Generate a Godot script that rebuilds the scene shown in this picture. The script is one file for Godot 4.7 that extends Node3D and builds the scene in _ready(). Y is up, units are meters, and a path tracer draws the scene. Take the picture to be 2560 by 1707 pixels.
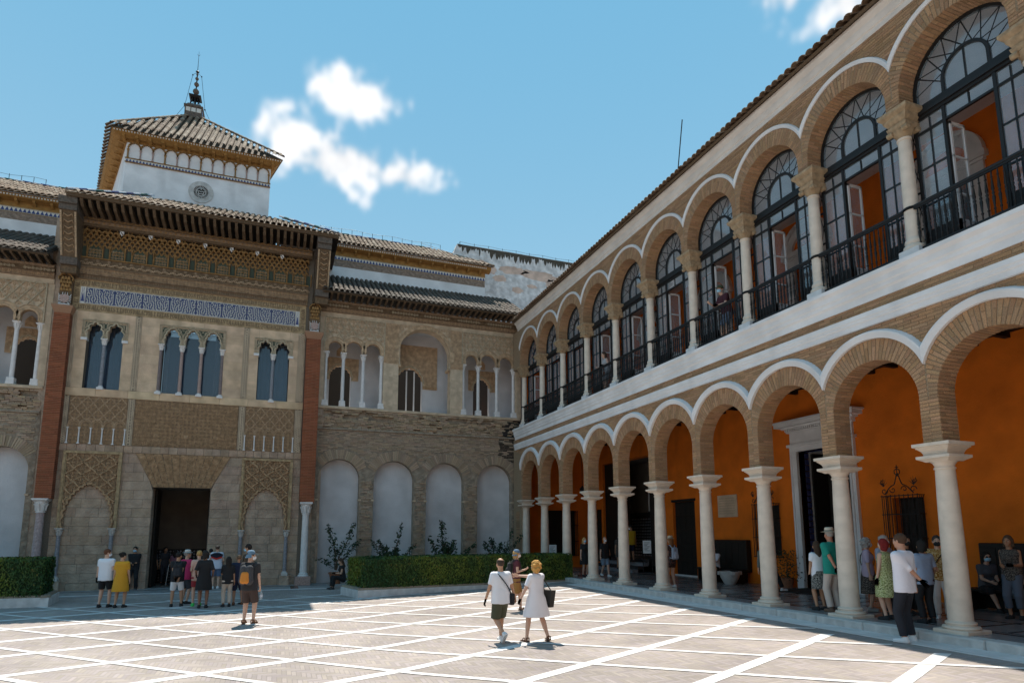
extends Node3D
# A palace courtyard: a stone portal with tower and side wings, a two-storey brick arcade, paved ground, visitors.
# x runs along the palace front (negative = away from the arcade), y up, z from the palace towards the viewer.

var rng := RandomNumberGenerator.new()
var M := {}
var used := {}
var cache := {}
const XF := -0.23            # face of the arcade wall
const ZP := -0.2             # face of the portal wall
const ZW := -0.5             # face of the wings


class MB:
	var v := PackedVector3Array()
	var n := PackedVector3Array()
	var u := PackedVector2Array()
	var c := PackedColorArray()
	var ix := PackedInt32Array()
	var col := Color(1, 1, 1)

	func vert(p: Vector3, nn: Vector3, uv := Vector2.ZERO) -> int:
		v.append(p); n.append(nn); u.append(uv); c.append(col)
		return v.size() - 1

	func quad(a: Vector3, b: Vector3, d: Vector3, e: Vector3) -> void:   # clockwise seen from outside
		var nn := (d - a).cross(b - a)
		if nn.length_squared() < 1e-14: nn = (e - a).cross(d - a)
		nn = nn.normalized()
		var i := v.size()
		v.append(a); v.append(b); v.append(d); v.append(e)
		for k in 4: n.append(nn); c.append(col); u.append(Vector2.ZERO)
		ix.append(i); ix.append(i + 1); ix.append(i + 2); ix.append(i); ix.append(i + 2); ix.append(i + 3)

	func quad_uv(a: Vector3, b: Vector3, d: Vector3, e: Vector3, r: Rect2) -> void:   # a bottom left, b top left, d top right, e bottom right
		var i := v.size()
		quad(a, b, d, e)
		u[i] = Vector2(r.position.x, r.end.y); u[i + 1] = r.position; u[i + 2] = Vector2(r.end.x, r.position.y); u[i + 3] = r.end

	func face(a: Vector3, b: Vector3, d: Vector3, e: Vector3, out: Vector3) -> void:   # turned so that it looks along out
		if (d - a).cross(b - a).dot(out) + (e - a).cross(d - a).dot(out) < 0.0: quad(a, e, d, b)
		else: quad(a, b, d, e)

	func tri(a: Vector3, b: Vector3, d: Vector3, out: Vector3) -> void:
		var nn := (d - a).cross(b - a).normalized()
		var i := v.size()
		if nn.dot(out) < 0.0:
			nn = -nn
			v.append(a); v.append(d); v.append(b)
		else:
			v.append(a); v.append(b); v.append(d)
		for k in 3: n.append(nn); c.append(col); u.append(Vector2.ZERO); ix.append(i + k)

	func hexa(p: Array, skip := -1) -> void:   # eight corners, index bits x1 y2 z4
		var m := Vector3.ZERO
		for q in p: m += q
		m /= 8.0
		var f := [[0, 1, 3, 2], [4, 5, 7, 6], [0, 1, 5, 4], [2, 3, 7, 6], [0, 2, 6, 4], [1, 3, 7, 5]]
		for i in 6:
			if i == skip: continue
			var g: Array = f[i]
			var a: Vector3 = p[g[0]]; var b: Vector3 = p[g[1]]; var d: Vector3 = p[g[2]]; var e: Vector3 = p[g[3]]
			face(a, b, d, e, (a + b + d + e) * 0.25 - m)

	func box(a: Vector3, b: Vector3, skip := -1) -> void:
		hexa([a, Vector3(b.x, a.y, a.z), Vector3(a.x, b.y, a.z), Vector3(b.x, b.y, a.z), Vector3(a.x, a.y, b.z), Vector3(b.x, a.y, b.z), Vector3(a.x, b.y, b.z), b], skip)

	func cbox(m: Vector3, s: Vector3) -> void:
		box(m - s * 0.5, m + s * 0.5)

	func rbox(a: Vector3, b: Vector3, r: float) -> void:   # box with chamfered edges
		var m := (a + b) * 0.5
		var h := (b - a) * 0.5
		r = minf(r, minf(h.x, minf(h.y, h.z)) * 0.9)
		var P := func(sx: int, sy: int, sz: int, ax: int) -> Vector3:
			var q := Vector3(sx * h.x, sy * h.y, sz * h.z)
			for k in 3:
				if k != ax: q[k] -= signf(q[k]) * r
			return m + q
		for ax in 3:
			var b1 := (ax + 1) % 3
			var b2 := (ax + 2) % 3
			for s in [-1, 1]:
				var g := [[-1, -1], [-1, 1], [1, 1], [1, -1]]
				var w := []
				for t in g:
					var sg := [0, 0, 0]
					sg[ax] = s; sg[b1] = t[0]; sg[b2] = t[1]
					w.append(P.call(sg[0], sg[1], sg[2], ax))
				var o := Vector3.ZERO
				o[ax] = s
				face(w[0], w[1], w[2], w[3], o)
			for s1 in [-1, 1]:
				for s2 in [-1, 1]:
					var e0 := [0, 0, 0]
					var e1 := [0, 0, 0]
					e0[ax] = -1; e1[ax] = 1
					e0[b1] = s1; e1[b1] = s1; e0[b2] = s2; e1[b2] = s2
					var o := Vector3.ZERO
					o[b1] = s1; o[b2] = s2
					face(P.call(e0[0], e0[1], e0[2], b1), P.call(e1[0], e1[1], e1[2], b1), P.call(e1[0], e1[1], e1[2], b2), P.call(e0[0], e0[1], e0[2], b2), o)
		for sx in [-1, 1]:
			for sy in [-1, 1]:
				for sz in [-1, 1]:
					tri(P.call(sx, sy, sz, 0), P.call(sx, sy, sz, 1), P.call(sx, sy, sz, 2), Vector3(sx, sy, sz))

	func lathe(pr: Array, o: Vector3, seg := 16, sx := 1.0, sz := 1.0, a0 := 0.0, a1 := TAU) -> void:   # pr: Vector2(radius, height), bottom to top
		var m := pr.size()
		for i in m - 1:
			var p: Vector2 = pr[i]; var q: Vector2 = pr[i + 1]
			if p.distance_to(q) < 1e-6: continue
			var t := (q - p).normalized()
			var np := Vector2(t.y, -t.x)
			var na := np; var nb := np
			if i > 0:
				var w: Vector2 = (p - pr[i - 1]).normalized()
				if w.dot(t) > 0.7: na = (np + Vector2(w.y, -w.x)).normalized()
			if i < m - 2:
				var w: Vector2 = (pr[i + 2] - q).normalized()
				if w.dot(t) > 0.7: nb = (np + Vector2(w.y, -w.x)).normalized()
			var base := v.size()
			for k in seg + 1:
				var a := lerpf(a0, a1, float(k) / seg)
				var ca := cos(a) * sx; var sa := sin(a) * sz
				vert(o + Vector3(ca * p.x, p.y, sa * p.x), Vector3(cos(a) * na.x, na.y, sin(a) * na.x).normalized())
				vert(o + Vector3(ca * q.x, q.y, sa * q.x), Vector3(cos(a) * nb.x, nb.y, sin(a) * nb.x).normalized())
			for k in seg:
				var j := base + k * 2
				ix.append_array([j, j + 2, j + 1, j + 1, j + 2, j + 3])

	func sqlathe(pr: Array, o: Vector3, asp := 1.0) -> void:   # the same with a square plan; Vector2(half width, height)
		for i in pr.size() - 1:
			var p: Vector2 = pr[i]; var q: Vector2 = pr[i + 1]
			for k in 4:
				var a := Vector2(1, 1).rotated(k * PI / 2); var b := Vector2(1, 1).rotated((k + 1) * PI / 2)
				var A := o + Vector3(a.x * p.x, p.y, a.y * p.x * asp); var B := o + Vector3(b.x * p.x, p.y, b.y * p.x * asp)
				var C := o + Vector3(b.x * q.x, q.y, b.y * q.x * asp); var D := o + Vector3(a.x * q.x, q.y, a.y * q.x * asp)
				var s := signf(q.y - p.y + 1e-9)
				if absf(q.y - p.y) < 1e-6: face(A, B, C, D, Vector3(0, signf(p.x - q.x), 0))
				else: face(A, B, C, D, Vector3(a.x + b.x, 0, a.y + b.y) * s)

	func tube(pts: Array, r: float, seg := 6, r1 := -1.0, caps := true) -> void:
		var m := pts.size()
		if m < 2: return
		if r1 < 0.0: r1 = r
		var d: Vector3 = (pts[1] - pts[0]).normalized()
		var s := d.cross(Vector3.UP if absf(d.y) < 0.9 else Vector3.RIGHT).normalized()
		var base := v.size()
		for i in m:
			var t: Vector3 = (pts[mini(i + 1, m - 1)] - pts[maxi(i - 1, 0)]).normalized()
			s = (s - t * s.dot(t)).normalized()
			var w := t.cross(s)
			var rr := lerpf(r, r1, float(i) / (m - 1))
			for k in seg + 1:
				var a := TAU * k / seg
				var q := s * cos(a) + w * sin(a)
				vert(pts[i] + q * rr, q)
		for i in m - 1:
			for k in seg:
				var j := base + i * (seg + 1) + k
				ix.append_array([j, j + seg + 1, j + 1, j + 1, j + seg + 1, j + seg + 2])
		if caps:
			for e in [0, m - 1]:
				var o: Vector3 = (pts[0] - pts[1]) if e == 0 else (pts[m - 1] - pts[m - 2])
				for k in range(1, seg - 1):
					var j: int = base + e * (seg + 1)
					tri(v[j], v[j + k], v[j + k + 1], o)

	func prism(poly: PackedVector2Array, o: Vector3, ax: Vector3, ay: Vector3, d: Vector3, back := true) -> void:   # outline pushed out by d; the front lies at o + d
		var t := Geometry2D.triangulate_polygon(poly)
		for i in range(0, t.size(), 3):
			var a := o + ax * poly[t[i]].x + ay * poly[t[i]].y
			var b := o + ax * poly[t[i + 1]].x + ay * poly[t[i + 1]].y
			var e := o + ax * poly[t[i + 2]].x + ay * poly[t[i + 2]].y
			tri(a + d, b + d, e + d, d)
			if back: tri(a, b, e, -d)
		var area := 0.0
		var m := poly.size()
		for i in m: area += poly[i].cross(poly[(i + 1) % m])
		for i in m:
			var p := poly[i]; var q := poly[(i + 1) % m]
			var nn := Vector2(q.y - p.y, p.x - q.x) * signf(area)
			face(o + ax * p.x + ay * p.y, o + ax * q.x + ay * q.y, o + ax * q.x + ay * q.y + d, o + ax * p.x + ay * p.y + d, ax * nn.x + ay * nn.y)

	func ribbon(pts: Array, w: float, o: Vector3, ax: Vector3, ay: Vector3, d: Vector3, closed := false) -> void:   # a flat band of width w following 2D points, raised by d
		var m := pts.size()
		var L := []; var R := []
		for i in m:
			var p0: Vector2 = pts[(i - 1 + m) % m] if closed or i > 0 else pts[i]
			var p1: Vector2 = pts[(i + 1) % m] if closed or i < m - 1 else pts[i]
			var t := (p1 - p0).normalized()
			var s := Vector2(-t.y, t.x) * w * 0.5
			L.append(pts[i] + s); R.append(pts[i] - s)
		for i in (m if closed else m - 1):
			var j := (i + 1) % m
			var a: Vector2 = L[i]; var b: Vector2 = L[j]; var e: Vector2 = R[j]; var f: Vector2 = R[i]
			var A := o + ax * a.x + ay * a.y; var B := o + ax * b.x + ay * b.y; var E := o + ax * e.x + ay * e.y; var F := o + ax * f.x + ay * f.y
			face(A + d, B + d, E + d, F + d, d)
			face(A, B, B + d, A + d, A - F); face(F, E, E + d, F + d, F - A)

	func join(m: MB, t := Transform3D()) -> void:
		var base := v.size()
		var plain := t == Transform3D()
		if plain:
			v.append_array(m.v); n.append_array(m.n)
		else:
			var nb := t.basis.inverse().transposed()
			for i in m.v.size(): v.append(t * m.v[i]); n.append((nb * m.n[i]).normalized())
		u.append_array(m.u); c.append_array(m.c)
		for i in m.ix: ix.append(base + i)

	func mesh() -> ArrayMesh:
		var a := []
		a.resize(Mesh.ARRAY_MAX)
		a[Mesh.ARRAY_VERTEX] = v; a[Mesh.ARRAY_NORMAL] = n; a[Mesh.ARRAY_TEX_UV] = u; a[Mesh.ARRAY_COLOR] = c; a[Mesh.ARRAY_INDEX] = ix
		var m := ArrayMesh.new()
		if ix.size(): m.add_surface_from_arrays(Mesh.PRIMITIVE_TRIANGLES, a)
		return m


class Field:   # a distance field on a grid, meshed as surface nets
	var o: Vector3
	var h: float
	var nx: int
	var ny: int
	var nz: int
	var f := PackedFloat32Array()

	func _init(mn: Vector3, mx: Vector3, cell: float) -> void:
		o = mn; h = cell
		nx = int((mx.x - mn.x) / h) + 2; ny = int((mx.y - mn.y) / h) + 2; nz = int((mx.z - mn.z) / h) + 2
		f.resize(nx * ny * nz); f.fill(9.0)

	func cap(a: Vector3, b: Vector3, ra: float, rb: float, k := 0.03, flat := 0, sz := 1.0, cut := false) -> void:   # tapered capsule; flat bit 1 cuts the end at a, bit 2 the end at b; sz > 1 flattens along z
		var m := maxf(ra, rb) + 2.2 * h + k * 0.6
		var lo := (Vector3(minf(a.x, b.x), minf(a.y, b.y), minf(a.z, b.z)) - Vector3(m, m, m) - o) / h
		var hi := (Vector3(maxf(a.x, b.x), maxf(a.y, b.y), maxf(a.z, b.z)) + Vector3(m, m, m) - o) / h
		var ab := b - a
		ab.z *= sz
		var l2 := maxf(ab.length_squared(), 1e-9)
		var ln := sqrt(l2)
		for z in range(maxi(0, int(lo.z)), mini(nz - 1, int(hi.z) + 1) + 1):
			var pz := (o.z + z * h - a.z) * sz
			for y in range(maxi(0, int(lo.y)), mini(ny - 1, int(hi.y) + 1) + 1):
				var py := o.y + y * h - a.y
				var i := (z * ny + y) * nx
				for x in range(maxi(0, int(lo.x)), mini(nx - 1, int(hi.x) + 1) + 1):
					var px := o.x + x * h - a.x
					var tu := (px * ab.x + py * ab.y + pz * ab.z) / l2
					var t := clampf(tu, 0.0, 1.0)
					var ex := px - ab.x * t; var ey := py - ab.y * t; var ez := pz - ab.z * t
					var d := sqrt(ex * ex + ey * ey + ez * ez) - lerpf(ra, rb, t)
					if flat & 1: d = maxf(d, -tu * ln)
					if flat & 2: d = maxf(d, (tu - 1.0) * ln)
					var g := f[i + x]
					if cut:
						f[i + x] = maxf(g, -d)
					else:
						var q := maxf(k - absf(g - d), 0.0)
						f[i + x] = minf(g, d) - (q * q / (4.0 * k) if k > 0.0 else 0.0)

	func ell(c: Vector3, r: Vector3, k := 0.02, cut := false) -> void:
		var m := 2.2 * h + k * 0.6
		var lo := (c - r - Vector3(m, m, m) - o) / h
		var hi := (c + r + Vector3(m, m, m) - o) / h
		var mr := minf(r.x, minf(r.y, r.z))
		for z in range(maxi(0, int(lo.z)), mini(nz - 1, int(hi.z) + 1) + 1):
			var pz := (o.z + z * h - c.z) / r.z
			for y in range(maxi(0, int(lo.y)), mini(ny - 1, int(hi.y) + 1) + 1):
				var py := (o.y + y * h - c.y) / r.y
				var i := (z * ny + y) * nx
				for x in range(maxi(0, int(lo.x)), mini(nx - 1, int(hi.x) + 1) + 1):
					var px := (o.x + x * h - c.x) / r.x
					var q0 := sqrt(px * px + py * py + pz * pz)
					var q1 := sqrt(px * px / (r.x * r.x) + py * py / (r.y * r.y) + pz * pz / (r.z * r.z))
					var d := q0 * (q0 - 1.0) / maxf(q1, 1e-5)
					var g := f[i + x]
					if cut: f[i + x] = maxf(g, -d)
					else:
						var q := maxf(k - absf(g - d), 0.0)
						f[i + x] = minf(g, d) - (q * q / (4.0 * k) if k > 0.0 else 0.0)

	func plane(p: Vector3, nn: Vector3) -> void:   # keeps what lies behind the plane
		for z in nz:
			for y in ny:
				for x in nx:
					var i := (z * ny + y) * nx + x
					if f[i] < 8.0: f[i] = maxf(f[i], (o + Vector3(x, y, z) * h - p).dot(nn))

	func into(mb: MB) -> void:
		var id := PackedInt32Array()
		id.resize(f.size()); id.fill(-1)
		var off := [0, 1, nx, nx + 1, nx * ny, nx * ny + 1, nx * ny + nx, nx * ny + nx + 1]
		var lim := h * 2.0
		for z in nz - 1:
			for y in ny - 1:
				var r := (z * ny + y) * nx
				for x in nx - 1:
					var i := r + x
					var f0 := f[i]
					if f0 > lim or f0 < -lim: continue
					var f1 := f[i + 1]; var f2 := f[i + nx]; var f3 := f[i + nx + 1]
					var s := nx * ny
					var f4 := f[i + s]; var f5 := f[i + s + 1]; var f6 := f[i + s + nx]; var f7 := f[i + s + nx + 1]
					var neg := int(f0 < 0) + int(f1 < 0) + int(f2 < 0) + int(f3 < 0) + int(f4 < 0) + int(f5 < 0) + int(f6 < 0) + int(f7 < 0)
					if neg == 0 or neg == 8: continue
					var p := Vector3.ZERO
					var cnt := 0
					if (f0 < 0) != (f1 < 0): p += Vector3(f0 / (f0 - f1), 0, 0); cnt += 1
					if (f2 < 0) != (f3 < 0): p += Vector3(f2 / (f2 - f3), 1, 0); cnt += 1
					if (f4 < 0) != (f5 < 0): p += Vector3(f4 / (f4 - f5), 0, 1); cnt += 1
					if (f6 < 0) != (f7 < 0): p += Vector3(f6 / (f6 - f7), 1, 1); cnt += 1
					if (f0 < 0) != (f2 < 0): p += Vector3(0, f0 / (f0 - f2), 0); cnt += 1
					if (f1 < 0) != (f3 < 0): p += Vector3(1, f1 / (f1 - f3), 0); cnt += 1
					if (f4 < 0) != (f6 < 0): p += Vector3(0, f4 / (f4 - f6), 1); cnt += 1
					if (f5 < 0) != (f7 < 0): p += Vector3(1, f5 / (f5 - f7), 1); cnt += 1
					if (f0 < 0) != (f4 < 0): p += Vector3(0, 0, f0 / (f0 - f4)); cnt += 1
					if (f1 < 0) != (f5 < 0): p += Vector3(1, 0, f1 / (f1 - f5)); cnt += 1
					if (f2 < 0) != (f6 < 0): p += Vector3(0, 1, f2 / (f2 - f6)); cnt += 1
					if (f3 < 0) != (f7 < 0): p += Vector3(1, 1, f3 / (f3 - f7)); cnt += 1
					var g := Vector3(f1 + f3 + f5 + f7 - f0 - f2 - f4 - f6, f2 + f3 + f6 + f7 - f0 - f1 - f4 - f5, f4 + f5 + f6 + f7 - f0 - f1 - f2 - f3)
					id[i] = mb.vert(o + (Vector3(x, y, z) + p / cnt) * h, g.normalized())
		for z in range(1, nz - 1):
			for y in range(1, ny - 1):
				var r := (z * ny + y) * nx
				for x in range(1, nx - 1):
					var i := r + x
					if id[i] < 0: continue
					var a := f[i] < 0
					for ax in 3:
						var st: int = [1, nx, nx * ny][ax]
						if a == (f[i + st] < 0): continue
						var s1: int = [nx, nx * ny, 1][ax]
						var s2: int = [nx * ny, 1, nx][ax]
						var q0 := id[i]; var q1 := id[i - s1]; var q2 := id[i - s1 - s2]; var q3 := id[i - s2]
						if q1 < 0 or q2 < 0 or q3 < 0: continue
						if a: mb.ix.append_array([q0, q2, q1, q0, q3, q2])
						else: mb.ix.append_array([q0, q1, q2, q0, q2, q3])


func lin(r: float, g: float, b: float) -> Color:
	return Color(r, g, b).linear_to_srgb()

func numbered(called: String) -> String:
	if not used.has(called):
		used[called] = 0
		return called
	used[called] += 1
	return "%s_%03d" % [called, used[called]]

func tag(o: Node3D, label: String, category := "", group := "", kind := "") -> Node3D:
	if label: o.set_meta("label", label)
	if category: o.set_meta("category", category)
	if group: o.set_meta("group", group)
	if kind: o.set_meta("kind", kind)
	return o

func thing(called: String, at: Vector3, label: String, category: String, group := "") -> Node3D:
	var o := Node3D.new()
	o.name = numbered(called)
	add_child(o)
	o.position = at
	return tag(o, label, category, group)

func put(called: String, m, mat: Material, parent: Node3D = null) -> MeshInstance3D:   # one named mesh; top-level if it has no parent
	var o := MeshInstance3D.new()
	o.mesh = m.mesh() if m is MB else m
	o.material_override = mat
	if parent == null:
		o.name = numbered(called)
		add_child(o)
	else:
		o.name = called
		parent.add_child(o, true)
	return o

func hold(called: String, parent: Node3D, at := Vector3.ZERO) -> Node3D:   # a part that only gathers sub-parts
	var o := Node3D.new()
	o.name = called
	parent.add_child(o, true)
	o.position = at
	return o

func stuff(o: Node3D) -> Node3D:
	o.set_meta("kind", "stuff")
	return o

func vary(c: Color, a: float) -> Color:   # a tone near c (linear)
	var k := 1.0 + rng.randf_range(-a, a)
	return Color(c.r * k * (1.0 + rng.randf_range(-a, a) * 0.25), c.g * k, c.b * k * (1.0 + rng.randf_range(-a, a) * 0.3))

func ground_y(x: float) -> float:
	if x >= -0.3: return -0.15
	var t := clampf((-0.3 - x) / 8.7, 0.0, 1.0)
	return -0.15 - 0.27 * (t + 0.12 * sin(t * PI) * (1.0 - t))

func noise(freq: float, lo: float, hi: float, oct := 5, type := FastNoiseLite.TYPE_SIMPLEX_SMOOTH, sd := 1, normal := 0.0, warp := 0.0) -> NoiseTexture2D:
	var f := FastNoiseLite.new()
	f.seed = sd; f.noise_type = type; f.frequency = freq
	f.fractal_type = FastNoiseLite.FRACTAL_FBM; f.fractal_octaves = oct
	if warp > 0.0:
		f.domain_warp_enabled = true; f.domain_warp_amplitude = warp; f.domain_warp_frequency = freq * 0.8
	var t := NoiseTexture2D.new()
	t.width = 512; t.height = 512; t.seamless = true; t.noise = f; t.generate_mipmaps = false
	if normal > 0.0:
		t.as_normal_map = true; t.bump_strength = normal
	else:
		var g := Gradient.new()
		g.set_color(0, Color(lo, lo, lo)); g.set_color(1, Color(hi, hi, hi))
		t.color_ramp = g
	return t

func mat(called: String, c: Color, rough := 0.85, tex: Texture2D = null, size := 1.0, nrm: Texture2D = null, ns := 1.0, vc := false) -> StandardMaterial3D:   # c linear; textures laid on along the world's axes, size metres a tile
	var m := StandardMaterial3D.new()
	m.resource_name = called
	m.albedo_color = c.linear_to_srgb()
	m.roughness = rough
	m.metallic_specular = 0.4
	m.vertex_color_use_as_albedo = vc
	if tex or nrm:
		m.uv1_triplanar = true; m.uv1_world_triplanar = true
		m.uv1_scale = Vector3.ONE / size
		m.albedo_texture = tex
		if nrm:
			m.normal_enabled = true; m.normal_texture = nrm; m.normal_scale = ns
	M[called] = m
	return m

func materials() -> void:
	var blotch := noise(0.006, 0.82, 1.0, 6)
	var blotch2 := noise(0.012, 0.72, 1.0, 6, FastNoiseLite.TYPE_SIMPLEX_SMOOTH, 7)
	var soft := noise(0.004, 0.86, 1.0, 5, FastNoiseLite.TYPE_SIMPLEX_SMOOTH, 3)
	var grain := noise(0.05, 0.72, 1.0, 5, FastNoiseLite.TYPE_SIMPLEX_SMOOTH, 4)
	var vein := noise(0.008, 0.9, 1.0, 5, FastNoiseLite.TYPE_SIMPLEX_SMOOTH, 5, 0.0, 60.0)
	var nfine := noise(0.08, 0, 1, 5, FastNoiseLite.TYPE_SIMPLEX_SMOOTH, 11, 5.0)
	var nrough := noise(0.03, 0, 1, 6, FastNoiseLite.TYPE_SIMPLEX_SMOOTH, 12, 8.0)
	var nlace := noise(0.035, 0, 1, 2, FastNoiseLite.TYPE_CELLULAR, 13, 10.0, 20.0)
	var ncloth := noise(0.012, 0, 1, 3, FastNoiseLite.TYPE_SIMPLEX_SMOOTH, 14, 6.0)
	var W := Color(1, 1, 1)
	mat("brick", W, 0.9, grain, 0.7, nfine, 0.6, true)
	mat("mortar", Color(0.42, 0.30, 0.19), 0.95, grain, 1.1, nfine, 0.8)
	mat("mortar_grey", Color(0.40, 0.32, 0.24), 0.95, blotch2, 2.3, nrough, 0.8)
	mat("red_mortar", Color(0.46, 0.26, 0.16), 0.95, grain, 0.9, nfine, 0.6)
	mat("white_plaster", Color(0.83, 0.82, 0.82), 0.8, soft, 3.1, nfine, 0.15)
	mat("cream_plaster", Color(0.78, 0.72, 0.66), 0.8, soft, 2.1, nfine, 0.2)
	mat("niche_plaster", Color(0.62, 0.61, 0.62), 0.85, soft, 3.7, nfine, 0.15)
	mat("ruin_plaster", Color(0.80, 0.79, 0.78), 0.9, blotch2, 3.3, nrough, 0.5)
	mat("pink_plaster", Color(0.70, 0.52, 0.42), 0.9, blotch, 2.3, nrough, 0.5)
	mat("orange_plaster", Color(0.86, 0.20, 0.014), 0.9, soft, 2.7, nfine, 0.2)
	mat("marble", Color(0.74, 0.63, 0.52), 0.5, vein, 1.3, nfine, 0.12)
	mat("white_marble", Color(0.76, 0.73, 0.71), 0.55, vein, 1.0, nfine, 0.1)
	mat("pink_marble", Color(0.52, 0.36, 0.31), 0.45, blotch2, 0.5)
	mat("grey_marble", Color(0.33, 0.33, 0.36), 0.45, blotch2, 0.6)
	mat("brown_marble", Color(0.26, 0.2, 0.19), 0.45, blotch2, 0.6)
	mat("stone", Color(0.50, 0.375, 0.28), 0.92, blotch, 2.0, nrough, 0.7, true)
	mat("pale_stone", Color(0.74, 0.55, 0.38), 0.92, blotch, 2.3, nfine, 0.5, true)
	mat("stone_joint", Color(0.22, 0.18, 0.14), 0.95, grain, 1.0)
	mat("stucco", Color(0.66, 0.46, 0.29), 0.92, blotch2, 1.7, nlace, 0.6)
	mat("stucco_flat", Color(0.66, 0.51, 0.36), 0.92, blotch, 1.4, nfine, 0.5)
	mat("carved", Color(0.54, 0.345, 0.195), 0.92, blotch2, 1.5, nlace, 1.0)
	mat("carved_deep", Color(0.36, 0.245, 0.155), 0.95, blotch2, 1.2, nlace, 1.0)
	mat("ochre_carved", Color(0.40, 0.22, 0.08), 0.9, blotch2, 1.2, nlace, 0.8)
	mat("dark_carved", Color(0.20, 0.13, 0.075), 0.9, blotch2, 1.1, nlace, 1.0)
	mat("grey_wood", Color(0.17, 0.135, 0.11), 0.9, blotch2, 0.9, nlace, 0.9)
	mat("wood_beam", Color(0.17, 0.115, 0.07), 0.85, grain, 1.3, nfine, 0.8)
	mat("ochre_wood", Color(0.36, 0.19, 0.055), 0.85, blotch, 1.1, nfine, 0.5)
	mat("green_ground", Color(0.07, 0.09, 0.06), 0.7, grain, 0.5)
	mat("dark_ground", Color(0.035, 0.032, 0.028), 0.8)
	mat("roof_tile", W, 0.9, blotch2, 0.6, nfine, 0.8, true)
	mat("tile_dark", Color(0.06, 0.05, 0.04), 0.95)
	mat("iron", Color(0.018, 0.017, 0.017), 0.55, grain, 0.4)
	mat("dark_wood", Color(0.022, 0.017, 0.013), 0.6, grain, 0.9)
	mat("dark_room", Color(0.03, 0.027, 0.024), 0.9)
	mat("room_plaster", Color(0.17, 0.145, 0.12), 0.9, soft, 2.0)
	mat("curtain", Color(0.42, 0.46, 0.52), 0.9, soft, 1.0)
	mat("floor_marble", Color(0.30, 0.28, 0.27), 0.22, vein, 2.2)
	mat("floor_black", Color(0.03, 0.03, 0.032), 0.22)
	mat("strip_marble", Color(0.80, 0.775, 0.755), 0.75, soft, 1.9, nfine, 0.1)
	mat("kerb_stone", Color(0.62, 0.60, 0.57), 0.8, blotch, 1.2, nrough, 0.4)
	mat("planter_white", Color(0.72, 0.71, 0.70), 0.85, blotch, 1.3, nrough, 0.4)
	mat("soil", Color(0.10, 0.07, 0.045), 0.95, grain, 0.5, nrough, 1.0)
	mat("terracotta", Color(0.34, 0.14, 0.075), 0.85, blotch, 0.5, nfine, 0.3)
	mat("bark", Color(0.13, 0.095, 0.06), 0.9, grain, 0.3, nrough, 0.8)
	mat("blue_tile", Color(0.045, 0.055, 0.16), 0.25)
	mat("white_tile", Color(0.62, 0.58, 0.52), 0.25)
	mat("plain", W, 0.85, null, 1.0, null, 1.0, true)
	var lf := mat("leaf", W, 0.55, null, 1.0, null, 1.0, true)
	lf.backlight_enabled = true; lf.backlight = Color(0.10, 0.14, 0.03)
	var gl := StandardMaterial3D.new()
	gl.resource_name = "glass"; gl.transparency = BaseMaterial3D.TRANSPARENCY_ALPHA
	gl.albedo_color = Color(0.75, 0.82, 0.86, 0.16); gl.roughness = 0.02; gl.metallic_specular = 0.7
	M.glass = gl
	var wg: StandardMaterial3D = gl.duplicate()
	wg.resource_name = "window_glass"; wg.albedo_color = Color(0.2, 0.26, 0.33, 0.55); wg.metallic_specular = 1.0
	M.window_glass = wg
	M.nlace = nlace; M.ncloth = ncloth; M.nfine = nfine; M.grain = grain; M.blotch2 = blotch2

func cz(k: float) -> float:
	return 0.70 + 2.196 * (k - 1.0)

func light_and_camera() -> void:
	var cam := Camera3D.new()
	cam.name = "camera"
	add_child(cam)
	var yaw := 0.363284; var pitch := 0.1452; var roll := -0.00277
	var fwd := Vector3(sin(yaw) * cos(pitch), sin(pitch), -cos(yaw) * cos(pitch))
	var r := Vector3(cos(yaw), 0, sin(yaw))
	var up := r.cross(fwd)
	var r2 := r * cos(roll) + up * sin(roll)
	var u2 := up * cos(roll) - r * sin(roll)
	cam.transform = Transform3D(Basis(r2, u2, -fwd), Vector3(-11.039, 1.69, 27.898))
	cam.projection = Camera3D.PROJECTION_FRUSTUM
	cam.near = 0.1
	cam.size = 1707.0 / 1540.857 * 0.1
	cam.frustum_offset = Vector2(0, 255.02 / 1540.857 * 0.1)
	cam.far = 400.0
	cam.current = true
	var e := Environment.new()
	e.background_mode = Environment.BG_SKY
	e.tonemap_mode = Environment.TONE_MAPPER_LINEAR
	e.tonemap_exposure = 1.5
	e.sdfgi_enabled = true; e.ssao_enabled = true; e.ssil_enabled = true
	var s := Sky.new()
	var pm := PanoramaSkyMaterial.new()
	pm.panorama = sky_picture()
	pm.energy_multiplier = 1.0
	s.sky_material = pm
	e.sky = s
	e.background_energy_multiplier = 1.0
	var we := WorldEnvironment.new()
	we.name = "sky_and_air"
	we.environment = e
	add_child(we)
	var sun := DirectionalLight3D.new()
	sun.name = "sun"
	sun.light_color = Color(1.0, 0.97, 0.92)
	sun.light_energy = 1.5
	sun.light_angular_distance = 0.53
	sun.shadow_enabled = true
	add_child(sun)
	var d := Vector3(-0.058, -1.0, 0.526)
	sun.look_at_from_position(Vector3.ZERO, d, Vector3(0, 0, 1))

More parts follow.
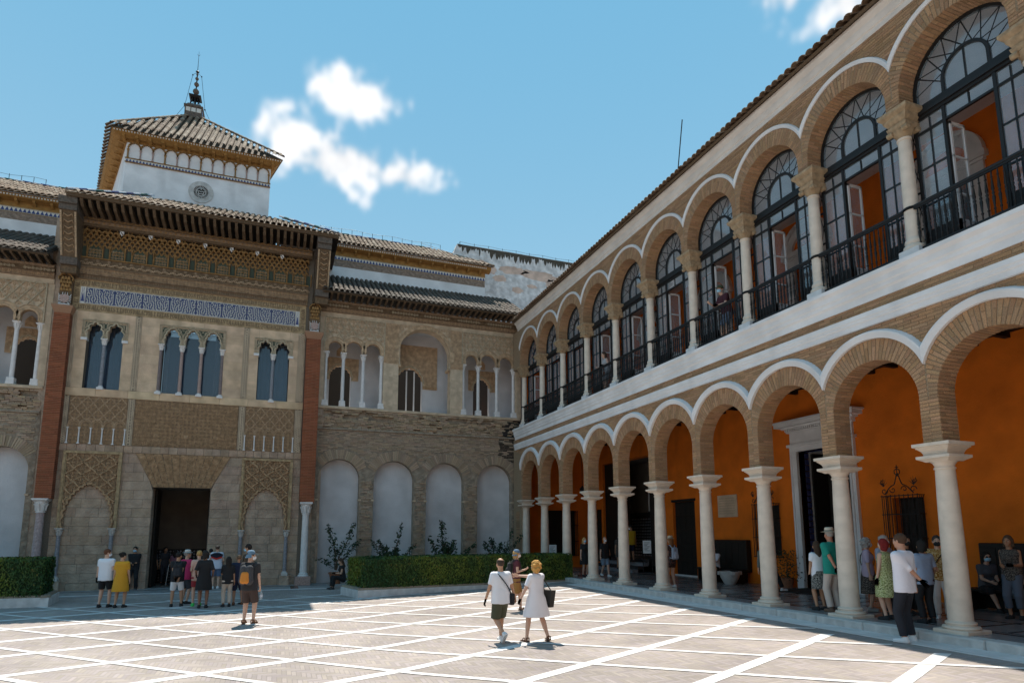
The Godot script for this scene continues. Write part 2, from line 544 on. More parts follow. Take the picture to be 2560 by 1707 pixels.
func sky_picture() -> ImageTexture:
	var w := 1024; var h := 512
	var a := PackedFloat32Array()
	a.resize(w * h * 4)
	var n1 := FastNoiseLite.new()
	n1.seed = 21; n1.frequency = 1.0; n1.fractal_octaves = 6; n1.fractal_gain = 0.55
	# clouds: direction of the middle, half sizes in radians (across, up), strength
	var clouds := []
	for q in [[4.0, 31.9, 6.2, 2.4, 1.0], [-0.5, 33.2, 3.2, 1.4, 0.9], [9.5, 31.4, 3.6, 1.5, 0.95], [5.6, 36.6, 3.4, 1.8, 0.9], [4.0, 37.8, 1.8, 1.0, 0.7], [-1.6, 34.9, 1.3, 0.7, 0.6], [48.0, 41.2, 3.0, 1.5, 0.9], [52.5, 39.4, 3.0, 1.8, 0.9], [120.0, 32.0, 18.0, 5.0, 0.7], [-130.0, 40.0, 14.0, 5.0, 0.7], [175.0, 28.0, 20.0, 5.0, 0.6]]:
		clouds.append(q)
	for y in h:
		var el := PI * 0.5 - PI * (y + 0.5) / h
		var sy := sin(el)
		for x in w:
			var az := TAU * (x + 0.5) / w
			if az > PI: az -= TAU
			var t := clampf(1.0 - sy, 0.0, 1.0)
			var k := pow(t, 2.3)
			var r := lerpf(0.115, 0.39, k); var g := lerpf(0.315, 0.52, k); var b := lerpf(0.49, 0.585, k)
			if sy < 0.0:
				r = 0.35; g = 0.31; b = 0.27
			elif el < 1.3:
				var ad := rad_to_deg(az); var ed := rad_to_deg(el)
				var best := 0.0
				for q in clouds:
					var dx := fposmod(ad - q[0] + 180.0, 360.0) - 180.0
					dx *= cos(el)
					var dy: float = ed - q[1]
					if absf(dx) > q[2] * 2.2 or absf(dy) > q[3] * 2.4: continue
					var e := 1.0 - sqrt(dx * dx / (q[2] * q[2]) + dy * dy / (q[3] * q[3]))
					best = maxf(best, (e + 0.55) * q[4])
				if best > 0.0:
					var p := Vector3(cos(el) * sin(az), sy, -cos(el) * cos(az))
					var nz := n1.get_noise_3dv(p * 9.0) * 0.75 + n1.get_noise_3dv(p * 34.0) * 0.4
					var m := smoothstep(0.50, 1.15, best + nz * 1.5)
					var lum := 0.72 - 0.12 * smoothstep(0.2, -0.3, nz)
					r = lerpf(r, lum * 0.99, m); g = lerpf(g, lum, m); b = lerpf(b, lum * 1.02, m)
			var i := (y * w + x) * 4
			a[i] = r; a[i + 1] = g; a[i + 2] = b; a[i + 3] = 1.0
	return ImageTexture.create_from_image(Image.create_from_data(w, h, false, Image.FORMAT_RGBAF, a.to_byte_array()))

# ---------------------------------------------------------------- roofs

func tile_mesh(tone: int, kind := 0) -> ArrayMesh:
	var key := "tile%d_%d" % [tone, kind]
	if cache.has(key): return cache[key]
	var mb := MB.new()
	var pal := [Color(0.36, 0.255, 0.17), Color(0.28, 0.185, 0.12), Color(0.43, 0.33, 0.24), Color(0.31, 0.225, 0.16), Color(0.24, 0.155, 0.10)]
	if kind == 1: pal = [Color(0.15, 0.115, 0.09), Color(0.19, 0.145, 0.11), Color(0.12, 0.095, 0.08), Color(0.165, 0.125, 0.095), Color(0.135, 0.11, 0.09)]
	mb.col = pal[tone]
	if kind == 2: mb.col = [Color(0.60, 0.62, 0.66), Color(0.07, 0.09, 0.22), Color(0.06, 0.15, 0.13), Color(0.60, 0.62, 0.66), Color(0.10, 0.12, 0.28)][tone]
	var L := 0.44; var r0 := 0.078; var r1 := 0.098; var th := 0.016; var sg := 6
	for i in sg:
		var a0 := PI * i / sg; var a1 := PI * (i + 1) / sg
		var P := func(a: float, r: float, z: float) -> Vector3: return Vector3(cos(a) * r, sin(a) * r * 0.85, z)
		var m0 := Vector3(cos((a0 + a1) / 2), sin((a0 + a1) / 2), 0)
		mb.face(P.call(a0, r0, 0), P.call(a1, r0, 0), P.call(a1, r1, L), P.call(a0, r1, L), m0)
		mb.face(P.call(a0, r0 - th, 0), P.call(a1, r0 - th, 0), P.call(a1, r1 - th, L), P.call(a0, r1 - th, L), -m0)
		mb.face(P.call(a0, r1 - th, L), P.call(a1, r1 - th, L), P.call(a1, r1, L), P.call(a0, r1, L), Vector3(0, 0, 1))
	cache[key] = mb.mesh()
	cache[key + "m"] = mb
	return cache[key]

func tile_roof(parent: Node3D, o: Vector3, along: Vector3, up: Vector3, width: float, depth: float, pitch: float, kind: int, single: int, trim := Vector2.ZERO, called := "roof_tile") -> int:   # o = left end of the eave; rows of barrel tiles going up; trim cuts the sides inwards per metre of rise
	var nrm := along.cross(up).normalized()
	if nrm.y < 0.0: nrm = -nrm
	var cols := int(round(width / pitch))
	var rows := int(ceil(depth / 0.34))
	var rest := MB.new()
	var made := 0
	for j in rows:
		for i in cols:
			var s := (i + 0.5) * width / cols
			var d := j * 0.34
			if s < trim.x * (d + 0.3) or s > width - trim.y * (d + 0.3): continue
			var tone := rng.randi() % 5
			var m := tile_mesh(tone, kind)
			var sk := rng.randf_range(-0.03, 0.03)
			var b := Basis(along, nrm, -up).rotated(nrm, sk)
			if b.determinant() < 0.0: b = Basis(-along, nrm, -up)
			var t := Transform3D(b, o + along * s + up * (d + 0.36) + nrm * (0.03 + rng.randf_range(0, 0.012) + (0.02 if j == 0 else 0.0)))
			if made < single:
				var n := put(called, m, M.roof_tile, parent)
				n.transform = t
				made += 1
			else: rest.join(cache["tile%d_%dm" % [tone, kind]], t)
	if rest.ix.size(): stuff(put("roof_tiles", rest, M.roof_tile, parent))
	var bed := MB.new()
	var A := o + nrm * 0.01; var B := o + along * width + nrm * 0.01
	var C := B + up * depth - along * trim.y * depth; var D := A + up * depth + along * trim.x * depth
	bed.hexa([A - nrm * 0.06, B - nrm * 0.06, D - nrm * 0.06, C - nrm * 0.06, A, B, D, C])
	put("roof_bed", bed, M.tile_dark if kind == 1 else M.wood_beam, parent)
	return made

func ridge_tiles(parent: Node3D, a: Vector3, b: Vector3, kind: int, called := "ridge_tile") -> void:
	var L := a.distance_to(b)
	var n := maxi(1, int(L / 0.36))
	var d := (b - a).normalized()
	var side := d.cross(Vector3.UP).normalized()
	for i in n:
		var t := put(called, tile_mesh([0, 1, 0, 2, 0, 4][i % 6] if kind == 2 else rng.randi() % 5, kind), M.roof_tile, parent)
		var sd := side if d.cross(side).y > 0.0 else -side
		t.transform = Transform3D(Basis(sd * 1.15, d.cross(sd) * 1.15, d) if d.cross(sd).dot(Vector3.UP) > 0.0 else Basis(sd, Vector3.UP, d), a + d * ((L - 0.40) * i / n))

# ---------------------------------------------------------------- the brick arcade

func face_pt(z: float, y: float, d: float, xf := XF) -> Vector3:
	return Vector3(xf - d, y, z)

func arch_bricks(list: Array, zc: float, half: float, yc: float, r: float, ys: float, ec: float, eR: float, thick: float, base: Color) -> void:
	# voussoirs round the arch, the courses below them down to the impost, and the bricks of the soffit; each [corners, colour]
	var n := int(round(PI * r / 0.0665))
	for i in n:
		var g := 0.008 / r
		var a0 := PI * i / n + g; var a1 := PI * (i + 1) / n - g
		var am := (a0 + a1) / 2
		var ca := cos(am); var sa := sin(am)
		# how far out the ring goes along this ray
		var dy := yc - ec
		var bq := sa * dy
		var t := -bq + sqrt(maxf(bq * bq - dy * dy + eR * eR, 0.01))
		if absf(ca) > 1e-3: t = minf(t, (half - 0.006) / absf(ca))
		var s := r
		var part := 0.28 if i % 2 == 0 else 0.15
		while s < t - 0.03:
			var e := minf(s + part, t)
			if t - e < 0.05: e = t
			var d := 0.006 + rng.randf() * 0.006
			var p := []
			for dd in [-0.03, d]:
				p.append(face_pt(zc + cos(a0) * s, yc + sin(a0) * s, dd)); p.append(face_pt(zc + cos(a0) * (e - 0.012), yc + sin(a0) * (e - 0.012), dd))
				p.append(face_pt(zc + cos(a1) * s, yc + sin(a1) * s, dd)); p.append(face_pt(zc + cos(a1) * (e - 0.012), yc + sin(a1) * (e - 0.012), dd))
			list.append([p, vary(base, 0.2)])
			s = e
			part = 0.28 if part < 0.2 else 0.15
		soffit_row(list, zc, yc, r, a0, a1, thick, i, base)
	var rows := int(round((yc - ys) / 0.064))
	for j in rows:
		var y0 := ys + (yc - ys) * j / rows + 0.007; var y1 := ys + (yc - ys) * (j + 1) / rows - 0.007
		for sgn in [-1.0, 1.0]:
			var za: float = zc + sgn * r; var zb: float = zc + sgn * half
			var d := 0.006 + rng.randf() * 0.006
			list.append([hex_z(za, zb - sgn * (0.0 if j % 2 else 0.007), y0, y1, d), vary(base, 0.2)])
			for q in soffit_cuts(j, thick):
				var p := []
				for ex in [0.02, -0.007 - rng.randf() * 0.004]:
					var z: float = za + sgn * ex
					p.append(Vector3(XF + q.x, y0, z)); p.append(Vector3(XF + q.y, y0, z)); p.append(Vector3(XF + q.x, y1, z)); p.append(Vector3(XF + q.y, y1, z))
				list.append([p, vary(base, 0.2)])

func hex_z(za: float, zb: float, y0: float, y1: float, d: float) -> Array:
	return [face_pt(za, y0, -0.03), face_pt(zb, y0, -0.03), face_pt(za, y1, -0.03), face_pt(zb, y1, -0.03), face_pt(za, y0, d), face_pt(zb, y0, d), face_pt(za, y1, d), face_pt(zb, y1, d)]

func soffit_cuts(i: int, thick: float) -> Array:
	if i % 2 == 0: return [Vector2(0.0, 0.28), Vector2(0.292, thick)]
	return [Vector2(0.0, 0.145), Vector2(0.157, thick)]

func soffit_row(list: Array, zc: float, yc: float, r: float, a0: float, a1: float, thick: float, i: int, base: Color) -> void:
	for q in soffit_cuts(i, thick):
		var p := []
		var ri := r - 0.006 - rng.randf() * 0.005
		for rr in [r + 0.02, ri]:
			for a in [a0, a1]:
				p.append(Vector3(XF + q.x, yc + sin(a) * rr, zc + cos(a) * rr)); p.append(Vector3(XF + q.y, yc + sin(a) * rr, zc + cos(a) * rr))
		list.append([p, vary(base, 0.2)])

func arch_wall(mb: MB, zc: float, half: float, yc: float, r: float, ys: float, ytop: float, thick: float) -> void:   # mortar bed: both faces and the soffit
	var n := 28
	for x in [XF, XF + thick]:
		var out := Vector3(-1, 0, 0) if x < 0.0 else Vector3(1, 0, 0)
		for i in n:
			var a0 := PI * i / n; var a1 := PI * (i + 1) / n
			var z0 := zc + cos(a0) * r; var z1 := zc + cos(a1) * r
			mb.face(Vector3(x, yc + sin(a0) * r, z0), Vector3(x, yc + sin(a1) * r, z1), Vector3(x, ytop, z1), Vector3(x, ytop, z0), out)
		for s in [-1.0, 1.0]:
			mb.face(Vector3(x, ys, zc + s * r), Vector3(x, ytop, zc + s * r), Vector3(x, ytop, zc + s * half), Vector3(x, ys, zc + s * half), out)
	for i in n:
		var a0 := PI * i / n; var a1 := PI * (i + 1) / n
		mb.face(Vector3(XF, yc + sin(a0) * r, zc + cos(a0) * r), Vector3(XF, yc + sin(a1) * r, zc + cos(a1) * r), Vector3(XF + thick, yc + sin(a1) * r, zc + cos(a1) * r), Vector3(XF + thick, yc + sin(a0) * r, zc + cos(a0) * r), Vector3(0, -sin(a0), -cos(a0)))
	for s in [-1.0, 1.0]:
		mb.face(Vector3(XF, ys, zc + s * r), Vector3(XF, yc, zc + s * r), Vector3(XF + thick, yc, zc + s * r), Vector3(XF + thick, ys, zc + s * r), Vector3(0, 0, -s))

func spandrel_bricks(list: Array, za: float, zb: float, half_a: float, half_b: float, ec: float, eR: float, y0: float, y1: float, base: Color) -> void:   # running courses between the backs of two arches centred on za and zb
	var n := int(round((y1 - y0) / 0.064))
	for j in n:
		var ya := y0 + (y1 - y0) * j / n + 0.006; var yb := y0 + (y1 - y0) * (j + 1) / n - 0.006
		var m := (ya + yb) / 2 - ec
		var w := sqrt(maxf(eR * eR - m * m, 0.0)) if m > 0.0 else eR
		var a := za + (w if w > 0.0 else 0.0); var b := zb - w
		if w <= 0.0:
			a = za; b = zb
		if b - a < 0.03: continue
		var z := floorf(a / 0.292) * 0.292 + (0.146 if j % 2 else 0.0) - 0.292
		while z < b:
			var s := maxf(z, a); var e := minf(z + 0.28, b)
			if e - s > 0.02: list.append([hex_z(s, e, ya, yb, 0.005 + rng.randf() * 0.007), vary(base, 0.2)])
			z += 0.292

func archivolt(zc: float, half: float, ec: float, r0: float, r1: float, d0: float, d1: float) -> MB:   # the white moulding over the ring of bricks
	var mb := MB.new()
	var n := 26
	var prof := [Vector2(r0, -0.02), Vector2(r0, d0), Vector2(lerpf(r0, r1, 0.55), d1), Vector2(lerpf(r0, r1, 0.72), d1), Vector2(r1, -0.01)]
	for i in n:
		for k in prof.size() - 1:
			var q := []
			for t in [[i, k], [i + 1, k], [i + 1, k + 1], [i, k + 1]]:
				var pr: Vector2 = prof[t[1]]
				var s := acos(clampf((half + 0.0005) / pr.x, -1.0, 1.0)) if pr.x > half else 0.0
				var a := lerpf(s, PI - s, float(t[0]) / n)
				q.append(face_pt(zc + cos(a) * pr.x, ec + sin(a) * pr.x, pr.y))
			var am := PI * (i + 0.5) / n
			var o := Vector3(-0.4, sin(am), cos(am)) if k > 1 else (Vector3(-1, 0, 0) if k == 1 else Vector3(0, -sin(am), -cos(am)))
			mb.face(q[0], q[1], q[2], q[3], o)
	return mb

func sweep_z(prof: Array, z0: float, z1: float, xf := XF) -> MB:   # prof: Vector2(distance out, height) from bottom to top
	var mb := MB.new()
	for i in prof.size() - 1:
		var p: Vector2 = prof[i]; var q: Vector2 = prof[i + 1]
		var o := Vector3(-(q.y - p.y) - 0.001, q.x * 0.0 + (p.x - q.x) * 1.0, 0)
		mb.face(Vector3(xf - p.x, p.y, z0), Vector3(xf - q.x, q.y, z0), Vector3(xf - q.x, q.y, z1), Vector3(xf - p.x, p.y, z1), o)
	var poly := PackedVector2Array()
	for p in prof: poly.append(Vector2(-p.x, p.y))
	var t := Geometry2D.triangulate_polygon(poly)
	for z in [z0, z1]:
		for i in range(0, t.size(), 3):
			var a: Vector2 = poly[t[i]]; var b: Vector2 = poly[t[i + 1]]; var c: Vector2 = poly[t[i + 2]]
			mb.tri(Vector3(xf + a.x, a.y, z), Vector3(xf + b.x, b.y, z), Vector3(xf + c.x, c.y, z), Vector3(0, 0, -1 if z == z0 else 1))
	return mb

func make_column(parent: Node3D, z: float, upper: bool) -> void:
	var key := "uc" if upper else "lc"
	if not cache.has(key):
		var s := {}
		if upper:
			var pl := MB.new(); pl.rbox(Vector3(-0.2, 6.80, -0.2), Vector3(0.2, 6.95, 0.2), 0.012); s.plinth = [pl.mesh(), M.white_marble]
			var ba := MB.new(); ba.lathe([Vector2(0.19, 6.95), Vector2(0.2, 6.99), Vector2(0.185, 7.03), Vector2(0.15, 7.06), Vector2(0.165, 7.10), Vector2(0.16, 7.14), Vector2(0.135, 7.17), Vector2(0.13, 7.2)], Vector3.ZERO, 18); s.base = [ba.mesh(), M.marble]
			var sh := MB.new(); sh.lathe([Vector2(0.13, 7.2), Vector2(0.128, 7.9), Vector2(0.122, 8.6), Vector2(0.112, 9.15), Vector2(0.112, 9.18), Vector2(0.13, 9.19), Vector2(0.13, 9.225), Vector2(0.11, 9.23)], Vector3.ZERO, 20); s.shaft = [sh.mesh(), M.marble]
			var ca := MB.new()
			ca.lathe([Vector2(0.11, 9.23), Vector2(0.13, 9.28), Vector2(0.18, 9.35), Vector2(0.19, 9.39), Vector2(0.15, 9.41)], Vector3.ZERO, 16)
			ca.sqlathe([Vector2(0.17, 9.40), Vector2(0.19, 9.44), Vector2(0.2, 9.49)], Vector3.ZERO)
			for sx in [-1, 1]:
				for sz in [-1, 1]:
					ca.tube([Vector3(0.15 * sx, 9.37, 0.10 * sz), Vector3(0.15 * sx, 9.37, 0.21 * sz)], 0.055, 8)
			s.capital = [ca.mesh(), M.impost]
			var im := MB.new(); im.sqlathe([Vector2(0.17, 9.49), Vector2(0.175, 9.52), Vector2(0.225, 9.60), Vector2(0.235, 9.63), Vector2(0.235, 9.655), Vector2(0.28, 9.70), Vector2(0.30, 9.73), Vector2(0.30, 9.785), Vector2(0.0, 9.785)], Vector3.ZERO); s.impost = [im.mesh(), M.impost]
		else:
			var pl := MB.new(); pl.rbox(Vector3(-0.3, -0.02, -0.3), Vector3(0.3, 0.06, 0.3), 0.012); s.plinth = [pl.mesh(), M.marble]
			var ba := MB.new(); ba.lathe([Vector2(0.27, 0.06), Vector2(0.285, 0.085), Vector2(0.27, 0.115), Vector2(0.225, 0.125), Vector2(0.22, 0.14), Vector2(0.235, 0.155), Vector2(0.23, 0.18), Vector2(0.195, 0.195), Vector2(0.19, 0.21)], Vector3.ZERO, 22); s.base = [ba.mesh(), M.marble]
			var sh := MB.new(); sh.lathe([Vector2(0.187, 0.2), Vector2(0.186, 0.8), Vector2(0.178, 1.6), Vector2(0.166, 2.3), Vector2(0.152, 2.78), Vector2(0.152, 2.79), Vector2(0.168, 2.795), Vector2(0.168, 2.825), Vector2(0.15, 2.83)], Vector3.ZERO, 24); s.shaft = [sh.mesh(), M.marble]
			var ca := MB.new(); ca.lathe([Vector2(0.15, 2.82), Vector2(0.155, 2.86), Vector2(0.175, 2.90), Vector2(0.225, 2.95), Vector2(0.25, 2.965)], Vector3.ZERO, 20)
			ca.sqlathe([Vector2(0.2, 2.93), Vector2(0.235, 2.955), Vector2(0.295, 2.985), Vector2(0.30, 2.99), Vector2(0.30, 3.035), Vector2(0.0, 3.035)], Vector3.ZERO); s.capital = [ca.mesh(), M.marble]
			var im := MB.new(); im.sqlathe([Vector2(0.215, 3.035), Vector2(0.215, 3.07), Vector2(0.235, 3.12), Vector2(0.28, 3.165), Vector2(0.295, 3.17), Vector2(0.295, 3.19), Vector2(0.335, 3.205), Vector2(0.335, 3.26), Vector2(0.0, 3.26)], Vector3.ZERO); s.impost = [im.mesh(), M.marble]
		cache[key] = s
	var c := hold("upper_column" if upper else "column", parent, Vector3(0, 0, z))
	c.rotation.y = 0.0
	for k in cache[key]: put(k, cache[key][k][0], cache[key][k][1], c)

func arcade() -> void:
	M.impost = mat("impost", Color(0.50, 0.36, 0.22), 0.9, M.blotch2, 0.8, M.nfine, 0.5)
	var b := thing("arcade_building", Vector3.ZERO, "two-storey brick arcade on marble columns with white mouldings and glazed upper arches", "building")
	var zend := 26.6
	var base := Color(0.53, 0.315, 0.175)
	var list := []
	var N := 12
	var half := 1.098
	var mo := MB.new(); var mu := MB.new()
	# lower arches
	for k in range(1, N):
		var zc := cz(k + 0.5)
		arch_wall(mo, zc, half, 4.11, 0.93, 3.26, 6.25, 0.44)
		arch_bricks(list, zc, half, 4.11, 0.93, 3.26, 4.30, 1.17, 0.44, base)
		if k < N - 1: spandrel_bricks(list, zc, zc + 2.196, half, half, 4.30, 1.34, 5.05, 5.72, base)
		put("archivolt", archivolt(zc, half, 4.30, 1.165, 1.35, 0.075, 0.11), M.white_plaster, b)
		make_column(b, cz(k), false)
		# upper
		var zu := zc - 0.12
		arch_wall(mu, zu, half, 10.03, 0.96, 9.785, 11.7, 0.44)
		arch_bricks(list, zu, half, 10.03, 0.96, 9.785, 10.21, 1.17, 0.44, base * 0.98)
		if k < N - 1: spandrel_bricks(list, zu, zu + 2.196, half, half, 10.21, 1.27, 10.6, 11.66, base * 0.92)
		put("upper_archivolt", archivolt(zu, half, 10.21, 1.168, 1.27, 0.03, 0.055), M.white_plaster, b)
		make_column(b, cz(k) - 0.12, true)
	make_column(b, cz(N), false); make_column(b, cz(N) - 0.12, true)
	# end strips of the walls
	for q in [[mo, 3.26, 6.25, 0.0], [mu, 9.785, 11.7, -0.12]]:
		q[0].box(Vector3(XF, q[1] if q[0] == mu else -0.4, -0.3), Vector3(XF + 0.44, q[2], cz(1) - half + 1.098 + q[3] - 0.001 + 0.0))
		q[0].box(Vector3(XF, q[1], cz(N) + q[3]), Vector3(XF + 0.44, q[2], zend))
	spandrel_bricks(list, -0.05, cz(1) + half, 0, half, 4.30, 1.34, 5.05, 5.72, base)
	for j in 46:   # the brick strip beside the first column
		var y := -0.2 + j * 0.064
		if y < 3.2: list.append([hex_z(0.02, 0.45, y + 0.006, y + 0.058, 0.006), vary(base * 0.8, 0.25)])
	spandrel_bricks(list, -0.05, zend, 0, 0, 0, 0, 6.02, 6.24, base * 0.95)
	put("lower_wall", mo, M.mortar, b)
	put("upper_wall", mu, M.mortar, b)
	# bricks: the ones that show largest are parts, the others stay together bay by bay
	var order := []
	for i in list.size():
		var p: Vector3 = list[i][0][4]
		if p.z > 17.0 and p.z < 21.9 and (p.y < 9.4 or p.z < 20.4): order.append([(p - Vector3(-11.04, 1.69, 27.9)).length(), i])
	order.sort_custom(func(s, t): return s[0] < t[0])
	var single := {}
	for q in order.slice(0, 300): single[q[1]] = true
	var bays := {}
	for i in list.size():
		if single.has(i):
			var mb := MB.new()
			mb.col = list[i][1]
			mb.hexa(list[i][0])
			put("brick", mb, M.brick, b)
			continue
		var p: Vector3 = list[i][0][4]
		var key := int(p.z / 5.0) * 2 + int(p.y > 6.5)
		if not bays.has(key): bays[key] = MB.new()
		bays[key].col = list[i][1]
		bays[key].hexa(list[i][0])
	for k in bays: stuff(put("brickwork", bays[k], M.brick, b))
	# white bands
	put("string_course", sweep_z([Vector2(-0.02, 5.72), Vector2(0.05, 5.73), Vector2(0.055, 5.83), Vector2(0.075, 5.85), Vector2(0.08, 5.90), Vector2(0.095, 5.92), Vector2(0.095, 6.01), Vector2(-0.02, 6.02)], -0.05, zend), M.white_plaster, b)
	put("cornice", sweep_z([Vector2(-0.02, 6.22), Vector2(0.03, 6.225), Vector2(0.035, 6.36), Vector2(0.075, 6.40), Vector2(0.08, 6.47), Vector2(0.105, 6.50), Vector2(0.11, 6.60), Vector2(0.155, 6.645), Vector2(0.17, 6.66), Vector2(0.17, 6.735), Vector2(-0.30, 6.80), Vector2(-0.30, 6.22)], -0.05, zend), M.white_plaster, b)
	put("eave_cornice", sweep_z([Vector2(-0.02, 11.655), Vector2(0.02, 11.66), Vector2(0.03, 11.76), Vector2(0.06, 11.78), Vector2(0.09, 11.86), Vector2(0.10, 11.92), Vector2(0.17, 11.98), Vector2(0.19, 12.0), Vector2(0.20, 12.055), Vector2(-0.44, 12.06), Vector2(-0.44, 11.655)], 0.35, zend), M.cream_plaster, b)
	# roof
	var up := Vector3(0.88, 0.47, 0).normalized()
	tile_roof(b, Vector3(XF - 0.30, 12.075, 0.35), Vector3(0, 0, 1), up, zend - 0.35, 3.2, 0.2, 0, 130)
	var roof := MB.new()
	roof.hexa([Vector3(XF + 0.2, 12.06, 0.35), Vector3(4.9, 12.06, 0.35), Vector3(XF + 2.4, 13.25, 0.35), Vector3(2.7, 13.25, 0.35), Vector3(XF + 0.2, 12.06, zend), Vector3(4.9, 12.06, zend), Vector3(XF + 2.4, 13.25, zend), Vector3(2.7, 13.25, zend)])
	put("roof_slope", roof, M.tile_dark, b)
	var an := MB.new(); an.tube([Vector3(2.0, 13.0, 10.3), Vector3(2.0, 16.5, 11.05)], 0.02, 5); put("lightning_rod", an, M.iron, b)
	arcade_windows(b)
	balustrades(b)
	arcade_rooms(b, zend)
	stuff_on_wall()

func arcade_windows(b: Node3D) -> void:
	for k in range(1, 12):
		var zc := cz(k + 0.5) - 0.12
		var w := hold("glazed_arch", b)
		var fr := MB.new()
		var x := 0.20
		var B := func(z0: float, z1: float, y0: float, y1: float, d := 0.05) -> void: fr.box(Vector3(x - d, y0, z0), Vector3(x + d, y1, z1))
		B.call(zc - 0.99, zc + 0.99, 9.545, 9.70, 0.05); B.call(zc - 0.99, zc + 0.99, 9.60, 9.66, 0.09); B.call(zc - 0.99, zc + 0.99, 9.70, 9.80, 0.035)
		var arc := func(r0: float, r1: float, yb: float, n: int, d: float) -> void:
			for i in n:
				var a0 := PI * i / n; var a1 := PI * (i + 1) / n
				var p := []
				for xx in [x - d, x + d]:
					for rr in [r0, r1]:
						p.append(Vector3(xx, yb + sin(a0) * rr, zc + cos(a0) * rr)); p.append(Vector3(xx, yb + sin(a1) * rr, zc + cos(a1) * rr))
				fr.hexa(p)
		arc.call(0.905, 0.985, 10.03, 28, 0.05)
		B.call(zc - 0.985, zc - 0.905, 9.7, 10.03); B.call(zc + 0.905, zc + 0.985, 9.7, 10.03)
		arc.call(0.37, 0.425, 10.03, 20, 0.035)
		B.call(zc - 0.425, zc - 0.37, 9.8, 10.03, 0.035); B.call(zc + 0.37, zc + 0.425, 9.8, 10.03, 0.035)
		B.call(zc - 0.012, zc + 0.012, 9.8, 10.42, 0.02)
		# crossing bars of the fan
		var n := 8
		for i in n:
			var a0 := PI * i / n; var a1 := PI * (i + 1) / n
			for q in [[a0, 0.42, a1, 0.92], [a1, 0.42, a0, 0.92]]:
				fr.tube([Vector3(x, 10.03 + sin(q[0]) * q[1], zc + cos(q[0]) * q[1]), Vector3(x, 10.03 + sin(q[2]) * q[3], zc + cos(q[2]) * q[3])], 0.012, 4)
		# doors below
		for z in [-0.98, -0.44, 0.44, 0.9]: B.call(zc + z - 0.028, zc + z + 0.028, 6.86, 9.55, 0.035)
		for y in [9.26, 8.53, 7.8]:
			B.call(zc - 0.98, zc - 0.44, y - 0.014, y + 0.014, 0.022); B.call(zc + 0.44, zc + 0.9, y - 0.014, y + 0.014, 0.022)
		B.call(zc - 0.98, zc + 0.98, 9.245, 9.285, 0.03)
		for z in [-0.71, 0.68]: B.call(zc + z - 0.011, zc + z + 0.011, 7.3, 9.5, 0.02)
		B.call(zc - 0.011, zc + 0.011, 9.28, 9.5, 0.02)
		for s in [[-0.98, -0.44], [0.44, 0.9]]: fr.box(Vector3(x - 0.015, 6.86, zc + s[0]), Vector3(x + 0.015, 7.3, zc + s[1]))
		for i in 3:   # crossed bars of the side light
			var y := 7.4 + i * 0.72
			fr.tube([Vector3(x, y, zc - 1.13), Vector3(x, y + 0.72, zc - 0.98)], 0.010, 4); fr.tube([Vector3(x, y, zc - 0.98), Vector3(x, y + 0.72, zc - 1.13)], 0.010, 4)
			fr.box(Vector3(x - 0.02, y - 0.012, zc - 1.14), Vector3(x + 0.02, y + 0.012, zc - 0.98))
		put("frame", fr, M.iron, w)
		var fan := MB.new()
		var poly := PackedVector2Array([Vector2(-0.91, 9.78), Vector2(0.91, 9.78)])
		for i in 25: poly.append(Vector2(cos(PI * i / 24) * 0.91, 10.03 + sin(PI * i / 24) * 0.91))
		fan.prism(poly, Vector3(x + 0.004, 0, zc), Vector3(0, 0, 1), Vector3(0, 1, 0), Vector3(-0.006, 0, 0))
		put("fan_pane", fan, M.glass, w)
		for q in [[-0.96, -0.72, 9.29, 9.53], [-0.70, -0.46, 9.29, 9.53], [-0.42, -0.02, 9.29, 9.53], [0.02, 0.42, 9.29, 9.53], [0.46, 0.88, 9.29, 9.53], [-0.96, -0.72, 7.82, 9.24], [-0.70, -0.46, 7.82, 9.24], [0.47, 0.67, 7.82, 9.24], [0.69, 0.87, 7.82, 9.24], [-0.96, -0.46, 7.31, 7.78], [0.47, 0.87, 7.31, 7.78]]:
			var p := MB.new(); p.box(Vector3(x - 0.003, q[2], zc + q[0]), Vector3(x + 0.003, q[3], zc + q[1])); put("pane", p, M.glass, w)
		var leaf := hold("door_leaf", b, Vector3(x + 0.04, 0, zc - 0.41))
		var open: bool = not (k in [2, 3])
		for s in ([1.0] if open else [1.0, -1.0]):
			var lf := MB.new(); var pn := MB.new()
			var L := func(a: float, e: float, y0: float, y1: float) -> void:
				if open: lf.box(Vector3(a, y0, -0.02), Vector3(e, y1, 0.02))
				else: lf.box(Vector3(-0.02, y0, (a if s > 0 else 0.83 - e)), Vector3(0.02, y1, (e if s > 0 else 0.83 - a)))
			L.call(0.0, 0.05, 6.88, 9.22); L.call(0.37, 0.41, 6.88, 9.22); L.call(0.0, 0.41, 9.17, 9.22); L.call(0.0, 0.41, 6.88, 7.3)
			for y in [8.53, 7.8]: L.call(0.0, 0.41, y - 0.014, y + 0.014)
			put("leaf_frame", lf, M.white_plaster if open else M.iron, leaf)
			if open: pn.box(Vector3(0.05, 7.3, -0.003), Vector3(0.37, 9.17, 0.003))
			else: pn.box(Vector3(-0.003, 7.3, 0.05 if s > 0 else 0.46), Vector3(0.003, 9.17, 0.37 if s > 0 else 0.78))
			put("leaf_pane", pn, M.glass, leaf)

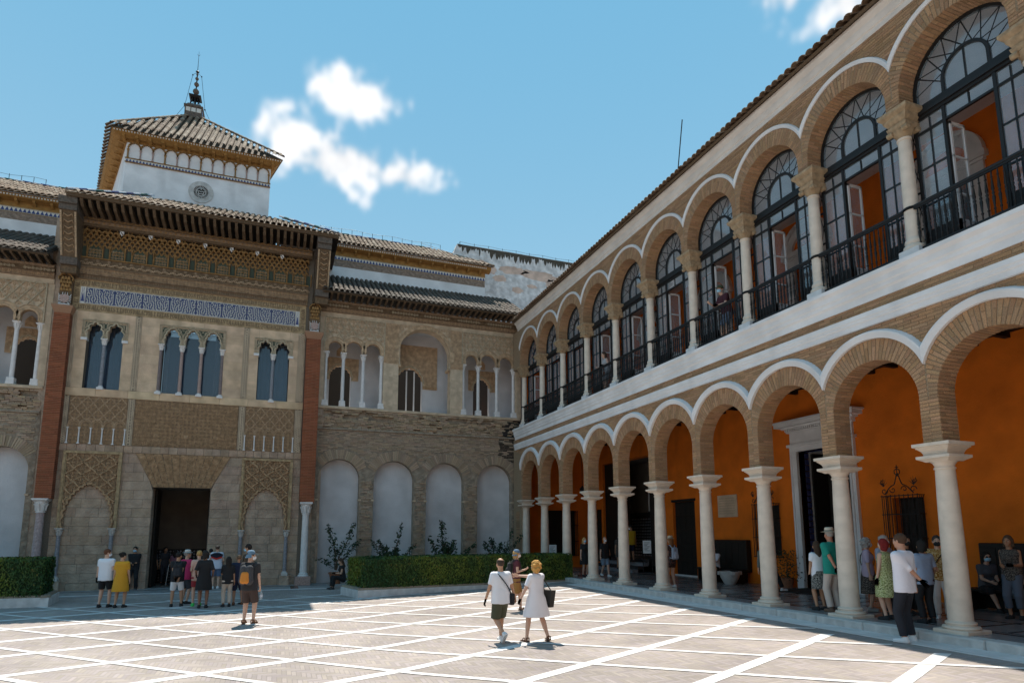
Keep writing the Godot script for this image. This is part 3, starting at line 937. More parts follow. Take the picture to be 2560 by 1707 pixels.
func balustrades(b: Node3D) -> void:
	var sp := MB.new()
	sp.lathe([Vector2(0.012, 0.0), Vector2(0.013, 0.10), Vector2(0.022, 0.11), Vector2(0.022, 0.13), Vector2(0.012, 0.14), Vector2(0.026, 0.33), Vector2(0.014, 0.37), Vector2(0.026, 0.40), Vector2(0.014, 0.43), Vector2(0.026, 0.47), Vector2(0.012, 0.66), Vector2(0.022, 0.68), Vector2(0.012, 0.70), Vector2(0.012, 0.80)], Vector3.ZERO, 7)
	var spm := sp.mesh()
	for k in range(1, 12):
		var z0 := cz(k) - 0.12; var z1 := cz(k + 1) - 0.12
		var g := hold("balustrade", b)
		var rl := MB.new()
		rl.rbox(Vector3(-0.10, 7.745, z0 + 0.1), Vector3(-0.04, 7.80, z1 - 0.1), 0.01)
		rl.box(Vector3(-0.09, 7.71, z0 + 0.1), Vector3(-0.05, 7.735, z1 - 0.1)); rl.rbox(Vector3(-0.10, 6.88, z0 + 0.12), Vector3(-0.04, 6.93, z1 - 0.12), 0.01)
		for q in [z0, z1]: rl.lathe([Vector2(0.135, 7.74), Vector2(0.15, 7.75), Vector2(0.15, 7.79), Vector2(0.135, 7.8)], Vector3(0, 0, q), 16)
		put("rail", rl, M.iron, g)
		for i in 20:
			var o := put("baluster", spm, M.iron, g)
			o.position = Vector3(-0.07, 6.92, lerpf(z0 + 0.16, z1 - 0.16, i / 19.0))

func wall_holes(mb: MB, o: Vector3, au: Vector3, d: Vector3, r: Array, holes: Array, reveals := true, back := true) -> void:   # a wall in the plane of au and y, thickness d (inwards); r and holes are [u0, y0, u1, y1]
	var us := [r[0], r[2]]; var ys := [r[1], r[3]]
	for h in holes:
		for k in [0, 2]:
			if h[k] > r[0] and h[k] < r[2] and not us.has(h[k]): us.append(h[k])
		for k in [1, 3]:
			if h[k] > r[1] and h[k] < r[3] and not ys.has(h[k]): ys.append(h[k])
	us.sort(); ys.sort()
	var P := func(u: float, y: float, t: float) -> Vector3: return o + au * u + Vector3(0, y, 0) + d * t
	for i in us.size() - 1:
		for j in ys.size() - 1:
			var um: float = (us[i] + us[i + 1]) / 2; var ym: float = (ys[j] + ys[j + 1]) / 2
			var inside := false
			for h in holes:
				if um > h[0] and um < h[2] and ym > h[1] and ym < h[3]: inside = true
			if inside: continue
			mb.face(P.call(us[i], ys[j], 0), P.call(us[i + 1], ys[j], 0), P.call(us[i + 1], ys[j + 1], 0), P.call(us[i], ys[j + 1], 0), -d)
			if back: mb.face(P.call(us[i], ys[j], 1), P.call(us[i + 1], ys[j], 1), P.call(us[i + 1], ys[j + 1], 1), P.call(us[i], ys[j + 1], 1), d)
	if not reveals: return
	for h in holes:
		for k in [0, 2]: mb.face(P.call(h[k], h[1], 0), P.call(h[k], h[3], 0), P.call(h[k], h[3], 1), P.call(h[k], h[1], 1), au * (1 if k == 0 else -1))
		for k in [1, 3]: mb.face(P.call(h[0], h[k], 0), P.call(h[2], h[k], 0), P.call(h[2], h[k], 1), P.call(h[0], h[k], 1), Vector3(0, 1 if k == 1 else -1, 0))

func scroll(mb: MB, c: Vector3, r: float, turn: float, s: float, rad := 0.012) -> void:
	var pts := []
	for i in 15:
		var a := turn + s * i * 0.45
		pts.append(c + Vector3(0, sin(a), cos(a)) * r * (1.0 - i / 17.0))
	mb.tube(pts, rad, 4)

func grille(b: Node3D, z0: float, z1: float) -> void:
	var x := 4.05; var y0 := 0.92; var y1 := 2.64
	var g := hold("window_grille", b)
	var f := MB.new()
	for y in [y0, y0 + 0.62, y0 + 1.24, y1]:
		f.box(Vector3(x - 0.015, y - 0.012, z0 - 0.03), Vector3(x + 0.015, y + 0.012, z1 + 0.03))
		for z in [z0, z1]: f.box(Vector3(x, y - 0.01, z - 0.012), Vector3(4.33, y + 0.01, z + 0.012))
	put("frame", f, M.iron, g)
	var n := 8
	for i in n + 1:
		var q := MB.new(); var z := lerpf(z0, z1, float(i) / n)
		q.tube([Vector3(x, y0 - 0.03, z), Vector3(x, y1 + 0.03, z)], 0.012, 5); put("bar", q, M.iron, g)
	for i in 3:
		for z in [z0, z1]:
			var q := MB.new(); q.tube([Vector3(x + 0.07 * (i + 1), y0, z), Vector3(x + 0.07 * (i + 1), y1, z)], 0.01, 5); put("side_bar", q, M.iron, g)
	var c := MB.new()
	var zm := (z0 + z1) / 2
	for s in [-1.0, 1.0]:
		var pts := []
		for i in 12:
			var t := i / 11.0
			pts.append(Vector3(x, y1 + 0.05 + 0.5 * t + 0.06 * sin(t * 7.0), zm + s * 0.40 * (1 - t) * (1.0 - 0.35 * sin(t * PI))))
		c.tube(pts, 0.014, 5)
		scroll(c, Vector3(x, y1 + 0.14, zm + s * 0.40), 0.1, 0.0, s)
		scroll(c, Vector3(x, y1 + 0.16, zm + s * 0.16), 0.09, PI, -s)
		scroll(c, Vector3(x, y1 + 0.36, zm + s * 0.44), 0.07, 1.0, -s)
		for i in 5:
			var a := lerpf(0.5, 2.6, i / 4.0)
			c.tube([Vector3(x, y1 + 0.26, zm + s * 0.42), Vector3(x, y1 + 0.26 + sin(a) * 0.22, zm + s * 0.42 + cos(a) * 0.14)], 0.012, 4, 0.003)
	for i in 10:
		var a := TAU * i / 9.0; var a2 := TAU * (i + 1) / 9.0
		if i < 9: c.tube([Vector3(x, y1 + 0.62 + sin(a) * 0.08, zm + cos(a) * 0.08), Vector3(x, y1 + 0.62 + sin(a2) * 0.08, zm + cos(a2) * 0.08)], 0.013, 4)
	c.tube([Vector3(x, y1 + 0.5, zm), Vector3(x, y1 + 0.80, zm)], 0.012, 4); c.tube([Vector3(x, y1 + 0.74, zm - 0.05), Vector3(x, y1 + 0.74, zm + 0.05)], 0.012, 4)
	put("crown", c, M.iron, g)

func arcade_rooms(b: Node3D, zend: float) -> void:
	var lo := MB.new()
	var xb := 4.3
	var holes := [[6.29, 0.04, 7.73, 2.95], [13.05, 0.0, 14.93, 4.22], [16.10, 0.95, 16.95, 2.6], [11.25, 0.95, 12.1, 2.6], [0.45, 0.0, 5.25, 5.13], [-0.48, 0.28, 0.25, 2.9]]
	wall_holes(lo, Vector3(xb, 0, 0), Vector3(0, 0, 1), Vector3(0.42, 0, 0), [-0.9, -0.02, zend, 6.2], holes)
	put("rear_wall", lo, M.orange_plaster, b)
	var hi := MB.new()
	var doors_up := []
	for i in 6: doors_up.append([3.0 + i * 4.4 - 0.55 + 2.2, 6.85, 3.0 + i * 4.4 + 0.55 + 2.2, 10.1])
	wall_holes(hi, Vector3(xb, 0, 0), Vector3(0, 0, 1), Vector3(0.42, 0, 0), [-0.9, 6.2, zend, 11.72], doors_up)
	put("upper_rear_wall", hi, M.orange_plaster, b)
	var ew := MB.new()
	wall_holes(ew, Vector3(0, 0, -0.9), Vector3(1, 0, 0), Vector3(0, 0, -0.35), [0.21, -0.02, 4.72, 6.2], [[1.81, 0.0, 2.71, 2.86], [2.95, 0.55, 3.5, 2.86]])
	wall_holes(ew, Vector3(0, 0, -0.9), Vector3(1, 0, 0), Vector3(0, 0, -0.35), [0.21, 6.2, 4.72, 11.7], [])
	wall_holes(ew, Vector3(0, 0, zend), Vector3(1, 0, 0), Vector3(0, 0, 0.35), [-0.23, -0.02, 4.72, 12.0], [])
	put("end_wall", ew, M.orange_plaster, b)
	var cl := MB.new()
	cl.box(Vector3(XF + 0.44, 6.17, -0.9), Vector3(xb, 6.24, zend))
	for i in 40: cl.box(Vector3(XF + 0.44, 6.05, -0.5 + i * 0.68), Vector3(xb, 6.17, -0.38 + i * 0.68))
	put("ceiling", cl, M.dark_wood, b)
	var uf := MB.new(); uf.box(Vector3(XF + 0.30, 6.24, -0.9), Vector3(xb, 6.85, zend)); put("upper_floor", uf, M.terracotta, b)
	var uc := MB.new(); uc.box(Vector3(XF + 0.44, 11.705, -0.9), Vector3(xb + 0.42, 12.05, zend)); put("upper_ceiling", uc, M.white_plaster, b)
	# rooms behind the openings
	for q in [[6.29, 7.73, 0.04, 2.95, 0.12], [16.10, 16.95, 0.95, 2.6, 0.3], [11.25, 12.1, 0.95, 2.6, 0.3], [-0.48, 0.25, 0.28, 2.9, 0.15]]:
		var d := hold("door" if q[2] < 0.5 else "window", b)
		var m := MB.new(); m.box(Vector3(xb + q[4], q[2], q[0]), Vector3(xb + q[4] + 0.06, q[3], q[1])); put("panel", m, M.dark_wood, d)
		var f := MB.new()
		for i in 4:
			for j in 5:
				var z := lerpf(q[0], q[1], (i + 0.5) / 4.0); var y := lerpf(q[2], q[3], (j + 0.5) / 5.0)
				f.rbox(Vector3(xb + q[4] - 0.03, y - (q[3] - q[2]) * 0.08, z - (q[1] - q[0]) * 0.10), Vector3(xb + q[4], y + (q[3] - q[2]) * 0.08, z + (q[1] - q[0]) * 0.10), 0.015)
		put("panel_field", f, M.dark_wood, d)
		if q[2] < 0.1:
			var t := MB.new(); t.box(Vector3(xb - 0.03, q[3], q[0] - 0.06), Vector3(xb + 0.05, q[3] + 0.1, q[1] + 0.06)); put("lintel", t, M.dark_wood, d)
			var st := MB.new(); st.box(Vector3(xb - 0.02, 0.0, q[0]), Vector3(xb + 0.1, 0.05, q[1])); put("threshold", st, M.white_marble, d)
	grille(b, 16.0, 16.98); grille(b, 11.15, 12.13)
	# the bars and door of the end wall
	var ed := hold("door", b)
	var m1 := MB.new(); m1.box(Vector3(1.81, 0, -1.1), Vector3(2.71, 2.86, -1.04)); m1.box(Vector3(2.95, 0.55, -1.2), Vector3(3.5, 2.86, -1.16)); put("panel", m1, M.dark_wood, ed)
	for i in 7:
		var q := MB.new(); var x := 2.95 + i * 0.092; q.tube([Vector3(x, 0.55, -0.86), Vector3(x, 2.86, -0.86)], 0.012, 5); put("bar", q, M.iron, ed)
	var br := MB.new()
	for y in [0.6, 1.3, 2.1, 2.8]: br.box(Vector3(2.9, y - 0.012, -0.875), Vector3(3.55, y + 0.012, -0.845))
	put("crossbar", br, M.iron, ed)
	portal_door(b); stair_door(b)
	# white arched door surrounds of the upper gallery
	for q in doors_up:
		var z: float = (q[0] + q[2]) / 2
		var g := hold("upper_doorway", b)
		var s := MB.new()
		for sg in [-1.0, 1.0]:
			s.box(Vector3(xb - 0.07, 6.85, z + sg * 0.55 if sg > 0 else z - 0.86), Vector3(xb + 0.02, 10.15, z + 0.86 if sg > 0 else z - 0.55))
		s.box(Vector3(xb - 0.07, 10.15, z - 0.86), Vector3(xb + 0.02, 10.45, z + 0.86))
		s.box(Vector3(xb - 0.11, 10.45, z - 0.9), Vector3(xb + 0.02, 10.52, z + 0.9)); s.box(Vector3(xb - 0.16, 10.52, z - 0.96), Vector3(xb + 0.02, 10.68, z + 0.96))
		put("surround", s, M.white_plaster, g)
		var a := MB.new()
		for i in 16:
			var a0 := PI * i / 16; var a1 := PI * (i + 1) / 16
			for t in [[0.55, 0.80, 0.09], [0.80, 0.93, 0.16]]:
				var p := []
				for x in [xb + 0.02, xb - t[2]]:
					for rr in [t[0], t[1]]:
						p.append(Vector3(x, 10.68 + sin(a0) * rr * 0.95, z + cos(a0) * rr)); p.append(Vector3(x, 10.68 + sin(a1) * rr * 0.95, z + cos(a1) * rr))
				a.hexa(p)
		put("arched_pediment", a, M.white_plaster, g)
		var d := MB.new(); d.box(Vector3(xb + 0.2, 6.85, q[0]), Vector3(xb + 0.26, 10.1, q[2])); put("door_panel", d, M.dark_wood, g)

func portal_door(b: Node3D) -> void:
	var g := hold("doorway", b)
	var z0 := 13.05; var z1 := 14.93; var yt := 4.22; var xb := 4.3
	var s := MB.new()
	for q in [[z0 - 0.26, z0], [z1, z1 + 0.2]]:
		s.box(Vector3(xb - 0.10, 0, q[0]), Vector3(xb, yt, q[1])); s.box(Vector3(xb - 0.13, 0, q[0]), Vector3(xb - 0.1, 0.3, q[1])); s.box(Vector3(xb - 0.13, 0.3, q[0] + 0.05), Vector3(xb - 0.1, yt, q[0] + 0.09))
	put("pilaster", s, M.white_plaster, g)
	var l := MB.new()
	l.box(Vector3(xb - 0.10, yt, z0 - 0.26), Vector3(xb, yt + 0.16, z1 + 0.2)); l.box(Vector3(xb - 0.16, yt + 0.16, z0 - 0.32), Vector3(xb, yt + 0.24, z1 + 0.26)); l.box(Vector3(xb - 0.08, yt + 0.24, z0 - 0.24), Vector3(xb, yt + 0.62, z1 + 0.18))
	put("entablature", l, M.white_plaster, g)
	var c := MB.new()
	c.box(Vector3(xb - 0.14, yt + 0.62, z0 - 0.32), Vector3(xb, yt + 0.66, z1 + 0.26)); c.box(Vector3(xb - 0.24, yt + 0.74, z0 - 0.42), Vector3(xb, yt + 0.80, z1 + 0.36)); c.box(Vector3(xb - 0.40, yt + 0.80, z0 - 0.56), Vector3(xb, yt + 0.92, z1 + 0.50)); c.box(Vector3(xb - 0.46, yt + 0.92, z0 - 0.62), Vector3(xb, yt + 0.97, z1 + 0.56))
	put("cornice", c, M.white_plaster, g)
	var dt := MB.new()
	for i in 34:
		var z := lerpf(z0 - 0.30, z1 + 0.24, i / 33.0); dt.box(Vector3(xb - 0.19, yt + 0.66, z - 0.02), Vector3(xb, yt + 0.74, z + 0.02))
	put("dentils", dt, M.white_plaster, g)
	var rv := MB.new()
	rv.box(Vector3(xb, 0, z0 - 0.05), Vector3(xb + 1.2, yt, z0)); rv.box(Vector3(xb, 0, z1), Vector3(xb + 1.2, yt, z1 + 0.05)); rv.box(Vector3(xb, yt, z0 - 0.05), Vector3(xb + 1.2, yt + 0.05, z1 + 0.05))
	put("reveal", rv, M.white_plaster, g)
	for i in 21:
		var y := 0.12 + i * 0.195
		for zz in [z0, z1]:
			var t := MB.new(); var sg := 1.0 if zz == z0 else -1.0
			t.rbox(Vector3(xb + 0.24, y, zz - 0.004 if sg > 0 else zz - 0.012), Vector3(xb + 0.41, y + 0.165, zz + 0.012 if sg > 0 else zz + 0.004), 0.004)
			put("tile", t, M.blue_tile, g)
	for i in 10:
		var z := z0 + 0.05 + i * 0.185
		var t := MB.new(); t.rbox(Vector3(xb + 0.24, yt - 0.012, z), Vector3(xb + 0.41, yt + 0.004, z + 0.16), 0.004); put("tile", t, M.blue_tile, g)
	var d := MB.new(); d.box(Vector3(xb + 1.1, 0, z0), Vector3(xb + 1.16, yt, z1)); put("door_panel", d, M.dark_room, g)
	for s2 in [0.0, 1.0]:
		var lf := MB.new(); var zz := z0 + 0.03 if s2 == 0.0 else z1 - 0.09
		lf.box(Vector3(xb + 0.46, 0.02, zz), Vector3(xb + 1.05, yt - 0.05, zz + 0.06)); put("door_leaf", lf, M.dark_wood, g)

func stair_door(b: Node3D) -> void:   # wide doorway with dark leaves, steps and a white niche inside
	var g := hold("doorway", b)
	var xb := 4.3
	for q in [[0.5, 2.55], [4.45, 5.2]]:
		var l := MB.new(); l.box(Vector3(xb + 0.10, 0.27, q[0]), Vector3(xb + 0.18, 5.1, q[1])); put("door_leaf", l, M.dark_wood, g)
	var w := MB.new()
	wall_holes(w, Vector3(xb + 1.6, 0, 0), Vector3(0, 0, 1), Vector3(0.3, 0, 0), [0.3, 0.4, 5.6, 5.6], [])
	w.box(Vector3(xb + 0.2, 0.4, 4.38), Vector3(xb + 1.6, 5.3, 4.48)); w.box(Vector3(xb + 0.2, 0.4, 0.35), Vector3(xb + 1.6, 5.3, 0.45)); w.box(Vector3(xb + 0.2, 5.14, 0.35), Vector3(xb + 1.6, 5.3, 5.3))
	put("inner_wall", w, M.room_plaster, g)
	var a := MB.new()
	for i in 14:
		var a0 := PI * i / 14; var a1 := PI * (i + 1) / 14
		var p := []
		for x in [xb + 1.6, xb + 1.54]:
			for rr in [0.86, 0.95]:
				p.append(Vector3(x, 3.75 + sin(a0) * rr, 3.1 + cos(a0) * rr)); p.append(Vector3(x, 3.75 + sin(a1) * rr, 3.1 + cos(a1) * rr))
		a.hexa(p)
	for s in [-0.95, 0.86]: a.box(Vector3(xb + 1.54, 2.75, 3.1 + s), Vector3(xb + 1.6, 3.75, 3.19 + s))
	put("niche_moulding", a, M.white_plaster, g)
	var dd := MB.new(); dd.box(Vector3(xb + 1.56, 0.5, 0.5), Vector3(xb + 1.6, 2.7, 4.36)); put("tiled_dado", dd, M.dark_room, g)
	var tl := MB.new()
	for i in 26:
		for j in 13:
			var z := 0.6 + i * 0.145; var y := 0.6 + j * 0.145
			tl.rbox(Vector3(xb + 1.545, y, z), Vector3(xb + 1.565, y + 0.075, z + 0.075), 0.004)
	stuff(put("dado_tiles", tl, M.grey_marble, g))
	for i in 4:
		var s := MB.new(); s.rbox(Vector3(xb - 0.9 + i * 0.28, 0.0, 0.6), Vector3(xb + 0.6, 0.14 * (i + 1), 4.45), 0.01); put("step", s, M.floor_black if i % 2 else M.grey_marble, g)

func text_part(called: String, s: String, fs: int, px: float, mtl: Material, t: Transform3D, parent: Node3D, width := 0.0, depth := 0.01) -> void:
	var tm := TextMesh.new()
	var sf := SystemFont.new()
	sf.font_names = PackedStringArray(["Droid Serif"])
	sf.font_weight = 700
	tm.font = sf; tm.text = s; tm.font_size = fs; tm.pixel_size = px; tm.depth = depth; tm.curve_step = 2.0
	var o := put(called, tm, mtl, parent)
	if width > 0.0:
		var w := tm.get_aabb().size.x
		if w > 0.0: t.basis = t.basis.scaled_local(Vector3(width / w, 1, 1))
	o.transform = t

func stuff_on_wall() -> void:
	var p := thing("wall_plaque", Vector3(4.3, 2.66, 9.65), "pale inscribed stone plaque set on the orange wall above the black bench", "plaque")
	var m := MB.new(); m.rbox(Vector3(-0.04, -0.40, -0.52), Vector3(0.0, 0.40, 0.52), 0.012); put("slab", m, M.pale_stone, p)
	var t := MB.new()
	for j in 7:
		var z := -0.42
		while z < 0.40:
			var w := rng.randf_range(0.015, 0.03)
			t.box(Vector3(-0.043, 0.28 - j * 0.09 - 0.022, z), Vector3(-0.038, 0.28 - j * 0.09 + 0.022, z + w * 0.5)); z += w + 0.012
	put("inscription", t, M.stone, p)
	for q in [[8.75, 10.74, "long black high-backed bench against the orange wall beneath the plaque"], [18.3, 20.7, "black high-backed bench behind the seated visitors at the right"]]:
		var bn := thing("bench", Vector3(4.0, 0, (q[0] + q[1]) / 2), q[2], "bench", "black benches under the arcade")
		var h: float = (q[1] - q[0]) / 2
		var k := MB.new(); k.rbox(Vector3(0.05, 0.35, -h), Vector3(0.28, 1.45, h), 0.02); put("backrest", k, M.dark_wood, bn)
		for i in 6:
			var f := MB.new(); f.rbox(Vector3(0.03, 0.6, -h + 0.05 + i * h / 3.0), Vector3(0.06, 1.35, -h - 0.03 + (i + 1) * h / 3.0), 0.01); put("back_panel", f, M.dark_wood, bn)
		k = MB.new(); k.rbox(Vector3(-0.5, 0.40, -h - 0.1), Vector3(0.06, 0.46, h + 0.1), 0.012); put("seat", k, M.dark_wood, bn)
		for z in [-h, -0.03, h - 0.06]:
			k = MB.new(); k.box(Vector3(-0.46, 0, z), Vector3(0.05, 0.40, z + 0.06)); put("leg", k, M.dark_wood, bn)
		k = MB.new(); k.box(Vector3(-0.05, 0.02, -h), Vector3(0.0, 0.40, h)); put("front_board", k, M.dark_wood, bn)
	var ba := thing("stone_basin", Vector3(3.3, 0, 10.75), "pale stone mortar basin with flat lugs on the floor beside the black bench", "basin")
	var k := MB.new(); k.lathe([Vector2(0.0, 0.0), Vector2(0.17, 0.0), Vector2(0.2, 0.04), Vector2(0.30, 0.22), Vector2(0.35, 0.38), Vector2(0.355, 0.42), Vector2(0.30, 0.42), Vector2(0.25, 0.25), Vector2(0.0, 0.12)], Vector3.ZERO, 24); put("bowl", k, M.kerb_stone, ba)
	for i in 4:
		var a := i * PI / 2 + 0.4
		var l := MB.new(); l.rbox(Vector3(-0.06, 0.30, -0.03), Vector3(0.06, 0.42, 0.05), 0.015)
		var o := put("lug", l, M.kerb_stone, ba); o.position = Vector3(cos(a) * 0.35, 0, sin(a) * 0.35); o.rotation.y = PI / 2 - a
	var mt := thing("door_mat", Vector3(3.55, 0.004, 14.0), "large dark doormat lying in front of the white framed doorway", "doormat")
	k = MB.new(); k.rbox(Vector3(-0.75, 0, -0.95), Vector3(0.7, 0.022, 0.95), 0.008); put("mat", k, M.dark_room, mt)
	var ln := thing("wall_lantern", Vector3(2.0, 3.6, 2.66), "black iron lantern hanging under the far arches of the arcade", "lantern")
	k = MB.new(); k.tube([Vector3(0, 0.25, 0), Vector3(0, 2.5, 0)], 0.012, 5); put("chain", k, M.iron, ln)
	k = MB.new(); k.lathe([Vector2(0.04, -0.2), Vector2(0.10, -0.12), Vector2(0.13, 0.1), Vector2(0.15, 0.11), Vector2(0.06, 0.2), Vector2(0.02, 0.26)], Vector3.ZERO, 6); put("body", k, M.iron, ln)
	for q in [[Vector3(3.35, 0, 5.75), 0.0, "notice sheet on a slim black stand beside the steps of the dark doorway", 1.25], [Vector3(0.6, 0, 2.4), 0.2, "white notice board standing low behind the hedge by the end columns", 1.05]]:
		var sg := thing("sign_stand", q[0], q[2], "sign", "notice stands under the arcade")
		sg.rotation.y = -1.0 + q[1]
		var h: float = q[3]
		k = MB.new()
		for z in [-0.2, 0.2]: k.box(Vector3(z - 0.012, 0, -0.012), Vector3(z + 0.012, h + 0.1, 0.012))
		k.box(Vector3(-0.25, 0, -0.18), Vector3(0.25, 0.02, 0.18)); put("stand", k, M.iron, sg)
		k = MB.new(); k.rbox(Vector3(-0.18, h - 0.38, 0.008), Vector3(0.18, h + 0.14, 0.025), 0.004); put("sheet", k, M.white_plaster, sg)
		var tx := MB.new()
		for j in 7: tx.box(Vector3(-0.12, h + 0.05 - j * 0.055, 0.025), Vector3(0.12 - 0.05 * (j % 3), h + 0.068 - j * 0.055, 0.027))
		put("print", tx, M.iron, sg)

# ---------------------------------------------------------------- the ground

func ground_pt(u: float, w: float, up: float) -> Vector3:   # u, w: the two families of marble strips (lattice coordinates)
	# a: -4.6 + .2 x + .47 z = u ; b: 13.66 + .51 x - .50 z = w
	var det := 0.2 * -0.5 - 0.47 * 0.51
	var p := u + 4.6; var q := w - 13.66
	var x := (p * -0.5 - 0.47 * q) / det
	var z := (0.2 * q - 0.51 * p) / det
	return Vector3(x, ground_y(x) + up, z)

func ground() -> void:
	var img := Image.create_empty(1024, 1024, false, Image.FORMAT_RGB8)
	var hm := Image.create_empty(1024, 1024, false, Image.FORMAT_L8)
	# herringbone of bricks, 2.24 m a tile, laid brick by brick
	img.fill(Color(0.63, 0.60, 0.585)); hm.fill(Color(0.2, 0.2, 0.2))
	var cell := 1024.0 / 32.0          # 7 cm
	for i in 32:
		for j in 32:
			var k := posmod(i - j, 8)
			var x := int(i * cell); var y := int(j * cell)
			var w := 0; var h := 0
			if k == 0: w = 4; h = 1
			elif k == 7: w = 1; h = 4
			if w == 0: continue
			var c := Color(0.71, 0.675, 0.655) * rng.randf_range(0.93, 1.05)
			c.b *= rng.randf_range(0.97, 1.03)
			var g := rng.randf_range(0.65, 1.0)
			for ox in [0, -1024]:
				for oy in [0, -1024]:
					var r := Rect2i(x + ox + 2, y + oy + 2, int(w * cell) - 4, int(h * cell) - 4)
					img.fill_rect(r, c); hm.fill_rect(r, Color(g, g, g))
	var gm := StandardMaterial3D.new()
	gm.resource_name = "herringbone_brick"
	gm.albedo_texture = ImageTexture.create_from_image(img)
	gm.albedo_color = Color(0.93, 0.91, 0.90)
	gm.roughness = 0.9
	gm.uv1_triplanar = true; gm.uv1_world_triplanar = true; gm.uv1_scale = Vector3.ONE / 2.24
	hm.bump_map_to_normal_map(3.0)
	gm.normal_enabled = true; gm.normal_texture = ImageTexture.create_from_image(hm); gm.normal_scale = 0.6
	gm.detail_enabled = true; gm.detail_albedo = noise(0.004, 0.82, 1.0, 6, FastNoiseLite.TYPE_SIMPLEX_SMOOTH, 17)
	gm.detail_blend_mode = BaseMaterial3D.BLEND_MODE_MUL
	gm.detail_uv_layer = BaseMaterial3D.DETAIL_UV_2
	gm.uv2_triplanar = true; gm.uv2_world_triplanar = true; gm.uv2_scale = Vector3.ONE / 7.0
	var g := MB.new()
	var xs := [-160.0, -60.0, -36.0, -28.0, -22.0, -18.0, -14.0, -11.0, -9.5, -9.0]
	for i in 30: xs.append(-9.0 + 8.7 * (i + 1) / 30.0)
	xs += [6.0, 60.0, 160.0]
	var zs := [-160.0, -40.0, -8.0, -0.5, 5.0, 12.0, 20.0, 28.0, 46.0, 160.0]
	for i in xs.size() - 1:
		for j in zs.size() - 1:
			g.face(Vector3(xs[i], ground_y(xs[i]), zs[j]), Vector3(xs[i + 1], ground_y(xs[i + 1]), zs[j]), Vector3(xs[i + 1], ground_y(xs[i + 1]), zs[j + 1]), Vector3(xs[i], ground_y(xs[i]), zs[j + 1]), Vector3.UP)
	var gr := put("plaza_ground", g, gm)
	tag(gr, "", "", "", "structure")
	# marble strips between the brick fields
	var ok := func(p: Vector3) -> bool: return p.x < -0.92 and p.x > -30.0 and p.z > 4.6 and p.z < 44.0
	for fam in 2:
		for k in range(-8, 16):
			var hw := 0.055 if fam == 0 else 0.042      # half width in lattice units
			var run := []
			for i in 261:
				var t := -22.0 + i * 0.2
				var a := ground_pt(k - hw, t, 0.005 + fam * 0.004) if fam == 0 else ground_pt(t, k - hw, 0.005 + fam * 0.004)
				var c := ground_pt(k + hw, t, 0.005 + fam * 0.004) if fam == 0 else ground_pt(t, k + hw, 0.005 + fam * 0.004)
				if ok.call(a) and ok.call(c): run.append([a, c])
			if run.size() < 3: continue
			var s := MB.new()
			for i in run.size() - 1: s.face(run[i][0], run[i][1], run[i + 1][1], run[i + 1][0], Vector3.UP)
			put("marble_strip", s, M.strip_marble, gr)
	var bd := MB.new()
	for i in 30:
		var z0 := 6.9 + i * 0.66
		bd.hexa([Vector3(-0.9, ground_y(-0.9) - 0.1, z0), Vector3(-0.5, -0.25, z0), Vector3(-0.9, ground_y(-0.9) + 0.012, z0), Vector3(-0.5, ground_y(-0.5) + 0.012, z0), Vector3(-0.9, ground_y(-0.9) - 0.1, z0 + 0.655), Vector3(-0.5, -0.25, z0 + 0.655), Vector3(-0.9, ground_y(-0.9) + 0.012, z0 + 0.655), Vector3(-0.5, ground_y(-0.5) + 0.012, z0 + 0.655)])
	put("kerb_border", bd, M.strip_marble, gr)
	# pale marble apron in front of the portal
	var ap := MB.new(); ap.rbox(Vector3(-21.0, -0.5, -0.6), Vector3(-8.9, -0.40, 2.5), 0.01); put("marble_apron", ap, M.grey_apron, gr)
	for q in [[-20.6, -8.95, 2.1, 2.3], [-20.6, -8.95, 0.5, 0.62]]:
		var st := MB.new(); st.box(Vector3(q[0], -0.42, q[2]), Vector3(q[1], -0.394, q[3])); put("apron_band", st, M.floor_black if q[2] < 1.0 else M.strip_marble, gr)
	for x in [-18.9, -10.4]:
		var st := MB.new(); st.hexa([Vector3(x, -0.42, 0.65), Vector3(x + 0.3, -0.42, 0.65), Vector3(x, -0.392, 0.65), Vector3(x + 0.3, -0.392, 0.65), Vector3(x, -0.42, 2.05), Vector3(x + 0.3, -0.42, 2.05), Vector3(x, -0.392, 2.05), Vector3(x + 0.3, -0.392, 2.05)]); put("apron_band", st, M.floor_black, gr)
	# the raised floor of the arcade
	var fl := MB.new(); fl.box(Vector3(-0.18, -0.6, -0.9), Vector3(6.2, 0.0, 26.6))
	var pf := put("arcade_floor", fl, M.floor_marble)
	tag(pf, "", "", "", "structure")
	for q in [[0.42, 0.52], [0.62, 0.66], [3.5, 3.6], [3.3, 3.34], [1.9, 2.0]]:
		var s := MB.new(); s.box(Vector3(q[0], -0.02, -0.8), Vector3(q[1], 0.004, 26.5)); put("inlay", s, M.floor_black, pf)
	for k in range(1, 13):
		for d in [-0.34, 0.30]:
			var s := MB.new(); s.box(Vector3(0.70, -0.02, cz(k) + d), Vector3(3.26, 0.007, cz(k) + d + 0.05)); put("inlay", s, M.floor_black, pf)
	for i in 18:
		var s := MB.new(); var z0 := 6.9 + i * 1.095
		s.rbox(Vector3(-0.50, -0.5, z0), Vector3(-0.18, rng.randf_range(-0.004, 0.004), z0 + 1.09), 0.02); put("kerb_stone", s, M.kerb_stone, pf)
	var s2 := MB.new(); s2.rbox(Vector3(-0.42, -0.5, -0.4), Vector3(-0.18, -0.005, 6.89), 0.02); put("kerb_stone", s2, M.kerb_stone, pf)

# ---------------------------------------------------------------- carving helpers (walls that face +z)

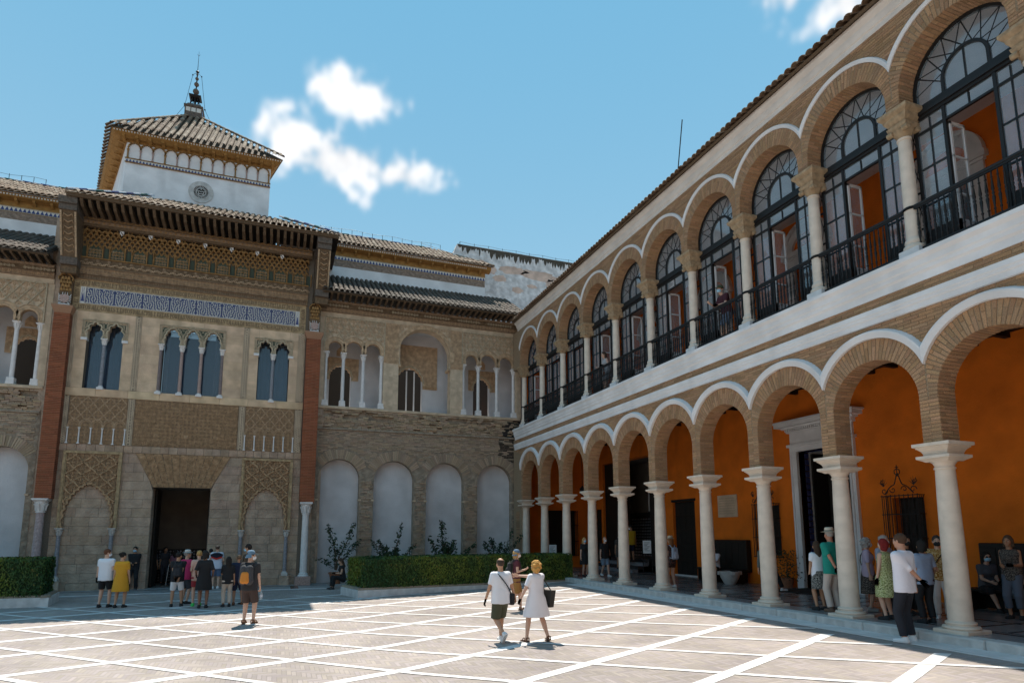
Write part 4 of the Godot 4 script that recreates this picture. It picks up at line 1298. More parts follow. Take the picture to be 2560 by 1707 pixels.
func curl_mesh() -> ArrayMesh:   # two tendrils and a leaf, about 1 x 1, raised 0.18
	if cache.has("curl"): return cache.curl
	var m := MB.new()
	var O := Vector3.ZERO; var X := Vector3.RIGHT; var Y := Vector3.UP; var D := Vector3(0, 0, 0.2)
	for s in [-1.0, 1.0]:
		var p := []
		for i in 8:
			var a := -PI / 2 + i * 0.62
			var r := 0.30 - i * 0.022
			p.append(Vector2(s * (0.22 + cos(a) * r), 0.02 + sin(a) * r))
		m.ribbon(p, 0.12, O, X, Y, D)
	m.prism(PackedVector2Array([Vector2(0, -0.5), Vector2(0.13, -0.2), Vector2(0.09, 0.2), Vector2(0, 0.5), Vector2(-0.09, 0.2), Vector2(-0.13, -0.2)]), O, X, Y, D * 0.8, false)
	cache.curl = m.mesh()
	return cache.curl

func carve(parent: Node3D, called: String, x0: float, x1: float, y0: float, y1: float, z: float, step: float, mt: Material, inside = null, deep := 1.0) -> void:
	var list := []
	var nx := maxi(1, int(round((x1 - x0) / step))); var ny := maxi(1, int(round((y1 - y0) / step)))
	for j in ny:
		for i in nx:
			var x := lerpf(x0, x1, (i + 0.5) / nx); var y := lerpf(y0, y1, (j + 0.5) / ny)
			if inside != null and not inside.call(x, y): continue
			var a := ((i + j) % 2) * PI / 2 + (PI if (i * 7 + j * 3) % 5 < 2 else 0.0)
			var s := step * 1.02
			list.append(Transform3D(Basis(Vector3(0, 0, 1), a).scaled(Vector3(s, s, step * deep)), Vector3(x, y, z)))
	var mm := MultiMesh.new()
	mm.transform_format = MultiMesh.TRANSFORM_3D
	mm.mesh = curl_mesh()
	mm.instance_count = list.size()
	for i in list.size(): mm.set_instance_transform(i, list[i])
	var o := MultiMeshInstance3D.new()
	o.multimesh = mm; o.material_override = mt; o.name = called
	parent.add_child(o, true)
	stuff(o)

func plate(parent: Node3D, called: String, x0: float, x1: float, y0: float, y1: float, z0: float, z1: float, mt: Material, ch := 0.0) -> MeshInstance3D:
	var m := MB.new()
	var a := Vector3(minf(x0, x1), y0, z0); var b := Vector3(maxf(x0, x1), y1, z1)
	if ch > 0.0: m.rbox(a, b, ch)
	else: m.box(a, b)
	return put(called, m, mt, parent)

func braid(parent: Node3D, x0: float, x1: float, y0: float, y1: float, z: float, strands: int) -> void:   # interlaced bands over a dark ground
	plate(parent, "braid_ground", x0, x1, y0, y1, z - 0.03, z + 0.004, M.dark_ground)
	var m := MB.new()
	var w := absf(x1 - x0); var c := (x0 + x1) / 2
	var n := int((y1 - y0) / 0.022)
	var per := w * 1.15
	for s in strands:
		var p := []
		for i in n + 1:
			var y := lerpf(y0 + 0.01, y1 - 0.01, float(i) / n)
			var t := fposmod((y - y0) / per + float(s) / strands, 1.0)
			var tri := absf(t * 2.0 - 1.0) * 2.0 - 1.0
			var xx := tri * w * 0.40 if strands > 2 else sin(t * TAU) * w * 0.24
			p.append(Vector2(c + xx, y))
		m.ribbon(p, w * (0.15 if strands > 2 else 0.17), Vector3(0, 0, z), Vector3.RIGHT, Vector3.UP, Vector3(0, 0, 0.022 + 0.003 * s))
	for x in [x0 + 0.01, x1 - 0.01]: m.box(Vector3(x - 0.012, y0, z), Vector3(x + 0.012, y1, z + 0.022))
	if strands == 2:
		for x in [x0 + 0.045, x1 - 0.045]: m.box(Vector3(x - 0.008, y0, z), Vector3(x + 0.008, y1, z + 0.018))
	put("braid_band", m, M.stucco_flat, parent)

func small_column(parent: Node3D, called: String, x: float, z: float, y0: float, y1: float, r: float, shaft: Material, capm: Material, plinth := true, leafy := true) -> void:
	var h := y1 - y0
	var c := hold(called, parent, Vector3(x, 0, z))
	var ch := clampf(r * 3.6, 0.05, h * 0.22)
	var b := MB.new()
	var yb := y0
	if plinth:
		b.rbox(Vector3(-r * 1.7, y0, -r * 1.7), Vector3(r * 1.7, y0 + r * 1.4, r * 1.7), r * 0.1); yb = y0 + r * 1.4
	b.lathe([Vector2(r * 1.5, yb), Vector2(r * 1.55, yb + r * 0.25), Vector2(r * 1.3, yb + r * 0.5), Vector2(r * 1.15, yb + r * 0.6), Vector2(r * 1.3, yb + r * 0.8), Vector2(r * 1.05, yb + r)], Vector3.ZERO, 14)
	put("base", b, capm, c)
	b = MB.new(); b.lathe([Vector2(r, yb + r * 0.9), Vector2(r * 0.98, yb + h * 0.4), Vector2(r * 0.88, y1 - ch)], Vector3.ZERO, 14); put("shaft", b, shaft, c)
	b = MB.new()
	b.lathe([Vector2(r * 0.9, y1 - ch - 0.005), Vector2(r * 1.08, y1 - ch), Vector2(r * 1.08, y1 - ch + r * 0.2), Vector2(r * 0.95, y1 - ch + r * 0.25), Vector2(r * 1.15, y1 - ch * 0.6), Vector2(r * 1.5, y1 - ch * 0.28), Vector2(r * 1.3, y1 - ch * 0.22)], Vector3.ZERO, 14)
	b.sqlathe([Vector2(r * 1.2, y1 - ch * 0.26), Vector2(r * 1.6, y1 - ch * 0.15), Vector2(r * 1.75, y1 - ch * 0.12), Vector2(r * 1.75, y1), Vector2(0, y1)], Vector3.ZERO)
	if leafy:
		for i in 8:
			var a := TAU * i / 8
			for t in [0.62, 0.4]:
				var rr := r * (1.2 if t > 0.5 else 1.5)
				b.tube([Vector3(cos(a) * r, y1 - ch * (t + 0.25), sin(a) * r), Vector3(cos(a) * rr, y1 - ch * t, sin(a) * rr), Vector3(cos(a) * rr * 1.12, y1 - ch * (t + 0.03), sin(a) * rr * 1.12)], r * 0.26, 4, r * 0.1)
	put("capital", b, capm, c)

func lobed(w: float, h: float, lobes: int, depth: float, per := 7) -> Array:   # outline of a pointed, lobed arch over half width w and height h, left foot to right foot (0,0 = middle of the springing)
	var pts := []
	var base := []
	var n := lobes * per
	for i in n + 1:
		var t := float(i) / n
		var a := PI * (1.0 - t)
		var x := cos(a) * w
		var y := pow(sin(a), 0.72) * h * (1.0 + 0.10 * pow(sin(a), 6.0))
		base.append(Vector2(x, y))
	for i in n + 1:
		var p0: Vector2 = base[maxi(i - 1, 0)]; var p1: Vector2 = base[mini(i + 1, n)]
		var t := (p1 - p0).normalized()
		var nn := Vector2(-t.y, t.x)
		var ph := float(i % per) / per
		if i == n: ph = 0.0
		pts.append(base[i] + nn * depth * sin(ph * PI))
	return pts

func arch_plate(m: MB, pts: Array, o: Vector3, x0: float, x1: float, ytop: float, th: float) -> void:   # plate over an arch outline given round o, from x0 to x1 up to ytop, thickness th behind o.z
	var P := []
	for p in pts: P.append(Vector3(o.x + p.x, o.y + p.y, o.z))
	var T := Vector3(0, 0, -th)
	for i in P.size() - 1:
		var a: Vector3 = P[i]; var b: Vector3 = P[i + 1]
		if b.x > a.x + 1e-5:
			m.face(a, b, Vector3(b.x, ytop, o.z), Vector3(a.x, ytop, o.z), Vector3(0, 0, 1))
		elif b.x < a.x - 1e-5:
			m.face(a, b, b + Vector3(0, 0, -0.001), a + Vector3(0, 0, -0.001), Vector3(0, 0, 1))
		m.face(a, b, b + T, a + T, Vector3(o.x - (a.x + b.x) / 2, o.y + 0.02 - (a.y + b.y) / 2, 0))
	var l: Vector3 = P[0]; var r: Vector3 = P[P.size() - 1]
	if l.x - x0 > 1e-4: m.face(Vector3(x0, l.y, o.z), l, Vector3(l.x, ytop, o.z), Vector3(x0, ytop, o.z), Vector3(0, 0, 1))
	if x1 - r.x > 1e-4: m.face(r, Vector3(x1, r.y, o.z), Vector3(x1, ytop, o.z), Vector3(r.x, ytop, o.z), Vector3(0, 0, 1))

func mono(pts: Array) -> Array:   # the outline with x never running back, for plates
	var out := [pts[0]]
	for i in range(1, pts.size()):
		var p: Vector2 = pts[i]
		if p.x <= out[-1].x: p.x = out[-1].x + 0.0006
		out.append(p)
	return out

# ---------------------------------------------------------------- the portal

func portal() -> void:
	var b := thing("palace_portal", Vector3.ZERO, "tall carved stone portal with a dark doorway, blue tile inscription and wide tiled eave", "building")
	var wall := MB.new()
	wall_holes(wall, Vector3(0, 0, ZP), Vector3(1, 0, 0), Vector3(0, 0, -0.55), [-19.3, -0.5, -10.0, 14.5], [[-15.72, -0.5, -13.62, 3.56], [-18.45, 7.36, -17.2, 10.16], [-15.81, 7.33, -13.5, 10.25], [-12.12, 7.3, -10.86, 10.12]])
	put("wall", wall, M.stone_joint, b)
	plate(b, "side_wall", -19.95, -19.1, -0.5, 14.4, -2.2, ZW - 0.02, M.stone)
	plate(b, "side_wall", -10.2, -9.3, -0.5, 14.4, -2.2, ZW - 0.02, M.stone)
	# dressed stone of the lower part
	var y := -0.42
	var row := 0
	while y < 4.86:
		var h := 0.355 if row != 0 else 0.30
		var y1 := minf(y + h, 4.895)
		for seg in [[-19.02, -15.72], [-13.62, -10.16]]:
			var x: float = seg[0]
			while x < seg[1] - 0.02:
				var w := rng.randf_range(0.55, 1.15)
				var e := minf(x + w, seg[1])
				if seg[1] - e < 0.25: e = seg[1]
				# the sloping sides of the flat arch over the door
				var xl := x; var xr := e; var xlt := x; var xrt := e
				if y1 > 3.58:
					var f0 := clampf((y - 3.56) / 1.35, 0.0, 1.0); var f1 := clampf((y1 - 3.56) / 1.35, 0.0, 1.0)
					if seg[0] < -16.0:
						xr = minf(e, -15.72 - 0.70 * f0); xrt = minf(e, -15.72 - 0.70 * f1)
					else:
						xl = maxf(x, -13.62 + 0.67 * f0); xlt = maxf(x, -13.62 + 0.67 * f1)
				if xr - xl > 0.03:
					var d := ZP + rng.randf_range(0.006, 0.018)
					var m := MB.new()
					m.col = vary(Color(0.98, 0.95, 0.93), 0.13)
					var j := 0.006
					m.hexa([Vector3(xl + j, y + j, ZP - 0.05), Vector3(xr - j, y + j, ZP - 0.05), Vector3(xlt + j, y1 - j, ZP - 0.05), Vector3(maxf(xrt - j, xlt + 0.012), y1 - j, ZP - 0.05), Vector3(xl + j, y + j, d), Vector3(xr - j, y + j, d), Vector3(xlt + j, y1 - j, d), Vector3(maxf(xrt - j, xlt + 0.012), y1 - j, d)])
					put("stone_block", m, M.stone, b)
				x = e
		y = y1; row += 1
	# flat arch of carved voussoirs
	for i in 11:
		var m := MB.new()
		var a0 := lerpf(-15.72, -13.62, i / 11.0) + 0.012; var a1 := lerpf(-15.72, -13.62, (i + 1) / 11.0) - 0.012
		var t0 := lerpf(-16.42, -12.95, i / 11.0) + 0.014; var t1 := lerpf(-16.42, -12.95, (i + 1) / 11.0) - 0.014
		m.hexa([Vector3(a0, 3.57, ZP - 0.05), Vector3(a1, 3.57, ZP - 0.05), Vector3(t0, 4.89, ZP - 0.05), Vector3(t1, 4.89, ZP - 0.05), Vector3(a0, 3.57, ZP + 0.03), Vector3(a1, 3.57, ZP + 0.03), Vector3(t0, 4.89, ZP + 0.03), Vector3(t1, 4.89, ZP + 0.03)])
		for s in 2:
			var xb := a0 + 0.006 if s == 0 else a1 - 0.024; var xt := t0 + 0.006 if s == 0 else t1 - 0.024
			m.hexa([Vector3(xb, 3.57, ZP), Vector3(xb + 0.018, 3.57, ZP), Vector3(xt, 4.89, ZP), Vector3(xt + 0.018, 4.89, ZP), Vector3(xb, 3.57, ZP + 0.042), Vector3(xb + 0.018, 3.57, ZP + 0.042), Vector3(xt, 4.89, ZP + 0.042), Vector3(xt + 0.018, 4.89, ZP + 0.042)])
		put("voussoir", m, M.carved, b)
	carve(b, "voussoir_carving", -16.2, -13.1, 3.62, 4.86, ZP + 0.03, 0.125, M.carved, func(x, yy): return absf(x + 14.68) < 1.0 + (yy - 3.57) * 0.52, 0.7)
	# the two carved panels with their blind lobed arches
	for q in [[-18.80, -16.85, 4.91, 1.93, -17.855, 3.41, 0.74], [-12.50, -10.50, 4.865, 1.85, -11.52, 3.39, 0.75]]:
		var p := hold("carved_panel", b)
		var m := MB.new()
		var out := lobed(q[6], q[5] - q[3] - 0.02, 17, 0.055)
		var oo := Vector3(q[4], q[3], ZP + 0.06)
		arch_plate(m, mono(out), oo, q[0], q[1], q[2] - 0.02, 0.06)
		for s in [q[0], q[1]]: m.face(Vector3(s, q[3], ZP), Vector3(s, q[2], ZP), Vector3(s, q[2], ZP + 0.06), Vector3(s, q[3], ZP + 0.06), Vector3(-1 if s == q[0] else 1, 0, 0))
		put("panel_ground", m, M.carved_deep, p)
		m = MB.new()
		var o2 := lobed(q[6] + 0.05, q[5] - q[3] + 0.03, 17, 0.06)
		m.ribbon(o2, 0.07, oo, Vector3.RIGHT, Vector3.UP, Vector3(0, 0, 0.05))
		put("lobed_arch", m, M.carved, p)
		m = MB.new()
		for x in [q[0] + 0.04, q[1] - 0.04]: m.box(Vector3(x - 0.045, q[3], ZP), Vector3(x + 0.045, q[2], ZP + 0.12))
		m.box(Vector3(q[0], q[2] - 0.1, ZP), Vector3(q[1], q[2], ZP + 0.125)); m.box(Vector3(q[0] + 0.09, q[3] + 0.3, ZP), Vector3(q[0] + 0.12, q[2] - 0.1, ZP + 0.1)); m.box(Vector3(q[1] - 0.12, q[3] + 0.3, ZP), Vector3(q[1] - 0.09, q[2] - 0.1, ZP + 0.1))
		put("panel_frame", m, M.ochre_stone, p)
		var ins := func(x: float, yy: float, mg := 0.0) -> bool:
			var u: float = (x - q[4]) / (q[6] + 0.11 + mg)
			if absf(u) > 1.0: return yy > q[3] + 0.02
			return yy > q[3] + pow(sqrt(1.0 - u * u), 0.72) * (q[5] - q[3]) * (1.0 + 0.1 * pow(1.0 - u * u, 3.0)) + 0.09 + mg
		m = MB.new()
		var W: float = q[1] - q[0] - 0.26
		for fam in [-1.0, 1.0]:
			for i in range(-4, 8):
				var pts := []
				for k in 90:
					var t := k / 89.0
					var yy: float = q[3] + 0.05 + t * (q[2] - q[3] - 0.16)
					var ph: float = (yy - q[3]) / 1.02 + i * 0.5
					var zig: float = absf(fposmod(ph, 1.0) * 2.0 - 1.0) - 0.5
					var x: float = q[4] + W * (i / 3.0 - 0.66) + fam * zig * W / 3.0 + 0.02 * sin((yy - q[3]) * 26.0)
					if x > q[0] + 0.13 and x < q[1] - 0.13 and ins.call(x, yy): pts.append(Vector2(x, yy))
					else:
						if pts.size() > 2: m.ribbon(pts, 0.055, Vector3(0, 0, ZP + 0.06), Vector3.RIGHT, Vector3.UP, Vector3(0, 0, 0.052 + 0.004 * fam))
						pts = []
				if pts.size() > 2: m.ribbon(pts, 0.055, Vector3(0, 0, ZP + 0.06), Vector3.RIGHT, Vector3.UP, Vector3(0, 0, 0.052 + 0.004 * fam))
		put("interlace", m, M.carved, p)
		carve(p, "leaf_carving", q[0] + 0.14, q[1] - 0.14, q[3] + 0.05, q[2] - 0.12, ZP + 0.058, 0.135, M.carved, func(x, yy): return ins.call(x, yy, 0.03), 1.2)
		for x in [q[0] + 0.11, q[1] - 0.13]:
			small_column(b, "nook_column", x, ZP + 0.09, -0.02, q[3] + 0.01, 0.075, M.grey_marble, M.kerb_stone)
			plate(b, "column_block", x - 0.19, x + 0.19, -0.42, -0.02, ZP, ZP + 0.24, M.stone, 0.01)
	# band of small stones above the door
	for i in 28:
		var x := lerpf(-19.06, -10.18, i / 28.0)
		var m := MB.new(); m.col = vary(Color(0.92, 0.86, 0.82), 0.12)
		m.rbox(Vector3(x + 0.005, 4.905, ZP - 0.03), Vector3(x + 8.88 / 28.0 - 0.005, 5.175, ZP + 0.035 + rng.randf() * 0.006), 0.006)
		put("band_stone", m, M.stone, b)
	# middle carved storey
	var mids := [[-18.80, -16.82], [-16.58, -12.76], [-12.50, -10.52]]
	for i in 3:
		var q: Array = mids[i]
		var p := hold("carved_panel", b)
		plate(p, "panel_ground", q[0], q[1], 5.18, 7.08, ZP - 0.02, ZP + 0.012, M.carved_deep)
		if i == 1:
			carve(p, "leaf_carving", q[0], q[1], 5.2, 7.06, ZP + 0.01, 0.15, M.carved, null, 1.0)
			carve(p, "fine_carving", q[0] + 0.07, q[1] - 0.07, 5.27, 7.0, ZP + 0.008, 0.15, M.carved, null, 0.7)
			var m := MB.new()
			for k in 7:
				var x := lerpf(q[0] + 0.27, q[1] - 0.27, k / 6.0)
				for s in [-0.25, 0.25]: m.box(Vector3(x + s - 0.012, 5.2, ZP), Vector3(x + s + 0.012, 5.48, ZP + 0.04))
				m.box(Vector3(x - 0.25, 5.47, ZP), Vector3(x + 0.25, 5.495, ZP + 0.04))
				if k % 2: m.prism(PackedVector2Array([Vector2(-0.09, 0.1), Vector2(0.09, 0.1), Vector2(0.09, -0.02), Vector2(0, -0.12), Vector2(-0.09, -0.02)]), Vector3(x, 5.62, ZP), Vector3.RIGHT, Vector3.UP, Vector3(0, 0, 0.05))
			put("small_shields", m, M.carved, p)
			continue
		var n := 5
		var pw: float = (q[1] - q[0] - 0.06) / n
		var m := MB.new()
		for k in n + 1:
			small_column(p, "colonnette", q[0] + 0.03 + k * pw, ZP + 0.05, 5.19, 5.83, 0.026, M.white_marble, M.white_marble, true, false)
		for k in n:
			var c := Vector3(q[0] + 0.03 + (k + 0.5) * pw, 5.83, ZP)
			m.ribbon(lobed(pw * 0.5, pw * 0.78, 9, 0.022, 6), 0.022, c, Vector3.RIGHT, Vector3.UP, Vector3(0, 0, 0.055))
			m.ribbon(lobed(pw * 0.40, pw * 0.60, 7, 0.02, 6), 0.016, c, Vector3.RIGHT, Vector3.UP, Vector3(0, 0, 0.045))
		# stepped lattice above the arches
		for fam in [-1.0, 1.0]:
			for k in range(-4, 8):
				var pts := []
				for t in 60:
					var yy := lerpf(6.1, 7.06, t / 59.0)
					var stp := floorf((yy - 6.1) / 0.075) * 0.075
					var fr := (yy - 6.1 - stp) / 0.075
					var x: float = q[0] + 0.03 + (k + 0.5) * pw + fam * (stp + (0.075 * smoothstep(0.45, 0.55, fr))) * pw / 0.48
					if x > q[0] + 0.02 and x < q[1] - 0.02: pts.append(Vector2(x, yy))
					elif pts.size() > 2:
						m.ribbon(pts, 0.022, Vector3(0, 0, ZP), Vector3.RIGHT, Vector3.UP, Vector3(0, 0, 0.045 + 0.004 * fam)); pts = []
				if pts.size() > 2: m.ribbon(pts, 0.022, Vector3(0, 0, ZP), Vector3.RIGHT, Vector3.UP, Vector3(0, 0, 0.045 + 0.004 * fam))
		put("lattice", m, M.stucco, p)
		carve(p, "leaf_carving", q[0] + 0.02, q[1] - 0.02, 5.2, 7.06, ZP + 0.01, 0.13, M.carved, null, 0.8)
	for q in [[-19.06, -18.83], [-10.50, -10.23]]:
		braid(b, q[0], q[1], 5.19, 7.07, ZP + 0.01, 3); braid(b, q[0], q[1], 7.42, 10.54, ZP + 0.01, 3)
	for q in [[-16.81, -16.60], [-12.735, -12.52]]:
		braid(b, q[0], q[1], 5.19, 7.07, ZP + 0.01, 2); braid(b, q[0], q[1], 7.42, 10.52, ZP + 0.01, 2)
	# sill course and the smooth storey with the windows
	for i in 8:
		var x := lerpf(-19.08, -10.2, i / 8.0); var m := MB.new(); m.col = vary(Color(0.99, 0.93, 0.86), 0.08)
		m.rbox(Vector3(x + 0.003, 7.08, ZP - 0.03), Vector3(x + 1.107, 7.40, ZP + 0.05), 0.008); put("sill_stone", m, M.pale_stone, b)
	for seg in [[-18.83, -16.82, -18.45, -17.2], [-16.59, -12.745, -15.81, -13.5], [-12.51, -10.51, -12.12, -10.86]]:
		for j in 8:
			var ya := 7.41 + j * 0.39; var yb := ya + 0.39 if j < 7 else 10.54
			for side in [[seg[0], seg[2]], [seg[2], seg[3]], [seg[3], seg[1]]]:
				if side[0] == seg[2] and ya < 10.1: continue
				var x: float = side[0]
				while x < side[1] - 0.02:
					var e := minf(x + rng.randf_range(0.6, 1.1), side[1])
					if side[1] - e < 0.3: e = side[1]
					var m := MB.new(); m.col = vary(Color(0.95, 0.92, 0.90), 0.07)
					m.box(Vector3(x + 0.0025, ya + 0.0025, ZP - 0.04), Vector3(e - 0.0025, yb - 0.0025, ZP + 0.006 + rng.randf() * 0.006), 0)
					put("stone_block", m, M.pale_stone, b)
					x = e
	portal_window(b, -18.635, -17.04, 10.20, [-18.54, -17.84, -17.13], 9.45, 7.36, false)
	portal_window(b, -15.935, -13.435, 10.295, [-15.83, -15.06, -14.33, -13.53], 9.45, 7.33, true)
	portal_window(b, -12.30, -10.72, 10.155, [-12.20, -11.52, -10.80], 9.45, 7.30, false)
	inscription(b)
	frieze(b)
	piers(b)
	doorway(b)

func portal_window(b: Node3D, x0: float, x1: float, ytop: float, cols: Array, ycap: float, ysill: float, middle: bool) -> void:
	var w := hold("window", b)
	var n := cols.size() - 1
	var z := ZP + 0.03
	var m := MB.new(); var rim := MB.new(); var lat := MB.new(); var gr := MB.new()
	for i in n:
		var a: float = cols[i]; var c: float = cols[i + 1]
		var mid := (a + c) / 2
		var hw := (c - a) / 2 - 0.10
		var hh := ytop - ycap - 0.20
		var pts := lobed(hw, hh, 5 if not middle else 9, 0.075 if not middle else 0.042, 8)
		arch_plate(m, mono(pts), Vector3(mid, ycap, z - 0.02), x0 if i == 0 else a, x1 if i == n - 1 else c, ytop - 0.02, 0.28)
		for q in [[0.0, 0.05, 0.035], [0.075, 0.018, 0.03], [0.115, 0.018, 0.025]]:
			rim.ribbon(lobed(hw + q[0], hh + q[0] * 0.9, 5 if not middle else 9, 0.075 if not middle else 0.042, 8), q[1], Vector3(mid, ycap, z - 0.02), Vector3.RIGHT, Vector3.UP, Vector3(0, 0, q[2]))
		# lattice over green in the spandrels
		for side in [-1.0, 1.0]:
			var xe: float = (x0 + 0.1 if i == 0 else a) if side < 0 else (x1 - 0.1 if i == n - 1 else c)
			for fam in [-1.0, 1.0]:
				for k in range(-7, 9):
					var run := []
					for t in 40:
						var yy := ycap + 0.05 + (ytop - 0.10 - ycap - 0.05) * t / 39.0
						var x: float = xe + (k * 0.085) + fam * (yy - ycap) * 0.8
						var u := (x - mid) / (hw + 0.15)
						var lim := ycap + (pow(sqrt(maxf(0.0, 1 - u * u)), 0.72) * hh * 1.1 + 0.19 if absf(u) < 1 else 0.02)
						if side * (x - mid) > 0.0 and side * (xe - x) > 0.0 and yy > lim: run.append(Vector2(x, yy))
						elif run.size() > 1:
							lat.ribbon(run, 0.018, Vector3(0, 0, z - 0.02), Vector3.RIGHT, Vector3.UP, Vector3(0, 0, 0.024)); run = []
					if run.size() > 1: lat.ribbon(run, 0.018, Vector3(0, 0, z - 0.02), Vector3.RIGHT, Vector3.UP, Vector3(0, 0, 0.024))
			var u1 := absf(xe - mid)
			var poly := PackedVector2Array([Vector2(xe, ycap + 0.14), Vector2(xe, ytop - 0.1)])
			poly.append(Vector2(mid + side * hw * 0.25, ytop - 0.1)); poly.append(Vector2(mid + side * (hw * 0.7), ycap + hh * 0.86)); poly.append(Vector2(mid + side * (hw + 0.09), ycap + hh * 0.35))
			if u1 > 0.05: gr.prism(poly, Vector3(0, 0, z - 0.03), Vector3.RIGHT, Vector3.UP, Vector3(0, 0, 0.014), false)
	put("arch_plate", m, M.stucco_flat, w); put("lobed_rim", rim, M.pale_trim, w); put("spandrel_lattice", lat, M.pale_trim, w); put("spandrel_ground", gr, M.green_ground, w)
	m = MB.new()
	for q in [0.0, 0.045]:
		for x in [x0 + q + 0.012, x1 - q - 0.012]: m.box(Vector3(x - 0.010, ycap + 0.02, z - 0.03), Vector3(x + 0.010, ytop - q, z + 0.02))
		m.box(Vector3(x0 + q, ytop - q - 0.022, z - 0.03), Vector3(x1 - q, ytop - q, z + 0.022))
	put("frame_moulding", m, M.pale_trim, w)
	for i in cols.size():
		var x: float = cols[i]
		if middle or (i > 0 and i < n):
			small_column(w, "column", x, ZP - 0.02, ysill + 0.01, ycap, 0.068, ([M.brown_marble, M.pink_marble, M.pink_marble, M.brown_marble][i] if middle else M.grey_marble), M.white_marble)
		else:
			plate(w, "impost_block", x - 0.11, x + 0.11, ycap - 0.11, ycap, ZP - 0.2, ZP + 0.06, M.white_marble, 0.008)
	plate(w, "sill", x0 + 0.16, x1 - 0.16, ysill - 0.03, ysill + 0.012, ZP - 0.5, ZP + 0.015, M.dark_wood)
	# glass leaning a little in its frame, curtains and a dim room behind it
	m = MB.new()
	var tilt := 0.02 if middle else -0.10
	var xa := x0 + 0.17; var xb := x1 - 0.17
	m.hexa([Vector3(xa, ysill, ZP - 0.30), Vector3(xb, ysill, ZP - 0.30), Vector3(xa, ycap + 0.7, ZP - 0.30 + tilt), Vector3(xb, ycap + 0.7, ZP - 0.30 + tilt), Vector3(xa, ysill, ZP - 0.294), Vector3(xb, ysill, ZP - 0.294), Vector3(xa, ycap + 0.7, ZP - 0.294 + tilt), Vector3(xb, ycap + 0.7, ZP - 0.294 + tilt)])
	put("pane", m, M.window_glass, w)
	m = MB.new()
	for s in ([[xa, xb]] if not middle else [[xa, xa + 0.18], [xb - 0.25, xb]]):
		var k := int((s[1] - s[0]) / 0.03)
		for i in k:
			var p0 := lerpf(s[0], s[1], float(i) / k); var p1 := lerpf(s[0], s[1], float(i + 1) / k)
			var za := ZP - 0.46 + 0.03 * sin(i * 1.1); var zb := ZP - 0.46 + 0.03 * sin((i + 1) * 1.1)
			m.face(Vector3(p0, ysill, za), Vector3(p0, ycap + 0.7, za), Vector3(p1, ycap + 0.7, zb), Vector3(p1, ysill, zb), Vector3(0, 0, 1))
	put("curtain", m, M.curtain, w)
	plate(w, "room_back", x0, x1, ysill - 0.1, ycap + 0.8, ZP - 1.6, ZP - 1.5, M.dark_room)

func kufic_picture() -> ImageTexture:   # glazed blue and white maze-like lettering: one unit, mirrored by turns as on the wall
	var rows := [
		"#..####.#..##.####..####.####.#",
		"#.##.##.#.#.##.###.#.#.##.#..##",
		"#..#..#.#.#.#..#.###.#..#.##.##",
		"##.##.#.#.#.##.##.#.#.#.#.#.#.#",
		"#...#.#.#.#.#...#.#.##.##.#...#",
		"#.#.#.#.#.#.##.##.##.#.#..###.#",
		"#.###.#.#.#..#.#..#..###.##...#",
		"#.....#.#.##.#.##.##...#..#.#.#",
		"###.###.#..#.#..#..#.#.##.#.#.#",
		"#.#..#..##.#.##.##.#.#..#.#.#.#",
		"#.##.#.##..#..#..#.#.##.#...#.#",
		"#..#.#..#.##.##.##...#..##.##.#",
		"##.#.##.#.#...#..###.##.#..#..#",
		"#..#..#.###.#.##...#..#...##.##"]
	var u := 31
	var img := Image.create_empty(u * 8 * 4, 14 * 4 + 8, false, Image.FORMAT_RGB8)
	img.fill(Color(0.66, 0.63, 0.60))
	var blue := Color(0.16, 0.19, 0.36)
	for k in 8:
		for j in 14:
			for i in u:
				var s: String = rows[j]
				var ch := s[u - 1 - i] if k % 2 else s[i]
				if ch == "#":
					img.fill_rect(Rect2i((k * u + i) * 4, 4 + j * 4, 4, 4), Color(blue.r * rng.randf_range(0.85, 1.15), blue.g, blue.b * rng.randf_range(0.9, 1.1)))
	return ImageTexture.create_from_image(img)

